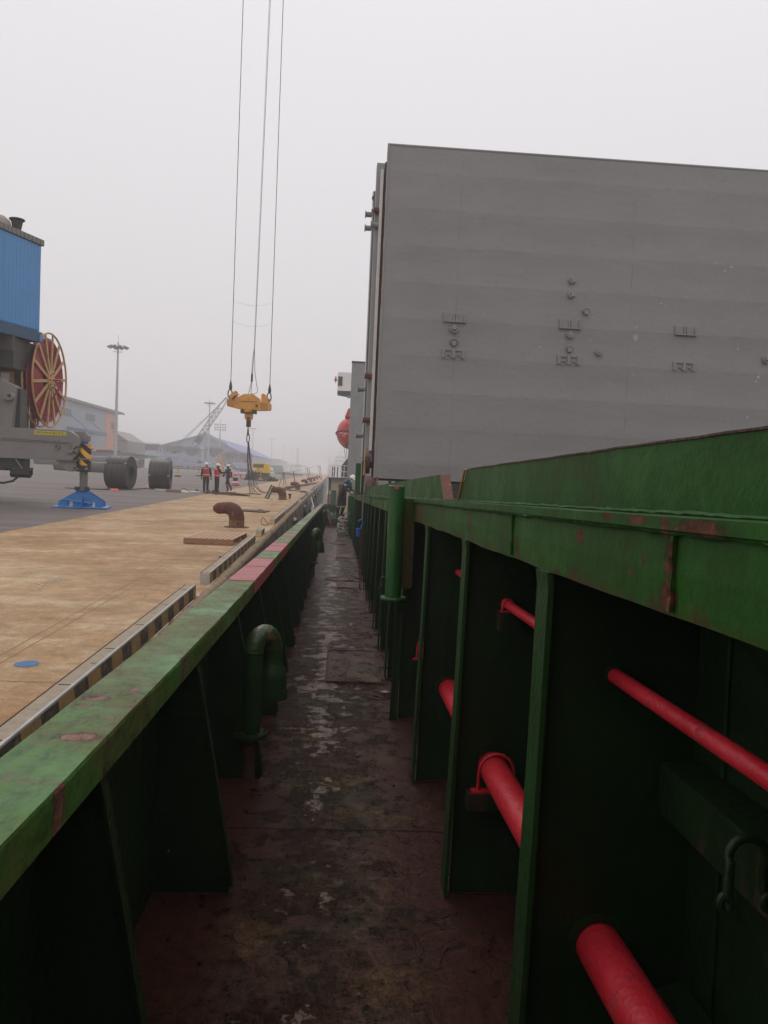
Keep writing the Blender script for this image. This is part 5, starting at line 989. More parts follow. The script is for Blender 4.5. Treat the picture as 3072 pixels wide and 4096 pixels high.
s = MB(); s.prism([(-10.54, 4.0), (-9.98, 3.75), (-10.06, 2.4), (-10.54, 2.4)], 'y', 24.95, 25.5); build('outrigger_box', s, 'cgrey', cr_, bevel=.015)
s = MB(); s.box(-10.06, -9.9, 25.2, 25.7, 2.4, 3.7); build('box_side', s, 'cdark', cr_)
s = MB(); s.lathe([(.06, -.10), (.13, -.10), (.13, .10), (.06, .10)], (-10.08, 24.85, 3.42), 'y', 20, closed=True); s.box(-10.3, -10.1, 24.8, 24.9, 3.3, 3.5); build('lifting_lug', s, 'cgrey', cr_, smooth=True)
# beam
pr = [(-10.6, 1.52), (-8.9, 1.52), (-8.15, 1.52), (-8.0, 1.7), (-7.92, 2.06), (-8.02, 2.28), (-8.2, 2.40), (-8.34, 2.44), (-10.6, 2.46)]
s = MB(); s.prism(pr, 'y', 24.86, 25.42); bm_ = build('outrigger_beam', s, 'cgrey', cr_, bevel=.012)
s = MB(); s.prism([(-8.25, 2.0), (-8.02, 2.0), (-7.78, 2.15), (-7.76, 2.30), (-7.88, 2.42), (-8.25, 2.42)], 'y', 25.2, 25.45); build('rear_web', s, 'cgrey', cr_)
s = MB(); s.prism([(-8.75, 1.52), (-8.05, 1.52), (-8.05, 1.2), (-8.3, 1.15)], 'y', 24.95, 25.4); build('beam_bracket', s, 'cgrey', cr_, bevel=.01)
s = MB(); s.box(-10.6, -7.95, 24.84, 25.44, 1.49, 1.52); build('bottom_flange', s, 'cgrey', cr_)
for dz in (0, .05):
    s = MB(); s.tube([(-10.55, 24.84, 2.12-dz), (-8.28+dz, 24.84, 2.08-dz), (-8.22-dz*.0, 24.84, 2.05-dz), (-8.22-dz*.6, 24.84, 1.8)], .013, 8); build('hydraulic_line', s, 'cgrey', bm_)
for x in (-10.3, -9.7, -9.1, -8.6): s = MB(); s.box(x-.02, x+.02, 24.82, 24.86, 2.04, 2.14); build('line_clip', s, 'cgrey', bm_)
s = MB(); s.lathe([(.05, 0), (.085, 0), (.085, -.05), (.05, -.05)], (-8.62, 24.85, 1.92), 'y', 18, closed=True); build('round_socket', s, 'cgrey', bm_)
s = MB(); s.box(-8.3, -8.12, 24.78, 24.86, 1.73, 1.82); build('valve_block', s, 'cgrey', bm_, bevel=.01)
s = MB(); s.tube([(-8.12, 24.8, 1.78), (-7.98, 24.8, 1.72), (-7.93, 24.8, 1.5), (-7.95, 24.8, 1.25)], .022, 8); build('black_hose', s, 'black', cr_)
s = MB(); s.tube([(-8.1, 24.82, 1.86), (-8.0, 24.82, 1.95), (-7.88, 24.82, 1.92), (-7.82, 24.82, 2.05), (-7.82, 24.82, 2.13)], .018, 8); build('black_hose', s, 'black', cr_)
s = MB(); s.box(-9.32, -8.35, 24.846, 24.858, 2.265, 2.39); sg = build('warning_sign', s, M.setdefault('signy', mat('sign_yellow', (.62, .56, .04), (.5, .45, .03), 6, .5)), cr_)
RXc = Matrix.Rotation(rad(90), 4, 'X')
tx = text('sign_lettering', '작업 반경내 접근금지', .088, 'black', sg, Matrix.Translation((-8.835+10, 24.842-26, 2.327)) @ RXc, .001)
for x in (-9.24, -8.43):
    s = MB(); s.lathe([(.030, 0), (.045, 0), (.045, -.006), (.030, -.006)], (x, 24.845, 2.328), 'y', 20, closed=True); build('prohibition_ring', s, 'capred', sg)
    s = MB(); s.cyl((x, 24.845, 2.328), (x, 24.842, 2.328), .030, 16); build('ring_centre', s, 'white', sg)
    s = MB(); s.box(x-.008, x+.008, 24.838, 24.842, 2.308, 2.345); build('hand_symbol', s, 'dark', sg)
# jack
s = MB(); s.lathe([(.20, 1.36), (.20, 2.02), (.22, 2.02), (.22, 2.04), (.02, 2.04)], (-7.86, 25.15, 0), 'z', 24); build('jack_cylinder', s, 'hazard', cr_, smooth=True)
s = MB(); s.lathe([(.14, 2.04), (.14, 2.12), (.02, 2.12)], (-7.90, 25.15, 0), 'z', 20); build('jack_cap', s, 'hblue', cr_)
s = MB(); s.box(-8.06, -7.66, 24.93, 25.37, 1.545, 1.585); build('jack_collar', s, 'cgrey', cr_, bevel=.01); s = MB(); s.box(-8.14, -7.7, 24.95, 25.3, 1.22, 1.3); build('lower_collar', s, 'cgrey', cr_, bevel=.01)
s = MB(); s.lathe([(.21, 1.16), (.24, 1.18), (.24, 1.21), (.22, 1.23), (.22, 1.36), (.02, 1.36)], (-7.87, 25.15, 0), 'z', 22); build('gland_ring', s, 'dark', cr_)
s = MB(); s.lathe([(.125, .58), (.125, 1.17)], (-7.87, 25.15, 0), 'z', 22); build('jack_rod', s, 'steel', cr_, smooth=True)
s = MB(); s.tube([(-7.95, 24.98, 1.12), (-7.93, 24.98, 1.0)], .02, 6); build('rod_pin', s, 'cgrey', cr_)
Tp = Matrix.Translation((-7.98, 25.45, 0)) @ Matrix.Rotation(rad(10), 4, 'Z')
def P_(pts): return [tuple(Tp @ Vector(p)) for p in pts]
s = MB(); s.box(-.82, .82, -.78, .78, .01, .045, Tp); build('pad_plate', s, 'pblue', cr_, bevel=.006)
s = MB(); s.box(-.20, .20, -.18, .18, .50, .57, Tp); build('pad_cap', s, 'pblue', cr_, bevel=.008)
s = MB(); s.add(P_([(-.22, -.16, .50), (.16, -.16, .50), (.30, -.42, .14), (-.58, -.40, .26)]+[(-.22, -.15, .48), (.16, -.15, .48), (.30, -.40, .12), (-.58, -.38, .24)]), [(0, 1, 2, 3), (4, 7, 6, 5), (0, 3, 7, 4), (1, 5, 6, 2), (2, 6, 7, 3)]); build('pad_hood', s, 'pblue', cr_)
for sgn in (-1, 1):
    s = MB(); o_ = [(-.68, .045), (-.70, .20), (-.52, .30), (-.20, .50), (.20, .50), (.66, .22), (.66, .045)]; yy = .36*sgn
    # side web with a rectangular slot, built round the slot
    s.add(P_([(x, yy, z) for x, z in [(-.68, .045), (-.68, .20), (-.45, .20), (-.45, .045)]]+[(x, yy+.025, z) for x, z in [(-.68, .045), (-.68, .20), (-.45, .20), (-.45, .045)]]), [(0, 1, 2, 3), (4, 7, 6, 5), (0, 4, 5, 1), (1, 5, 6, 2), (2, 6, 7, 3)])
    s.add(P_([(x, yy+dy, z) for dy in (0, .025) for x, z in [(-.68, .20), (-.2, .50), (.2, .50), (.66, .2)]]), [(0, 1, 2, 3), (4, 7, 6, 5), (0, 4, 5, 1), (1, 5, 6, 2), (2, 6, 7, 3), (0, 3, 7, 4)])
    s.add(P_([(x, yy+dy, z) for dy in (0, .025) for x, z in [(-.25, .045), (-.25, .2), (.25, .2), (.25, .045)]]), [(0, 1, 2, 3), (4, 7, 6, 5), (0, 4, 5, 1), (2, 6, 7, 3)])
    s.add(P_([(x, yy+dy, z) for dy in (0, .025) for x, z in [(.42, .045), (.42, .2), (.66, .2), (.66, .045)]]), [(0, 1, 2, 3), (4, 7, 6, 5), (0, 4, 5, 1), (2, 6, 7, 3)])
    build('pad_web', s, 'pblue', cr_)
s = MB(); s.prism([(-.72, .045), (-.72, .22), (-.16, .50), (.16, .50), (.72, .22), (.72, .045)], 'x', .02, .05); s.v = P_(s.v); build('cross_web', s, 'pblue', cr_)
for x in (-8.05, -7.72): s = MB(); s.box(x-.06, x+.06, 25.0, 25.12, .57, .68); build('pad_shackle', s, 'dark', cr_, bevel=.015)
# motor under the beam and hose
s = MB(); s.box(-10.2, -9.62, 24.95, 25.35, 1.18, 1.5); s.box(-9.95, -9.5, 24.9, 25.3, .98, 1.22); s.cyl((-10.1, 25.1, 1.02), (-9.5, 25.1, 1.02), .13, 12); build('steering_motor', s, 'dark', cr_, bevel=.015)
s = MB(); s.tube([(-9.9, 24.9, 1.48), (-9.68, 24.88, 1.18)], .02, 6); build('strut', s, 'cgrey', cr_)
s = MB(); s.tube([(-9.85, 25, .92), (-10.0, 25, .78), (-10.3, 25, .70), (-10.6, 25, .72), (-10.9, 25, .82)], .035, 8); build('drooping_hose', s, 'dark', cr_, smooth=True)
s = MB(); s.box(-10.55, -10.2, 24.95, 25.5, 1.1, 1.5); build('wheel_bogie', s, 'dark', cr_, bevel=.03)
for y_ in (26.2, 27.6, 29.0):
    s = MB(); s.lathe([(.2, -.2), (.58, -.2), (.62, -.12), (.62, .12), (.58, .2), (.2, .2)], (-12.9, y_, .62), 'x', 24); build('tyre', s, 'black', cr_, smooth=True)
# cable reel
rc = Vector((-10.35, 28.5, 4.33)); R_ = 1.66
s = MB(); s.box(-11.2, -11.0, 28.2, 28.8, 1.6, 4.4); s.box(-11.05, -10.6, 28.3, 28.7, 4.2, 4.45); build('reel_bearer', s, 'cdark', cr_)
for dx in (-.17, .17):
    s = MB(); s.tube([(rc.x+dx, rc.y+R_*cos(a), rc.z+R_*sin(a)) for a in [i*2*pi/64 for i in range(64)]], .035, 6, closed=True); rim = build('reel_rim', s, 'reel', cr_, smooth=True)
    for i in range(14):
        a = i*2*pi/14+.12; s = MB(); d_ = Vector((0, cos(a), sin(a))); p_ = Vector((0, -sin(a), cos(a)))
        a0, a1 = rc+Vector((dx*1.1, 0, 0))+d_*.22, rc+Vector((dx, 0, 0))+d_*(R_-.01)
        vs = [a0+p_*.055+Vector((q_, 0, 0)) for q_ in (-.02, .02)]+[a0-p_*.055+Vector((q_, 0, 0)) for q_ in (-.02, .02)]+[a1+p_*.055+Vector((q_, 0, 0)) for q_ in (-.02, .02)]+[a1-p_*.055+Vector((q_, 0, 0)) for q_ in (-.02, .02)]
        s.add(vs, [(0, 1, 3, 2), (4, 6, 7, 5), (0, 4, 5, 1), (2, 3, 7, 6), (0, 2, 6, 4), (1, 5, 7, 3)]); build('spoke', s, 'reel', rim)
for i in range(20):
    r_ = .50+.051*i; s = MB(); s.tube([(rc.x+(.10 if i % 2 else .08), rc.y+r_*cos(a), rc.z+r_*sin(a)) for a in [k_*2*pi/48 for k_ in range(48)]], .0245, 6, closed=True); build('cable_turn', s, 'hose', cr_, smooth=True)
    s = MB(); s.tube([(rc.x-.10, rc.y+r_*cos(a), rc.z+r_*sin(a)) for a in [k_*2*pi/32 for k_ in range(32)]], .0225, 5, closed=True); build('cable_turn', s, 'hose', cr_)
s = MB(); s.lathe([(.50, -.10), (.50, .06)], tuple(rc), 'x', 30); build('reel_drum', s, 'rust_dk', cr_)
s = MB(); s.lathe([(.05, .18), (.34, .20), (.34, .24), (.28, .26), (.05, .28)], tuple(rc), 'x', 26); hub = build('reel_hub', s, 'reel', cr_)
for i in range(10): s = MB(); a = i*pi/5; s.cyl((rc.x+.24, rc.y+.26*cos(a), rc.z+.26*sin(a)), (rc.x+.285, rc.y+.26*cos(a), rc.z+.26*sin(a)), .03, 6); build('hub_bolt', s, 'rust_dk', hub)
s = MB(); s.tube([(rc.x+.28, rc.y, rc.z+.02), (rc.x+.55, rc.y-.02, rc.z+.02), (rc.x+.62, rc.y-.02, rc.z-.08), (rc.x+.35, rc.y, rc.z-.5), (rc.x+.24, rc.y, rc.z-.7)], .035, 8); build('feed_cable', s, 'hose', cr_, smooth=True)
s = MB(); s.tube([(-10.52, 28.0, 3.6), (-10.53, 28.0, 1.9)], .04, 8); build('hanging_cable', s, 'hose', cr_)
s = MB(); s.box(-10.75, -10.6, 28.2, 28.4, 1.5, 3.8); build('cable_guide', s, 'cgrey', cr_)

# ---------------------------------------------------------------- hook block on the crane wires
hb = thing('crane_hook_rotator', 'yellow powered rotating hook block with diagonal stripes hanging over the quay', 'hook block', (-4.98, 46, 5.3))
X0, Y0 = -4.98, 46
zt = lambda x, z: (X0+x, z)
s = MB(); s.prism([zt(-1.27, 5.50), zt(1.20, 5.42), zt(1.27, 5.36), zt(1.27, 4.98), zt(.70, 4.93), zt(-.35, 4.94), zt(-1.27, 5.12)], 'y', Y0-.30, Y0+.30); build('lower_body', s, 'yellow', hb, bevel=.015)
s = MB(); s.prism([zt(-.82, 5.50), zt(-.78, 5.58), zt(-.28, 5.86), zt(.25, 5.86), zt(.62, 5.62), zt(.66, 5.44)], 'y', Y0-.26, Y0+.26); build('upper_body', s, 'yellow', hb, bevel=.015)
s = MB(); s.prism([zt(-.48, 5.74), zt(-.32, 5.83), zt(.18, 5.83), zt(.34, 5.70), zt(.34, 4.96), zt(-.48, 4.97)], 'y', Y0-.36, Y0-.29); build('front_cover', s, 'yellow', hb, bevel=.012)
for x0, x1 in ((-.53, -.46), (.31, .38)): s = MB(); s.box(X0+x0, X0+x1, Y0-.41, Y0-.36, 4.97, 5.68); build('cover_rib', s, 'yellow', hb, bevel=.008)
s = MB(); s.box(X0-.60, X0+.46, Y0-.385, Y0-.365, 5.395, 5.425); build('joint_flange', s, 'rust', hb)
s = MB(); s.prism([zt(-1.265, 5.495), zt(-.72, 5.48), zt(-.85, 5.05), zt(-1.265, 5.13)], 'y', Y0-.308, Y0-.301); build('stripe_panel', s, 'hazard2', hb)
s = MB(); s.prism([zt(.62, 5.40), zt(1.12, 5.385), zt(1.12, 4.985), zt(.70, 4.98)], 'y', Y0-.308, Y0-.301); build('stripe_panel', s, 'hazard3', hb)
s = MB(); s.box(X0-1.12, X0-.66, Y0-.316, Y0-.308, 5.21, 5.35); lp = build('lettering_panel', s, 'yellow', hb)
text('lettering', 'SWL 37T', .14, 'rust_dk', lp, Matrix.Translation((-.89, -.318, 5.28-5.3)) @ RXc, .002)
s = MB(); s.cyl((X0+.47, Y0-.34, 5.19), (X0+.47, Y0-.30, 5.19), .075, 10); build('drain_plug', s, 'dark', hb)
s = MB(); s.cyl((X0+.02, Y0-.39, 5.55), (X0+.02, Y0-.36, 5.55), .03, 8); build('grease_plug', s, 'capred', hb)
for sgn, zz in ((-1, 5.5), (1, 5.42)):
    pts = [(-1.20, .03), (-1.24, .12), (-1.20, .20), (-.93, .46), (-.84, .52), (-.73, .50), (-.69, .42), (-.70, .0)]
    s = MB(); s.prism([zt(-a*sgn if sgn > 0 else a, zz+b2) for a, b2 in pts], 'y', Y0-.14, Y0-.06); s.prism([zt(-a*sgn if sgn > 0 else a, zz+b2) for a, b2 in pts], 'y', Y0+.06, Y0+.14); lug = build('lifting_lug', s, 'yellow', hb)
    for a, b2, r_ in ((-.80, .42, .07), (-1.14, .12, .055)):
        x = X0+(a if sgn < 0 else -a); s = MB(); s.lathe([(r_*.5, -.16), (r_, -.16), (r_, .16), (r_*.5, .16)], (x, Y0, zz+b2), 'y', 14, closed=True); build('pin_boss', s, 'rust' if r_ < .06 else 'yellow', lug)
    x = X0+1.14*sgn; s = MB(); s.tube([(x+.10*cos(a)*1.2*sgn+.0, Y0-.0, zz+.33+.27*sin(a)) for a in [i*2*pi/16 for i in range(16)]], .036, 8, closed=True); build('shackle_ring', s, 'wire', hb, smooth=True)
s = MB(); s.cyl((X0-1.0, Y0-.2, 5.50), (X0-.78, Y0-.2, 5.72), .055, 10); s.cyl((X0-.8, Y0-.2, 5.70), (X0-.55, Y0-.2, 5.82), .02, 8); build('hydraulic_cylinder', s, 'dark', hb)
s = MB(); s.box(X0+1.18, X0+1.29, Y0-.2, Y0+.2, 4.99, 5.32); build('end_cage', s, 'steel', hb)
s = MB(); s.box(X0-.47, X0+.44, Y0-.32, Y0+.32, 4.74, 4.93); build('swivel_plate', s, 'dark', hb, bevel=.01)
s = MB(); s.lathe([(.33, 4.80), (.36, 4.84), (.36, 4.95)], (X0-.02, Y0-.05, 0), 'z', 22); build('swivel_drum', s, 'yellow', hb, smooth=True)
s = MB(); s.prism([(X0-.24, 4.78), (X0+.24, 4.78), (X0+.24, 4.50)]+[(X0+.24*cos(a), 4.50-.20*sin(a)) for a in [i*pi/8 for i in range(1, 8)]]+[(X0-.24, 4.50)], 'y', Y0-.12, Y0+.12); build('swivel_yoke', s, 'yellow', hb)
s = MB(); s.box(X0-.10, X0+.10, Y0-.16, Y0+.1, 4.40, 4.52); build('yoke_pin', s, 'dark', hb, bevel=.02)
s = MB(); s.box(X0-.13, X0+.13, Y0-.12, Y0+.12, 3.95, 4.38); build('hook_block', s, 'dark', hb, bevel=.02)
s = MB(); s.tube([(X0-.02, Y0, 3.98), (X0-.02, Y0, 3.62), (X0-.02, Y0, 3.45)], [.045, .055, .07], 10); build('hook_shank', s, 'wire', hb)
s = MB(); s.box(X0-.05, X0+.03, Y0-.08, Y0-.05, 3.80, 3.95); build('orange_tag', s, 'yellow', hb)
for i, (x0, z0, x1, sp) in enumerate(((-6.10, 6.08, -6.13, .10), (-3.82, 6.0, -3.85, .10))):
    t = thing('hoist_wire', ('left' if i == 0 else 'right')+' heavy hoist wire rising from the yellow hook block into the sky', 'wire rope', (x0, Y0, z0))
    s = MB(); s.tube([(x0, Y0, z0), (x0, Y0, z0+.12), (x0, Y0, z0+.25), (x0, Y0, z0+.55)], [.07, .10, .085, .025], 10); build('socket', s, 'wire', t, smooth=True)
    s = MB(); s.tube([(x0, Y0, z0+.5), ((x0+x1)/2, Y0, 18), (x1, Y0, 32)], .021, 6); build('strand', s, 'wire', t)
t = thing('power_cable', 'slack power cable looping down beside the chains to the yellow hook block', 'cable', (-4.6, Y0, 6))
s = MB(); s.tube([(-4.55, Y0, 32), (-4.72, Y0, 14), (-4.78, Y0, 8.5), (-4.72, Y0, 7.2), (-4.58, Y0, 6.4), (-4.52, Y0, 6.15), (-4.56, Y0, 5.98), (-4.72, Y0, 5.91), (-4.9, Y0, 5.90)], .016, 6); build('cable_run', s, 'wire', t)
t = thing('tag_wire', 'thin second wire running up beside the power cable', 'wire', (-4.7, Y0, 8)); s = MB(); s.tube([(-4.62, Y0+.1, 32), (-4.82, Y0, 8.4)], .010, 5); build('strand', s, 'wire', t)
t = thing('chain_bridle', 'chains with a black spring sleeve carrying the middle of the yellow hook block', 'chain', (-4.85, Y0, 6.5))
s = MB(); chain(s, (-4.80, Y0, 8.5), (-4.86, Y0, 7.05), .09, .010, .028); chain(s, (-4.84, Y0, 8.4), (-4.90, Y0, 7.05), .09, .010, .028); o = build('upper_chain', s, 'steel', t); o['kind'] = 'stuff'
s = MB(); s.cyl((-4.88, Y0, 7.08), (-4.88, Y0, 6.6), .06, 10); build('spring_sleeve', s, 'black', t)
s = MB(); chain(s, (-4.90, Y0, 6.6), (-5.05, Y0, 5.87), .09, .010, .028); chain(s, (-4.88, Y0, 6.6), (-4.90, Y0, 5.87), .09, .010, .028); o = build('lower_chain', s, 'steel', t); o['kind'] = 'stuff'
for zz in (14.6, 13.4):
    t = thing('spacer_line', 'thin sagging line strung between the hoist wires, '+('upper' if zz > 14 else 'lower')+' of two', 'line', (-5, Y0, zz), 'thin lines between the hoist wires')
    zz -= 3.35; s = MB(); s.tube([(-6.1+2.27*i/14, Y0, zz-.22*sin(pi*i/14)) for i in range(15)], .006, 4); build('line_run', s, 'galv', t)
t = thing('lifting_slings', 'long dark wire slings hanging from the hook down to the quay', 'slings', (-5, Y0, 0))
s = MB(); s.tube([(-4.98+.08*sin(a)*(1 if True else 1), Y0, 3.28+.26*cos(a)) for a in [i*2*pi/14 for i in range(14)]], .030, 8, closed=True); build('sling_eye', s, 'wire', t, smooth=True)
for pts in ([(-4.99, 46, 3.05), (-4.98, 46, 2), (-4.86, 46, .6), (-4.76, 46, .02)], [(-4.96, 46, 3.05), (-4.95, 46, 2), (-4.80, 46, .6), (-4.70, 46, .02)], [(-4.97, 45.9, 3.05), (-4.93, 45.9, 2), (-4.68, 45.9, .6), (-4.60, 45.9, .02)], [(-4.95, 45.9, 3.05), (-4.86, 46, 1.9), (-4.60, 46, .8), (-4.50, 46, .05)],
            [(-4.93, 46, 3.05), (-4.80, 46, 1.7), (-4.50, 46, .55), (-4.25, 45.8, .22), (-3.9, 45.4, .12), (-3.7, 45.2, .16), (-3.5, 45, .03)], [(-4.92, 46, 3.05), (-4.74, 46, 1.6), (-4.35, 46, .5), (-4.1, 45.6, .14), (-4.0, 45.2, .03), (-4.15, 44.9, .06), (-4.6, 45.3, .4), (-4.9, 45.6, .62)], [(-4.78, 45.8, .62), (-4.4, 45.7, .42), (-3.9, 45.3, .16), (-3.3, 44.5, .10), (-2.9, 44, .12)]):
    s = MB(); s.tube(pts, .017, 6); build('sling_leg', s, 'wire', t, smooth=True)
s = MB(); s.box(-4.85, -4.35, 45.9, 46.1, .0, .04); build('sling_foot', s, 'dark', t)
t = thing('ladder_section', 'green and white ladder section leaning against the second bollard', 'ladder', (-3.2, 39.3, 0))
s = MB(); B0, B1 = Vector((-3.22, 39.2, .0)), Vector((-2.90, 39.0, .70)); dr = (B1-B0).normalized(); wd = Vector((1, 0, -.45)).normalized()
for k_, m_ in ((-.075, 'tarpg'), (.075, 'green')):
    s = MB(); s.tube([B0+wd*k_, B1+wd*k_], .028, 6); build('stile', s, m_, t)
s = MB(); s.tube([B0+dr*.06, B1-dr*.06], .045, 4); build('white_board', s, 'slingw', t)
for i in range(5): s = MB(); c_ = B0.lerp(B1, .06+.22*i); s.tube([c_-wd*.11, c_+wd*.11], .02, 5); build('rung', s, 'green', t)
s = MB(); s.tube([B0-wd*.12, B0+Vector((-.5, .3, .02)), B0+Vector((-.9, .2, .01))], .012, 5); build('trailing_rope', s, 'rope', t)
# plastic litter
for i, (x, y_, lab) in enumerate([(-4.05, 44.3, 'scrap of white plastic under the wire slings'), (-1.95, 37.2, 'white plastic scrap by the kerb with a yellow end'), (-2.9, 38.0, 'white plastic scrap between the ladder and the bollard')]):
    t = thing('plastic_litter', lab, 'litter', (x, y_, 0), 'white plastic scraps on the quay'); s = MB(); s.grid(lambda u, v: (x+.35*u+.08*sin(v*5), y_+.4*v+.1*sin(u*6), .004+.03*abs(sin(u*9+i)*sin(v*7))), 10, 8); build('film', s, 'slingw', t, smooth=True)

# ================================================================== FAR YARD
ORD = ['first', 'second', 'third', 'fourth', 'fifth', 'sixth', 'seventh', 'eighth', 'ninth', 'tenth']
def mast(x, y, H, lab, kind='ring'):
    g = gz(x); t = thing('light_mast', lab, 'light mast', (x, y, g), 'high light masts over the yard')
    s = MB(); s.tube([(x, y, g), (x, y, g+H*.5), (x, y, g+H)], [.36 if y < 200 else .36, .28, .17], 14); build('pole', s, 'galv', t, smooth=True)
    if kind == 'ring':
        s = MB(); s.lathe([(.4, -.1), (1.15, -.05), (1.2, .1), (.4, .15)], (x, y, g+H-.1), 'z', 20, closed=True); build('head_ring', s, 'galv_dk', t)
        for i in range(10):
            a = i*2*pi/10+.2; s = MB(); c_ = Vector((x+1.75*cos(a), y+1.75*sin(a), g+H+.05)); R_ = Matrix.Translation(c_) @ Matrix.Rotation(a, 4, 'Z') @ Matrix.Rotation(rad(25), 4, 'Y')
            s.box(-.34, .34, -.28, .28, -.14, .14, R_); build('floodlight', s, 'galv_dk', t, bevel=.03)
        s = MB(); s.tube([(x+.9*cos(a), y+.9*sin(a), g+H-.9) for a in [i*pi/6 for i in range(12)]], .04, 5, closed=True); build('service_ring', s, 'galv', t)
        s = MB(); s.tube([(x, y, g+H), (x, y, g+H+1.0)], [.12, .1], 6); s.tube([(x, y, g+H+1), (x, y, g+H+2.4)], .035, 5); build('lightning_rod', s, 'galv_dk', t)
    elif kind == 'far':
        s = MB(); s.lathe([(.3, -.15), (1.9, -.1), (2.0, .15), (.3, .3)], (x, y, g+H), 'z', 16); build('head_ring', s, 'galv_dk', t)
    else:
        for z in (-.2, -1.3, -2.2):
            s = MB(); s.box(x-2., x+2.2, y-.1, y+.1, g+H+z-.06, g+H+z+.06); build('cross_arm', s, 'galv_dk', t)
            for dx in (-1.9, -1.0, 1., 1.9): s = MB(); s.box(x+dx-.25, x+dx+.25, y-.2, y+.2, g+H+z-.1, g+H+z+.35); build('floodlight', s, 'galv_dk', t, bevel=.03)
        s = MB(); s.tube([(x, y, g+H), (x, y, g+H+2.2)], .06, 5); build('lightning_rod', s, 'galv_dk', t)
for i, (x, y, H, lab, k_) in enumerate([(-43.4, 158, 24.0, 'tall light mast nearest the viewer, in front of the grey and orange warehouse', 'ring'), (-45.1, 285, 24.1, 'second tall light mast, behind the crawler crane boom', 'ring'), (-43.2, 300, 17.5, 'lattice topped floodlight pole with stacked cross arms right of the second mast', 'tower'),
        (-46.2, 452, 24.2, 'light mast just right of the hanging lifting slings', 'far'), (-46.2, 593, 24.2, 'light mast above the pale far warehouse end', 'far'), (-46.3, 746, 24.2, 'light mast right of the pale far warehouse', 'far'), (-46.3, 905, 24.2, 'faint light mast in the haze, third from the ship', 'far'), (-46.3, 1060, 24.2, 'very faint light mast in the haze, second from the ship', 'far'), (-46.3, 1240, 24.2, 'faintest light mast, nearly lost in the haze', 'far')]):
    mast(x, y, H, lab, k_)
t = thing('haze_chimney', 'plain thin pole without lamps standing among the faint masts', 'pole', (-44, 1000, .7)); s = MB(); s.tube([(-44.5, 1010, .7), (-44.5, 1010, 31)], [1.4, 1.1], 10); build('shaft', s, 'galv_dk', t)
# grey and orange warehouse
wh = thing('grey_warehouse', 'grey clad warehouse with orange corner, small louvred windows and blue canopy', 'warehouse', (-63, 160, .7))
s = MB(); s.box(-110, -63, 80, 219, .6, 16.0); build('wall', s, 'whgrey', wh)
for i in range(9): s = MB(); s.box(-63.0, -62.96, 80, 219, 2.2+1.55*i, 2.26+1.55*i); build('cladding_joint', s, 'cgrey', wh)
s = MB(); s.box(-110, -62.94, 219, 231, .6, 15.9); build('orange_corner', s, 'orange', wh)
s = MB(); s.box(-63.02, -62.90, 198.5, 219, .6, 5.4); build('orange_base_band', s, 'orange', wh)
s = MB(); s.prism([(-63.0+.9, 15.9), (-63+.9, 16.5), (-86, 19.5), (-110, 16.5), (-110, 15.9)], 'y', 79, 234); build('roof', s, 'cgrey', wh)
s = MB(); s.box(-62.2, -62.0, 79, 235, 15.85, 16.25); build('eave_gutter', s, 'steel', wh)
for y in (130, 166): s = MB(); s.lathe([(1., 0), (1., .8), (1.3, 1.0), (.3, 1.6)], (-66, y, 16.8), 'z', 10); build('roof_vent', s, 'steel', wh)
def louvre(x, y0, y1, z0, z1):
    s = MB(); s.box(x, x+.05, y0, y1, z0, z1); o = build('louvre_window', s, 'cdark', wh)
    n = 7
    for i in range(n+1): y = y0+(y1-y0)*i/n; q_ = MB(); q_.box(x+.05, x+.12, y-.10, y+.10, z0, z1); build('slat', q_, 'whgrey', o)
louvre(-62.98, 183, 190.5, 12.1, 13.9); louvre(-62.98, 201.5, 209, 12.1, 13.9); louvre(-62.93, 224, 230.5, 11.2, 13.1); louvre(-62.98, 160, 168, 12.1, 13.9)
s = MB(); s.prism([(-63, 9.7), (-58.5, 9.2), (-58.5, 8.4), (-63, 8.6)], 'y', 188, 205); build('canopy', s, 'canopy', wh)
for y in (190, 202): s = MB(); s.cyl((-62.9, y, 12.6), (-58.8, y, 9.3), .10, 6); build('canopy_rod', s, 'canopy', wh)
s = MB(); s.box(-63, -62.9, 189, 200, 1, 7.6); build('loading_door', s, 'cgrey', wh)
s = MB(); s.box(-62.95, -61.5, 186, 192, 7.0, 7.4); build('small_canopy', s, 'cdark', wh)
for y, x_ in ((176, -62.9), (225, -62.85)):
    s = MB(); s.prism([(y, 10.1), (y+.8, 10.7), (y+1.3, 10.3), (y+2.2, 10.8), (y+1.6, 10.0), (y+1.0, 10.2)], 'x', x_, x_+.04); build('bird_logo', s, 'cgrey', wh)
t = thing('annex_building', 'small plain grey annex at the far corner of the orange cornered warehouse', 'building', (-64, 245, .7)); s = MB(); s.prism([(-75, .6), (-75, 11.5), (-67, 11.5), (-62.2, 8.4), (-62.2, .6)], 'y', 240, 262); build('wall', s, 'cgrey', t)
t['label'] = 'small plain grey annex just right of the orange cornered warehouse'
s = MB(); s.box(-75, -62, 239.8, 240, 8.2, 8.5); build('eave_strip', s, 'cdark', t)
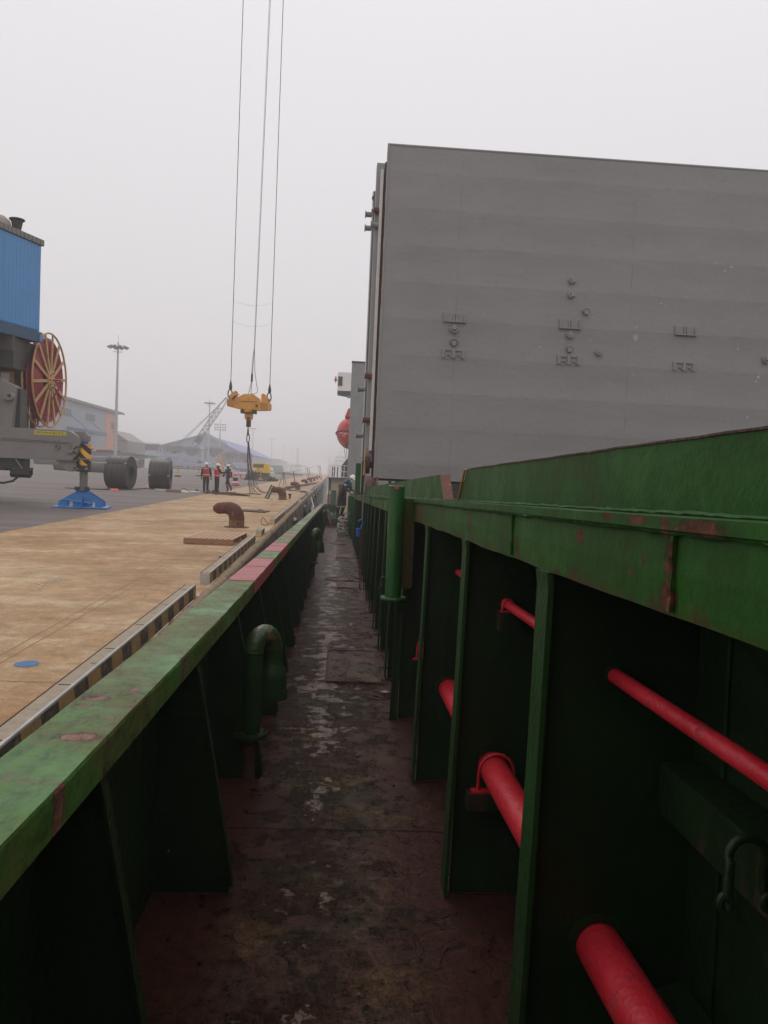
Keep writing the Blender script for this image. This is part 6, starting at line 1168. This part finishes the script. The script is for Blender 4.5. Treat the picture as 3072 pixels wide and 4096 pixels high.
# huts
def hut(x0, x1, y, h, lab, door=False):
    t = thing('site_hut', lab, 'hut', (x0, y, .6), 'low huts below the warehouse'); s = MB(); s.box(x0, x1, y, y+9, .5, h); build('wall', s, 'hutwall', t)
    s = MB(); s.box(x0-.3, x1+.3, y-.4, y+9.3, h, h+.22); build('roof', s, 'cdark', t)
    n = int((x1-x0)/.45)
    for i in range(n): q_ = MB(); q_.box(x0+.45*i, x0+.45*i+.06, y-.05, y, .6, h-.02); build('wall_panel', q_, 'hutwall', t)
    if door:
        for a in (.25, .55): s = MB(); s.box(x0+(x1-x0)*a, x0+(x1-x0)*a+.9, y-.08, y-.04, 1.4, 2.7); build('window', s, 'glass', t)
        s = MB(); s.box(x1-.6, x1+.9, y-1.0, y-.9, .6, 3.0); build('white_gate', s, 'white', t)
hut(-62, -50.2, 200, 4.0, 'long grey hut roofed in black, left of the tarpaulin pile'); hut(-50.0, -46.5, 199, 3.6, 'small grey cabin with two windows and white gate', True); hut(-80, -63.5, 198, 4.4, 'long low hut behind the leftmost coils, under the warehouse')
for i, (x, y, L) in enumerate(((-64, 201, 3), (-60, 201, 3.4), (-56.5, 201, 2.4))):
    t = thing('roof_bale', 'black bundle lying on a hut roof, '+ORD[i]+' from the left', 'bundle', (x, y, 4.3), 'black bundles on the hut roofs'); s = MB(); s.box(x, x+L, y, y+1.5, 4.23 if i else 4.63, 4.75 if i else 4.95); build('bundle_wrap', s, 'black', t, bevel=.1)
# tarpaulin piles
def pile(x0, x1, y0, y1, h, m_, lab, fl=.25, fr=.35, px=None):
    t = thing('sheeted_pile', lab, 'sheeted pile', ((x0+x1)/2, y0, .7), 'tarpaulin covered piles')
    px = px or (lambda u: min(1, u/fl, (1-u)/fr))
    s = MB(); s.grid(lambda u, v: (x0+(x1-x0)*u, y0+(y1-y0)*v, .55+h*max(0, px(u))**.85*min(1, v*2.6)**.8*min(1, (1-v)*2.6)+.10*sin(u*17+v*9)*sin(v*13)), 56, 28); build('tarpaulin', s, m_, t, smooth=True)
    for i in range(1, 9):
        u = i/9; s = MB(); s.tube([(x0+(x1-x0)*(u+.02*v/8), y0+(y1-y0)*v*.42/8, .66+h*max(0, px(u+.02*v/8))**.85*min(1, v*.42/8*2.6)**.8) for v in range(0, 9)], .03, 4); build('net_rope', s, 'ropew', t)
    for w_ in (.14, .28):
        s = MB(); s.tube([(x0+(x1-x0)*u/30, y0+(y1-y0)*w_, .76+h*max(0, px(u/30))**.85*min(1, w_*2.6)**.8) for u in range(1, 30)], .03, 4); build('net_rope', s, 'ropew', t)
    return t
pile(-62.5, -50.8, 232, 262, 4.6, 'tarpg', 'green netted tarpaulin pile behind the second steel coil', .2, .1)
pile(-53.5, -29.5, 228, 260, 4.9, 'tarpb', 'purple grey tarpaulin pile with tyres, right of the green one', .1, .72)
pile(-78, -58, 262, 300, 5.9, 'tarpb', 'far grey tarpaulin mound rising behind the small cabin', .2, .2)
pile(-39, -24, 262, 290, 3.0, 'tarpb', 'low purple tarpaulin pile under the dark hoppers', .3, .5)
def tyre(x, y, z, lab, tilt=0., r=.62):
    t = thing('tyre', lab, 'tyre', (x, y, z), 'tyres weighing down the tarpaulins'); s = MB()
    s.tube([(x+r*cos(a), y+r*sin(a)*(1 if tilt < .5 else .25), z+r*sin(a)*tilt) for a in [i*pi/8 for i in range(16)]], .24, 8, closed=True); build('tyre_ring', s, 'black', t, smooth=True)
for i in range(7): tyre(-45.2+1.75*i, 227.3, 1.05, 'tyre in the row at the foot of the purple pile, '+ORD[i]+' from the left', .45, .70)
for x, y, z, lab in ((-46.8, 233, 5.4, 'tyre lying high up on the purple tarpaulin pile'), (-47.6, 229.6, 3.4, 'tyre halfway up the purple pile near its rope'), (-38.8, 230, 2.9, 'tyre on the right slope of the purple pile'), (-71, 266, 5.9, 'tyre on the crest of the far grey mound'), (-34.5, 264, 3.3, 'tyre on the low pile under the hoppers')): tyre(x, y, z, lab, .35)
for i in range(3): tyre(-32+1.7*i, 261.5, 1.2, 'tyre in the short row under the hoppers, '+ORD[i]+' from the left', .45)
# hoppers
def hopper(x, w, z, y, lab, funnel=True, rail='reel'):
    t = thing('loading_hopper', lab, 'hopper', (x, y, .7), 'dark loading hoppers on legs')
    s = MB(); s.box(x-w/2, x+w/2, y-3, y+3, z-.9, z-.6); build('deck', s, 'hopper', t)
    s = MB(); s.prism([(x-w*.36, z-.6), (x+w*.36, z-.6), (x+w*.42, z+.15), (x-w*.42, z+.15)], 'y', y-2.6, y+2.6); build('bin_rim', s, 'hopper', t)
    for k_ in range(9): q_ = MB(); q_.cyl((x-w/2+w*k_/8, y-3, z-.6), (x-w/2+w*k_/8, y-3, z+.5), .06, 5); build('rail_post', q_, rail if k_ % 3 else 'lattice', t)
    for zz in (z-.05, z+.48): s = MB(); s.cyl((x-w/2, y-3, zz), (x+w/2, y-3, zz), .06, 5); build('rail_bar', s, 'lattice', t)
    if funnel: s = MB(); s.add([(x-w*.38, y-2.5, z-.9), (x+w*.38, y-2.5, z-.9), (x+w*.38, y+2.5, z-.9), (x-w*.38, y+2.5, z-.9), (x-.5, y-.5, z-3.6), (x+.5, y-.5, z-3.6), (x+.5, y+.5, z-3.6), (x-.5, y+.5, z-3.6)], [(0, 1, 5, 4), (1, 2, 6, 5), (2, 3, 7, 6), (3, 0, 4, 7), (0, 3, 2, 1), (4, 5, 6, 7)])
    else: s = MB(); s.box(x-w*.34, x+w*.34, y-2, y+2, z-3.2, z-.9)
    build('bin', s, 'hopper', t)
    for sx in (-1, 1):
        for sy in (-1, 1): s = MB(); s.box(x+sx*w*.40-.22, x+sx*w*.40+.22, y+sy*2.4-.2, y+sy*2.4+.2, .6, z-.9); build('leg', s, 'lattice', t)
        s = MB(); s.cyl((x+sx*w*.5, y-2.9, z-.7), (x+sx*w*.34, y-2.4, z-2.2), .09, 5); build('knee_brace', s, 'lattice', t)
    s = MB(); s.cyl((x-w*.4, y-2.6, z-4.6), (x, y-2.6, z-1.6), .10, 5); build('brace', s, 'lattice', t)
    s = MB(); s.cyl((x+w*.4, y-2.6, z-4.6), (x, y-2.6, z-1.6), .10, 5); build('brace', s, 'lattice', t)
    s = MB(); s.box(x-w*.4, x+w*.4, y-2.7, y-2.5, z-4.8, z-4.6); build('tie_beam', s, 'lattice', t)
for x, w, z, lab, f_ in ((-79.5, 8.5, 9.4, 'leftmost hopper, peeping out beside the warehouse annex', 0), (-69.2, 8.0, 9.2, 'hopper standing behind the far grey mound', 0), (-60.3, 8.2, 8.9, 'hopper behind the green tarpaulin pile', 0), (-53.5, 6.5, 8.6, 'hopper left of the crawler crane boom foot', 1), (-45.2, 7.6, 8.9, 'open framed hopper right of the crawler crane boom foot', 1), (-38.8, 5.4, 7.4, 'smaller funnel hopper, second from the right', 1), (-33.2, 5.4, 7.3, 'rightmost funnel hopper beside the blue roof', 1)):
    hopper(x, w, z, 300, lab, f_)
t = thing('conveyor', 'dark inclined conveyor belts stacked below the right hoppers', 'conveyor', (-35, 280, 1))
for i in range(7): s = MB(); s.tube([(-41+1.3*i, 283+i*.5, 5.6-.25*i), (-32.5+1.0*i, 277, 1.6)], .16, 5); build('belt_frame', s, 'lattice', t)
s = MB(); random.seed(5)
for i in range(260):
    x = random.uniform(-48, -27); h_ = 2.6*max(.15, 1-abs((x+38)/10)); z = .7+random.random()**1.5*h_; R_ = Matrix.Translation((x, random.uniform(262, 270), z)) @ Matrix.Rotation(random.uniform(0, 3), 4, 'Y') @ Matrix.Rotation(random.uniform(0, 3), 4, 'X'); a = random.uniform(.2, .8); s.box(-a, a, -.3, .3, -random.uniform(.03, .35), .1, R_)
o = build('scrap_heap', s, 'scrap'); tag(o, 'dark heap of jumbled scrap below the hoppers', 'scrap heap', kind='stuff')
t = thing('yellow_grab', 'yellow grab frame standing on the ground left of the hanging slings', 'grab', (-20, 140, 0)); s = MB()
s.tube([(-20.5, 140, .6), (-20.7, 140, 1.5), (-20.3, 140, 3.4), (-19.9, 140, 3.4), (-19.4, 140, 1.5), (-19.6, 140, .6)], .16, 6, closed=True); build('frame', s, 'yellow', t)
s = MB(); s.box(-21.2, -19.0, 139.6, 140.4, .2, .8); build('base', s, 'yellow', t)
# big blue grey warehouse
bwh = thing('blue_warehouse', 'large blue grey gabled warehouse with purple blue roof behind the hoppers', 'warehouse', (-57, 340, .7))
s = MB(); s.prism([(-76, .6), (-76, 9.3), (-55.8, 15.6), (-40, 8.6), (-40, .6)], 'y', 341, 520); build('wall', s, 'whwall', bwh)
s = MB(); s.prism([(-55.8, 15.9), (-39.0, 8.45), (-39.0, 8.2), (-55.8, 15.6)], 'y', 339.5, 521); build('roof', s, 'whblue', bwh)
s = MB(); s.prism([(-55.8, 15.9), (-76.8, 9.4), (-76.8, 9.1), (-55.8, 15.6)], 'y', 339.5, 521); build('roof', s, 'whblue', bwh)
s = MB(); s.prism([(-55.8, 16.9), (-46.2, 12.4), (-46.2, 11.2), (-55.8, 15.6)], 'y', 339.2, 344); build('gable_parapet', s, 'whgrey', bwh)
for i in range(30): x = -75.4+1.18*i; q_ = MB(); top = 9.3+(x+76)*.312 if x < -55.8 else 15.6-(x+55.8)*.443; q_.box(x, x+.12, 340.9, 341, .7, top-.1); build('wall_panel', q_, 'whwall', bwh)
for i in range(30): y = 345+5.8*i; q_ = MB(); q_.box(-39.98, -39.8, y, y+.8, .7, 7.9); build('wall_rib', q_, 'fbox', bwh)
text('lettering', 'C', 3.0, 'white', bwh, Matrix.Translation((-60.2+57, -1.3, 10.3-.7)) @ RXc, .05)
text('lettering', 'eosyc', 2.0, 'white', bwh, Matrix.Translation((-54.6+57, -1.3, 9.9-.7)) @ RXc, .05)
t = thing('pale_far_warehouse', 'pale flat warehouse end beyond the purple roof, fading into haze', 'warehouse', (-36, 540, 1)); s = MB(); s.prism([(-60, .6), (-60, 12), (-35.5, 8.8), (-35.5, .6)], 'y', 540, 620); build('wall', s, 'fbox', t)
s = MB(); s.box(-60, -35.3, 539, 540, 8.7, 9.0); build('eave', s, 'cgrey', t)
for x in (-40, -37.5): s = MB(); s.box(x-.8, x+.8, 539.7, 540, .7, 5); build('door', s, 'cgrey', t)
t = thing('low_white_shed', 'low white shed with dark roof edge fading into the haze', 'shed', (-28, 640, 1)); s = MB(); s.prism([(-52, .6), (-52, 6), (-43, 8.4), (-26, 6.5), (-26, .6)], 'y', 640, 690); build('wall', s, 'white', t)
s = MB(); s.box(-30, -25, 638, 640, 5.4, 6.8); build('roof_edge', s, 'cdark', t)
for i, (x0, x1, y) in enumerate(((-38, -27.5, 330), (-27.3, -20.5, 330))):
    t = thing('sheeted_stack', 'long grey green sheeted cargo stack in the haze, '+('left' if not i else 'right')+' of two', 'sheeted cargo', (x0, y, .5), 'green sheeted stacks in the haze'); s = MB(); s.grid(lambda u, v: (x0+(x1-x0)*u, y+6*v, .3+3.2*min(1, u*9, (1-u)*9)**.5*min(1, v*6+.01, (1-v)*6)**.5), 26, 10); build('cover_sheet', s, 'tarpg', t, smooth=True)
t = thing('dock_fence_frame', 'faint square gantry frame standing far off on the quay', 'gantry frame', (-20, 520, .3)); s = MB(); s.tube([(-27, 520, .2), (-27, 520, 5), (-17, 520, 5), (-17, 520, .2)], .35, 5); build('frame', s, 'cgrey', t)
# crawler crane
t = thing('crawler_crane', 'crawler crane with long lattice boom rising to the right behind the hoppers', 'crane', (-45, 270, .7))
A0, A1 = Vector((-47.4, 262, 6.6)), Vector((-35.8, 262, 25.0)); ax_ = (A1-A0).normalized(); sd = ax_.cross(Vector((0, 1, 0))).normalized(); L = (A1-A0).length
ch = [A0+sd*q_+Vector((0, w_, 0)) for q_ in (-.8, .8) for w_ in (-.8, .8)]
for c_ in ch:
    base = A0+(c_-A0)*.25; top = A1+(c_-A0)*.35; s = MB(); s.tube([base, c_+ax_*3.2, c_+ax_*(L-4), top], .085, 5); build('boom_chord', s, 'lattice', t)
nb = 17
for i in range(nb):
    for a, b2 in ((0, 2), (1, 3)):
        f0_, f1_ = 3.2+(L-7.2)*i/nb, 3.2+(L-7.2)*(i+1)/nb
        s = MB(); s.cyl(ch[a if i % 2 else b2]+ax_*f0_, ch[b2 if i % 2 else a]+ax_*f1_, .05, 4); s.cyl(ch[a]+ax_*f1_, ch[b2]+ax_*f1_, .05, 4); build('boom_lacing', s, 'lattice', t)
s = MB(); s.prism([(A0.x+1.0, A0.z+3.4), (A0.x+2.9, A0.z+2.4), (A0.x+3.9, A0.z+4.2), (A0.x+2.2, A0.z+5.2)], 'y', 262.9, 263); build('boom_plate', s, 'hopper', t)
s = MB(); s.tube([A1, A1+Vector((-15.5, 0, -17)), Vector((-56.5, 262, 4.0))], .07, 5); build('pendant_line', s, 'lattice', t)
s = MB(); s.tube([A1, Vector((-52, 262, 8.2)), Vector((-54.8, 262, 5.6))], .10, 5); build('pendant_line', s, 'lattice', t)
s = MB(); s.tube([Vector((-52.6, 262, 7.9)), Vector((-53.8, 262, 6.6))], .25, 6); build('tension_link', s, 'cdark', t)
s = MB(); s.box(-56, -46.5, 260, 265, 2.2, 5.4); build('superstructure', s, 'hopper', t, bevel=.1)
s = MB(); s.box(-56, -46, 259.5, 261, .7, 2.0); s.box(-56, -46, 264, 265.5, .7, 2.0); build('track', s, 'dark', t, bevel=.2)
# yellow generator and hose pile
t = thing('yellow_generator', 'yellow portable compressor with two dark windows, behind the black hose pile', 'compressor', (-9.3, 101, 0))
s = MB(); s.prism([(-10.33, 1.03), (-10.33, 1.75), (-10.20, 2.18), (-10.05, 2.30), (-8.6, 2.30), (-8.52, 2.2), (-8.50, 1.03)], 'y', 101, 101.9); build('canopy', s, 'ywarn', t, bevel=.03)
s = MB(); s.prism([(-8.5, 1.03), (-8.5, 2.28), (-8.15, 2.20), (-8.0, 1.03)], 'y', 101.1, 103.5); s.box(-10.2, -8.4, 101.9, 103.4, 1.03, 2.25); build('side_hood', s, 'ywarn', t, bevel=.02)
for x in (-10.12, -9.42): s = MB(); s.box(x, x+.62, 100.93, 101.0, 1.72, 2.15); build('window', s, mat('brown_grille', (.12, .065, .02)), t, bevel=.02)
s = MB(); s.box(-9.50, -9.46, 100.95, 101.0, 1.05, 2.2); build('door_gap', s, 'dark', t)
s = MB(); s.box(-10.2, -9.8, 100.94, 101.0, 1.42, 1.62); build('white_sticker', s, 'white', t)
s = MB(); s.box(-10.25, -8.1, 101.1, 103.3, .25, 1.03); build('chassis', s, 'dark', t)
for x in (-10.2, -8.2): s = MB(); s.lathe([(.1, -.12), (.33, -.12), (.33, .12), (.1, .12)], (x, 101.5, .34), 'x', 16); build('wheel', s, 'black', t)
s = MB(); s.cyl((-7.95, 102, 1.5), (-7.7, 102, 1.5), .28, 14); build('exhaust_drum', s, 'white', t)
for i in range(11):
    x = -10.9+.34*i; a = rad(20+i*5.5) if i < 10 else rad(88); h_ = 1.1 if i < 6 else .75
    t = thing('rubber_fender', 'black rubber tube leaning in the heap before the compressor, '+(ORD+['last'])[i]+' from the left', 'rubber tube', (x, 99.4, 0), 'black rubber tubes piled by the yellow compressor')
    s = MB(); b0 = Vector((x, 99.4-.05*(i % 3), .17)); b1 = b0+Vector((sin(a)*h_, .5 if i < 8 else 0, cos(a)*h_+.02)); s.tube([b0-(b1-b0)*.1, b1], .165, 12); build('tube_body', s, 'black', t)
t = thing('grey_pipe_length', 'long grey pipe lying on stands, left of the yellow compressor', 'pipe', (-12.8, 112, 0)); s = MB(); s.cyl((-14.6, 112, .72), (-11.2, 112, .72), .20, 14); build('pipe_body', s, 'fbox', t, smooth=True)
s = MB(); s.cyl((-14.75, 112, .72), (-14.6, 112, .72), .3, 14); build('pipe_flange', s, 'steel', t)
for x in (-14.2, -13.0, -11.9): s = MB(); s.box(x-.08, x+.08, 111.8, 112.2, 0, .56); build('stand', s, 'steel', t)
t = thing('tied_sack', 'pale sack tied on the end of the grey pipe', 'sack', (-14.1, 111.6, .5)); s = MB(); s.lathe([(.1, 0), (.45, .15), (.5, .6), (.35, .95), (.1, 1.0)], (-14.1, 111.5, .12), 'z', 12); build('sack_body', s, M.setdefault('sack', mat('sack_orange', (.6, .40, .28), (.5, .3, .2), 3, .9)), t, smooth=True)
t = thing('low_barrier_rail', 'low grey pipe rail running across the yard behind the bollards', 'rail', (-8, 190, 0)); s = MB(); s.cyl((-12.5, 185, .75), (-3.0, 185, .75), .05, 6); s.cyl((-12.5, 150, .9), (-12.5, 185, .75), .05, 6); build('rail_bar', s, 'steel', t)
for i in range(8): s = MB(); s.cyl((-12+1.25*i, 185, 0), (-12+1.25*i, 185, .75), .05, 5); build('rail_post', s, 'steel', t)
t = thing('black_bag_row', 'low zigzag row of black bags on the far yard', 'bags', (-13, 230, 0))
for i in range(9): s = MB(); x = -17.6+.95*i; s.lathe([(.75, 0), (.65, .5), (.2, .95-.05*i)], (x, 250, .1), 'z', 8); build('bag', s, 'black', t)
t = thing('white_pallet_stack', 'small white stack on the far yard, left of the black bags', 'stack', (-20.8, 260, .2)); s = MB(); s.box(-22.5, -18.5, 260, 262, .25, .8); s.box(-21.6, -19.6, 260, 262, .8, 1.6); build('stack_body', s, 'white', t, bevel=.05)
t = thing('painted_line', 'broad white painted line far across the yard', 'road marking', (-10, 400, 0)); s = MB(); s.add([(-30, 395, gz(-30)+.01), (-4, 395, .012), (-4, 401, .012), (-8, 401, .01), (-30, 401, gz(-30)+.01), (-8, 395, .01)], [(0, 5, 3, 4), (5, 1, 2, 3)]); build('paint_strip', s, 'white', t)
# leaning poles and line
for i, (x, y, dx, h, tri, lab) in enumerate([(-4.45, 72, -.35, 1.30, 1, 'wire tripod with splayed legs standing on the quay'), (-2.95, 66, -.28, 1.42, 0, 'single dark pole leaning behind the third bollard'), (-3.25, 117, -.42, 2.05, 0, 'leaning metal pole, left of the first close pair'), (-3.05, 117, -.36, 2.05, 0, 'leaning metal pole, right of the first close pair'), (-1.95, 147, -.55, 2.7, 0, 'leaning metal pole, left of the far close pair'), (-1.7, 147, -.5, 2.75, 0, 'leaning metal pole, right of the far close pair')]):
    t = thing('leaning_pole', lab, 'pole', (x, y, 0), 'poles carrying a line above the quay edge'); s = MB()
    if tri:
        for q_ in (-.35, .10, .35): s.tube([(x+q_, y+.2*q_, 0), (x+.02, y, h)], .022, 5)
        build('tripod_leg_set', s, 'dark', t)['kind'] = 'stuff'
    else: s.tube([(x, y, 0), (x+dx, y, h)], .035 if y < 100 else .05, 6); build('pole_tube', s, 'dark' if y < 100 else 'steel', t)
t = thing('pole_line', 'thin line strung from the tripod along the leaning poles towards the ship', 'line', (-4, 90, 1.5)); s = MB(); s.tube([(-4.43, 72, 1.3), (-3.7, 69, 1.35), (-3.23, 66, 1.42), (-3.4, 90, 1.62), (-3.65, 117, 2.05), (-3.1, 132, 2.3), (-2.5, 147, 2.7), (-1.8, 110, 2.2), (-.95, 66, 1.85)], .018, 5); build('line_run', s, 'wire', t)
# hawsers from the ship to the bollards
for i, (a, b2, lab) in enumerate([((-.95, 47, -.75), (-1.5, 56, .12), 'white mooring rope crossing from the quay edge to the ship, upper one'), ((-.95, 46, -1.0), (-1.5, 55.5, .10), 'white mooring rope crossing from the quay edge to the ship, middle one'), ((-.92, 44, -1.25), (-1.5, 55, .08), 'white mooring rope crossing from the quay edge to the ship, lower one')]):
    t = thing('mooring_rope', lab, 'mooring rope', b2, 'white mooring ropes'); s = MB(); a, b2 = Vector(a), Vector(b2); s.tube([a, a.lerp(b2, .5)-Vector((0, 0, .08)), b2], .035, 7); build('rope_run', s, 'ropew', t)
t = thing('heaving_hose', 'black hose dropping over the kerb towards the green bulwark', 'hose', (-1.5, 48, 0)); s = MB(); s.tube([(-1.9, 49, .16), (-1.45, 47, .22), (-1.3, 45, .02), (-1.1, 42, -.35), (-.98, 40, -.5)], .035, 7); build('hose_run', s, 'black', t, smooth=True)
t = thing('mooring_line_bundle', 'bundle of pale mooring ropes lying along the quay by the fourth bollard', 'ropes', (-2.4, 80, 0)); random.seed(9)
for i in range(6): s = MB(); s.tube([(-3.9+i*.1+.3*sin(j*.5+i)*0+j*.22, 58+j*4.2+i, .06+.03*i) for j in range(10)], .05, 6); build('rope_run', s, 'rope' if i % 2 else 'wood', t)
t = thing('net_bundle', 'dark red bundled netting at the foot of the third bollard', 'netting', (-3.4, 58, 0)); s = MB(); s.grid(lambda u, v: (-4.3+1.5*u, 57+1.3*v, .01+.18*sin(pi*u)**.6*sin(pi*v)**.6*(.6+.4*abs(sin(u*9)))), 20, 8); build('net', s, 'rust_dk', t, smooth=True)
t = thing('deck_hose', 'thin dark hose lying across the quay at the third bollard', 'hose', (-2, 57, 0)); s = MB(); s.tube([(-3.0, 56.8, .03), (-2.2, 56.2, .04), (-1.6, 55.8, .04)], .03, 6); build('hose_run', s, 'dark', t)
# far ship
t = thing('far_ship', 'white ship with stacked bridge and mast, faint in the haze beyond the railing', 'ship', (-9, 700, 0)); wx = 12
for x0, x1, z0, z1 in ((-16, 6, -3, 5), (-12, 4, 5, 10), (-10, 2, 10, 14), (-8.5, .5, 14, 17), (-15, -13.5, 5, 16)):
    s = MB(); s.box(x0+wx, x1+wx, 700, 730, z0, z1); build('deck_block', s, 'white', t, bevel=.1)
for z in (8, 12.2, 15.6): s = MB(); s.box(-9+wx, 0+wx, 699.6, 700, z-.5, z+.5); build('window_band', s, 'cgrey', t)
s = MB(); s.tube([(-4+wx, 705, 17), (-4+wx, 705, 26)], [.6, .2], 8); s.box(-6.5+wx, -1.5+wx, 704.8, 705.2, 20, 20.4); build('mast', s, 'fbox', t)

# ------------------------------------------------------------------ haze
hz = MB(); hz.box(-760, 420, -60, 1700, -6.5, 34)
hm = bpy.data.materials.new('haze'); hm.use_nodes = True; n_ = hm.node_tree; n_.nodes.remove(n_.nodes['Principled BSDF'])
pv = n_.nodes.new('ShaderNodeVolumePrincipled'); pv.inputs['Color'].default_value = (.985, .97, .98, 1); pv.inputs['Density'].default_value = .0019; pv.inputs['Anisotropy'].default_value = .0
n_.links.new(pv.outputs[0], n_.nodes['Material Output'].inputs['Volume'])
o = build('haze', hz, hm); o['kind'] = 'stuff'; o['label'] = 'thin pale haze over the whole port'
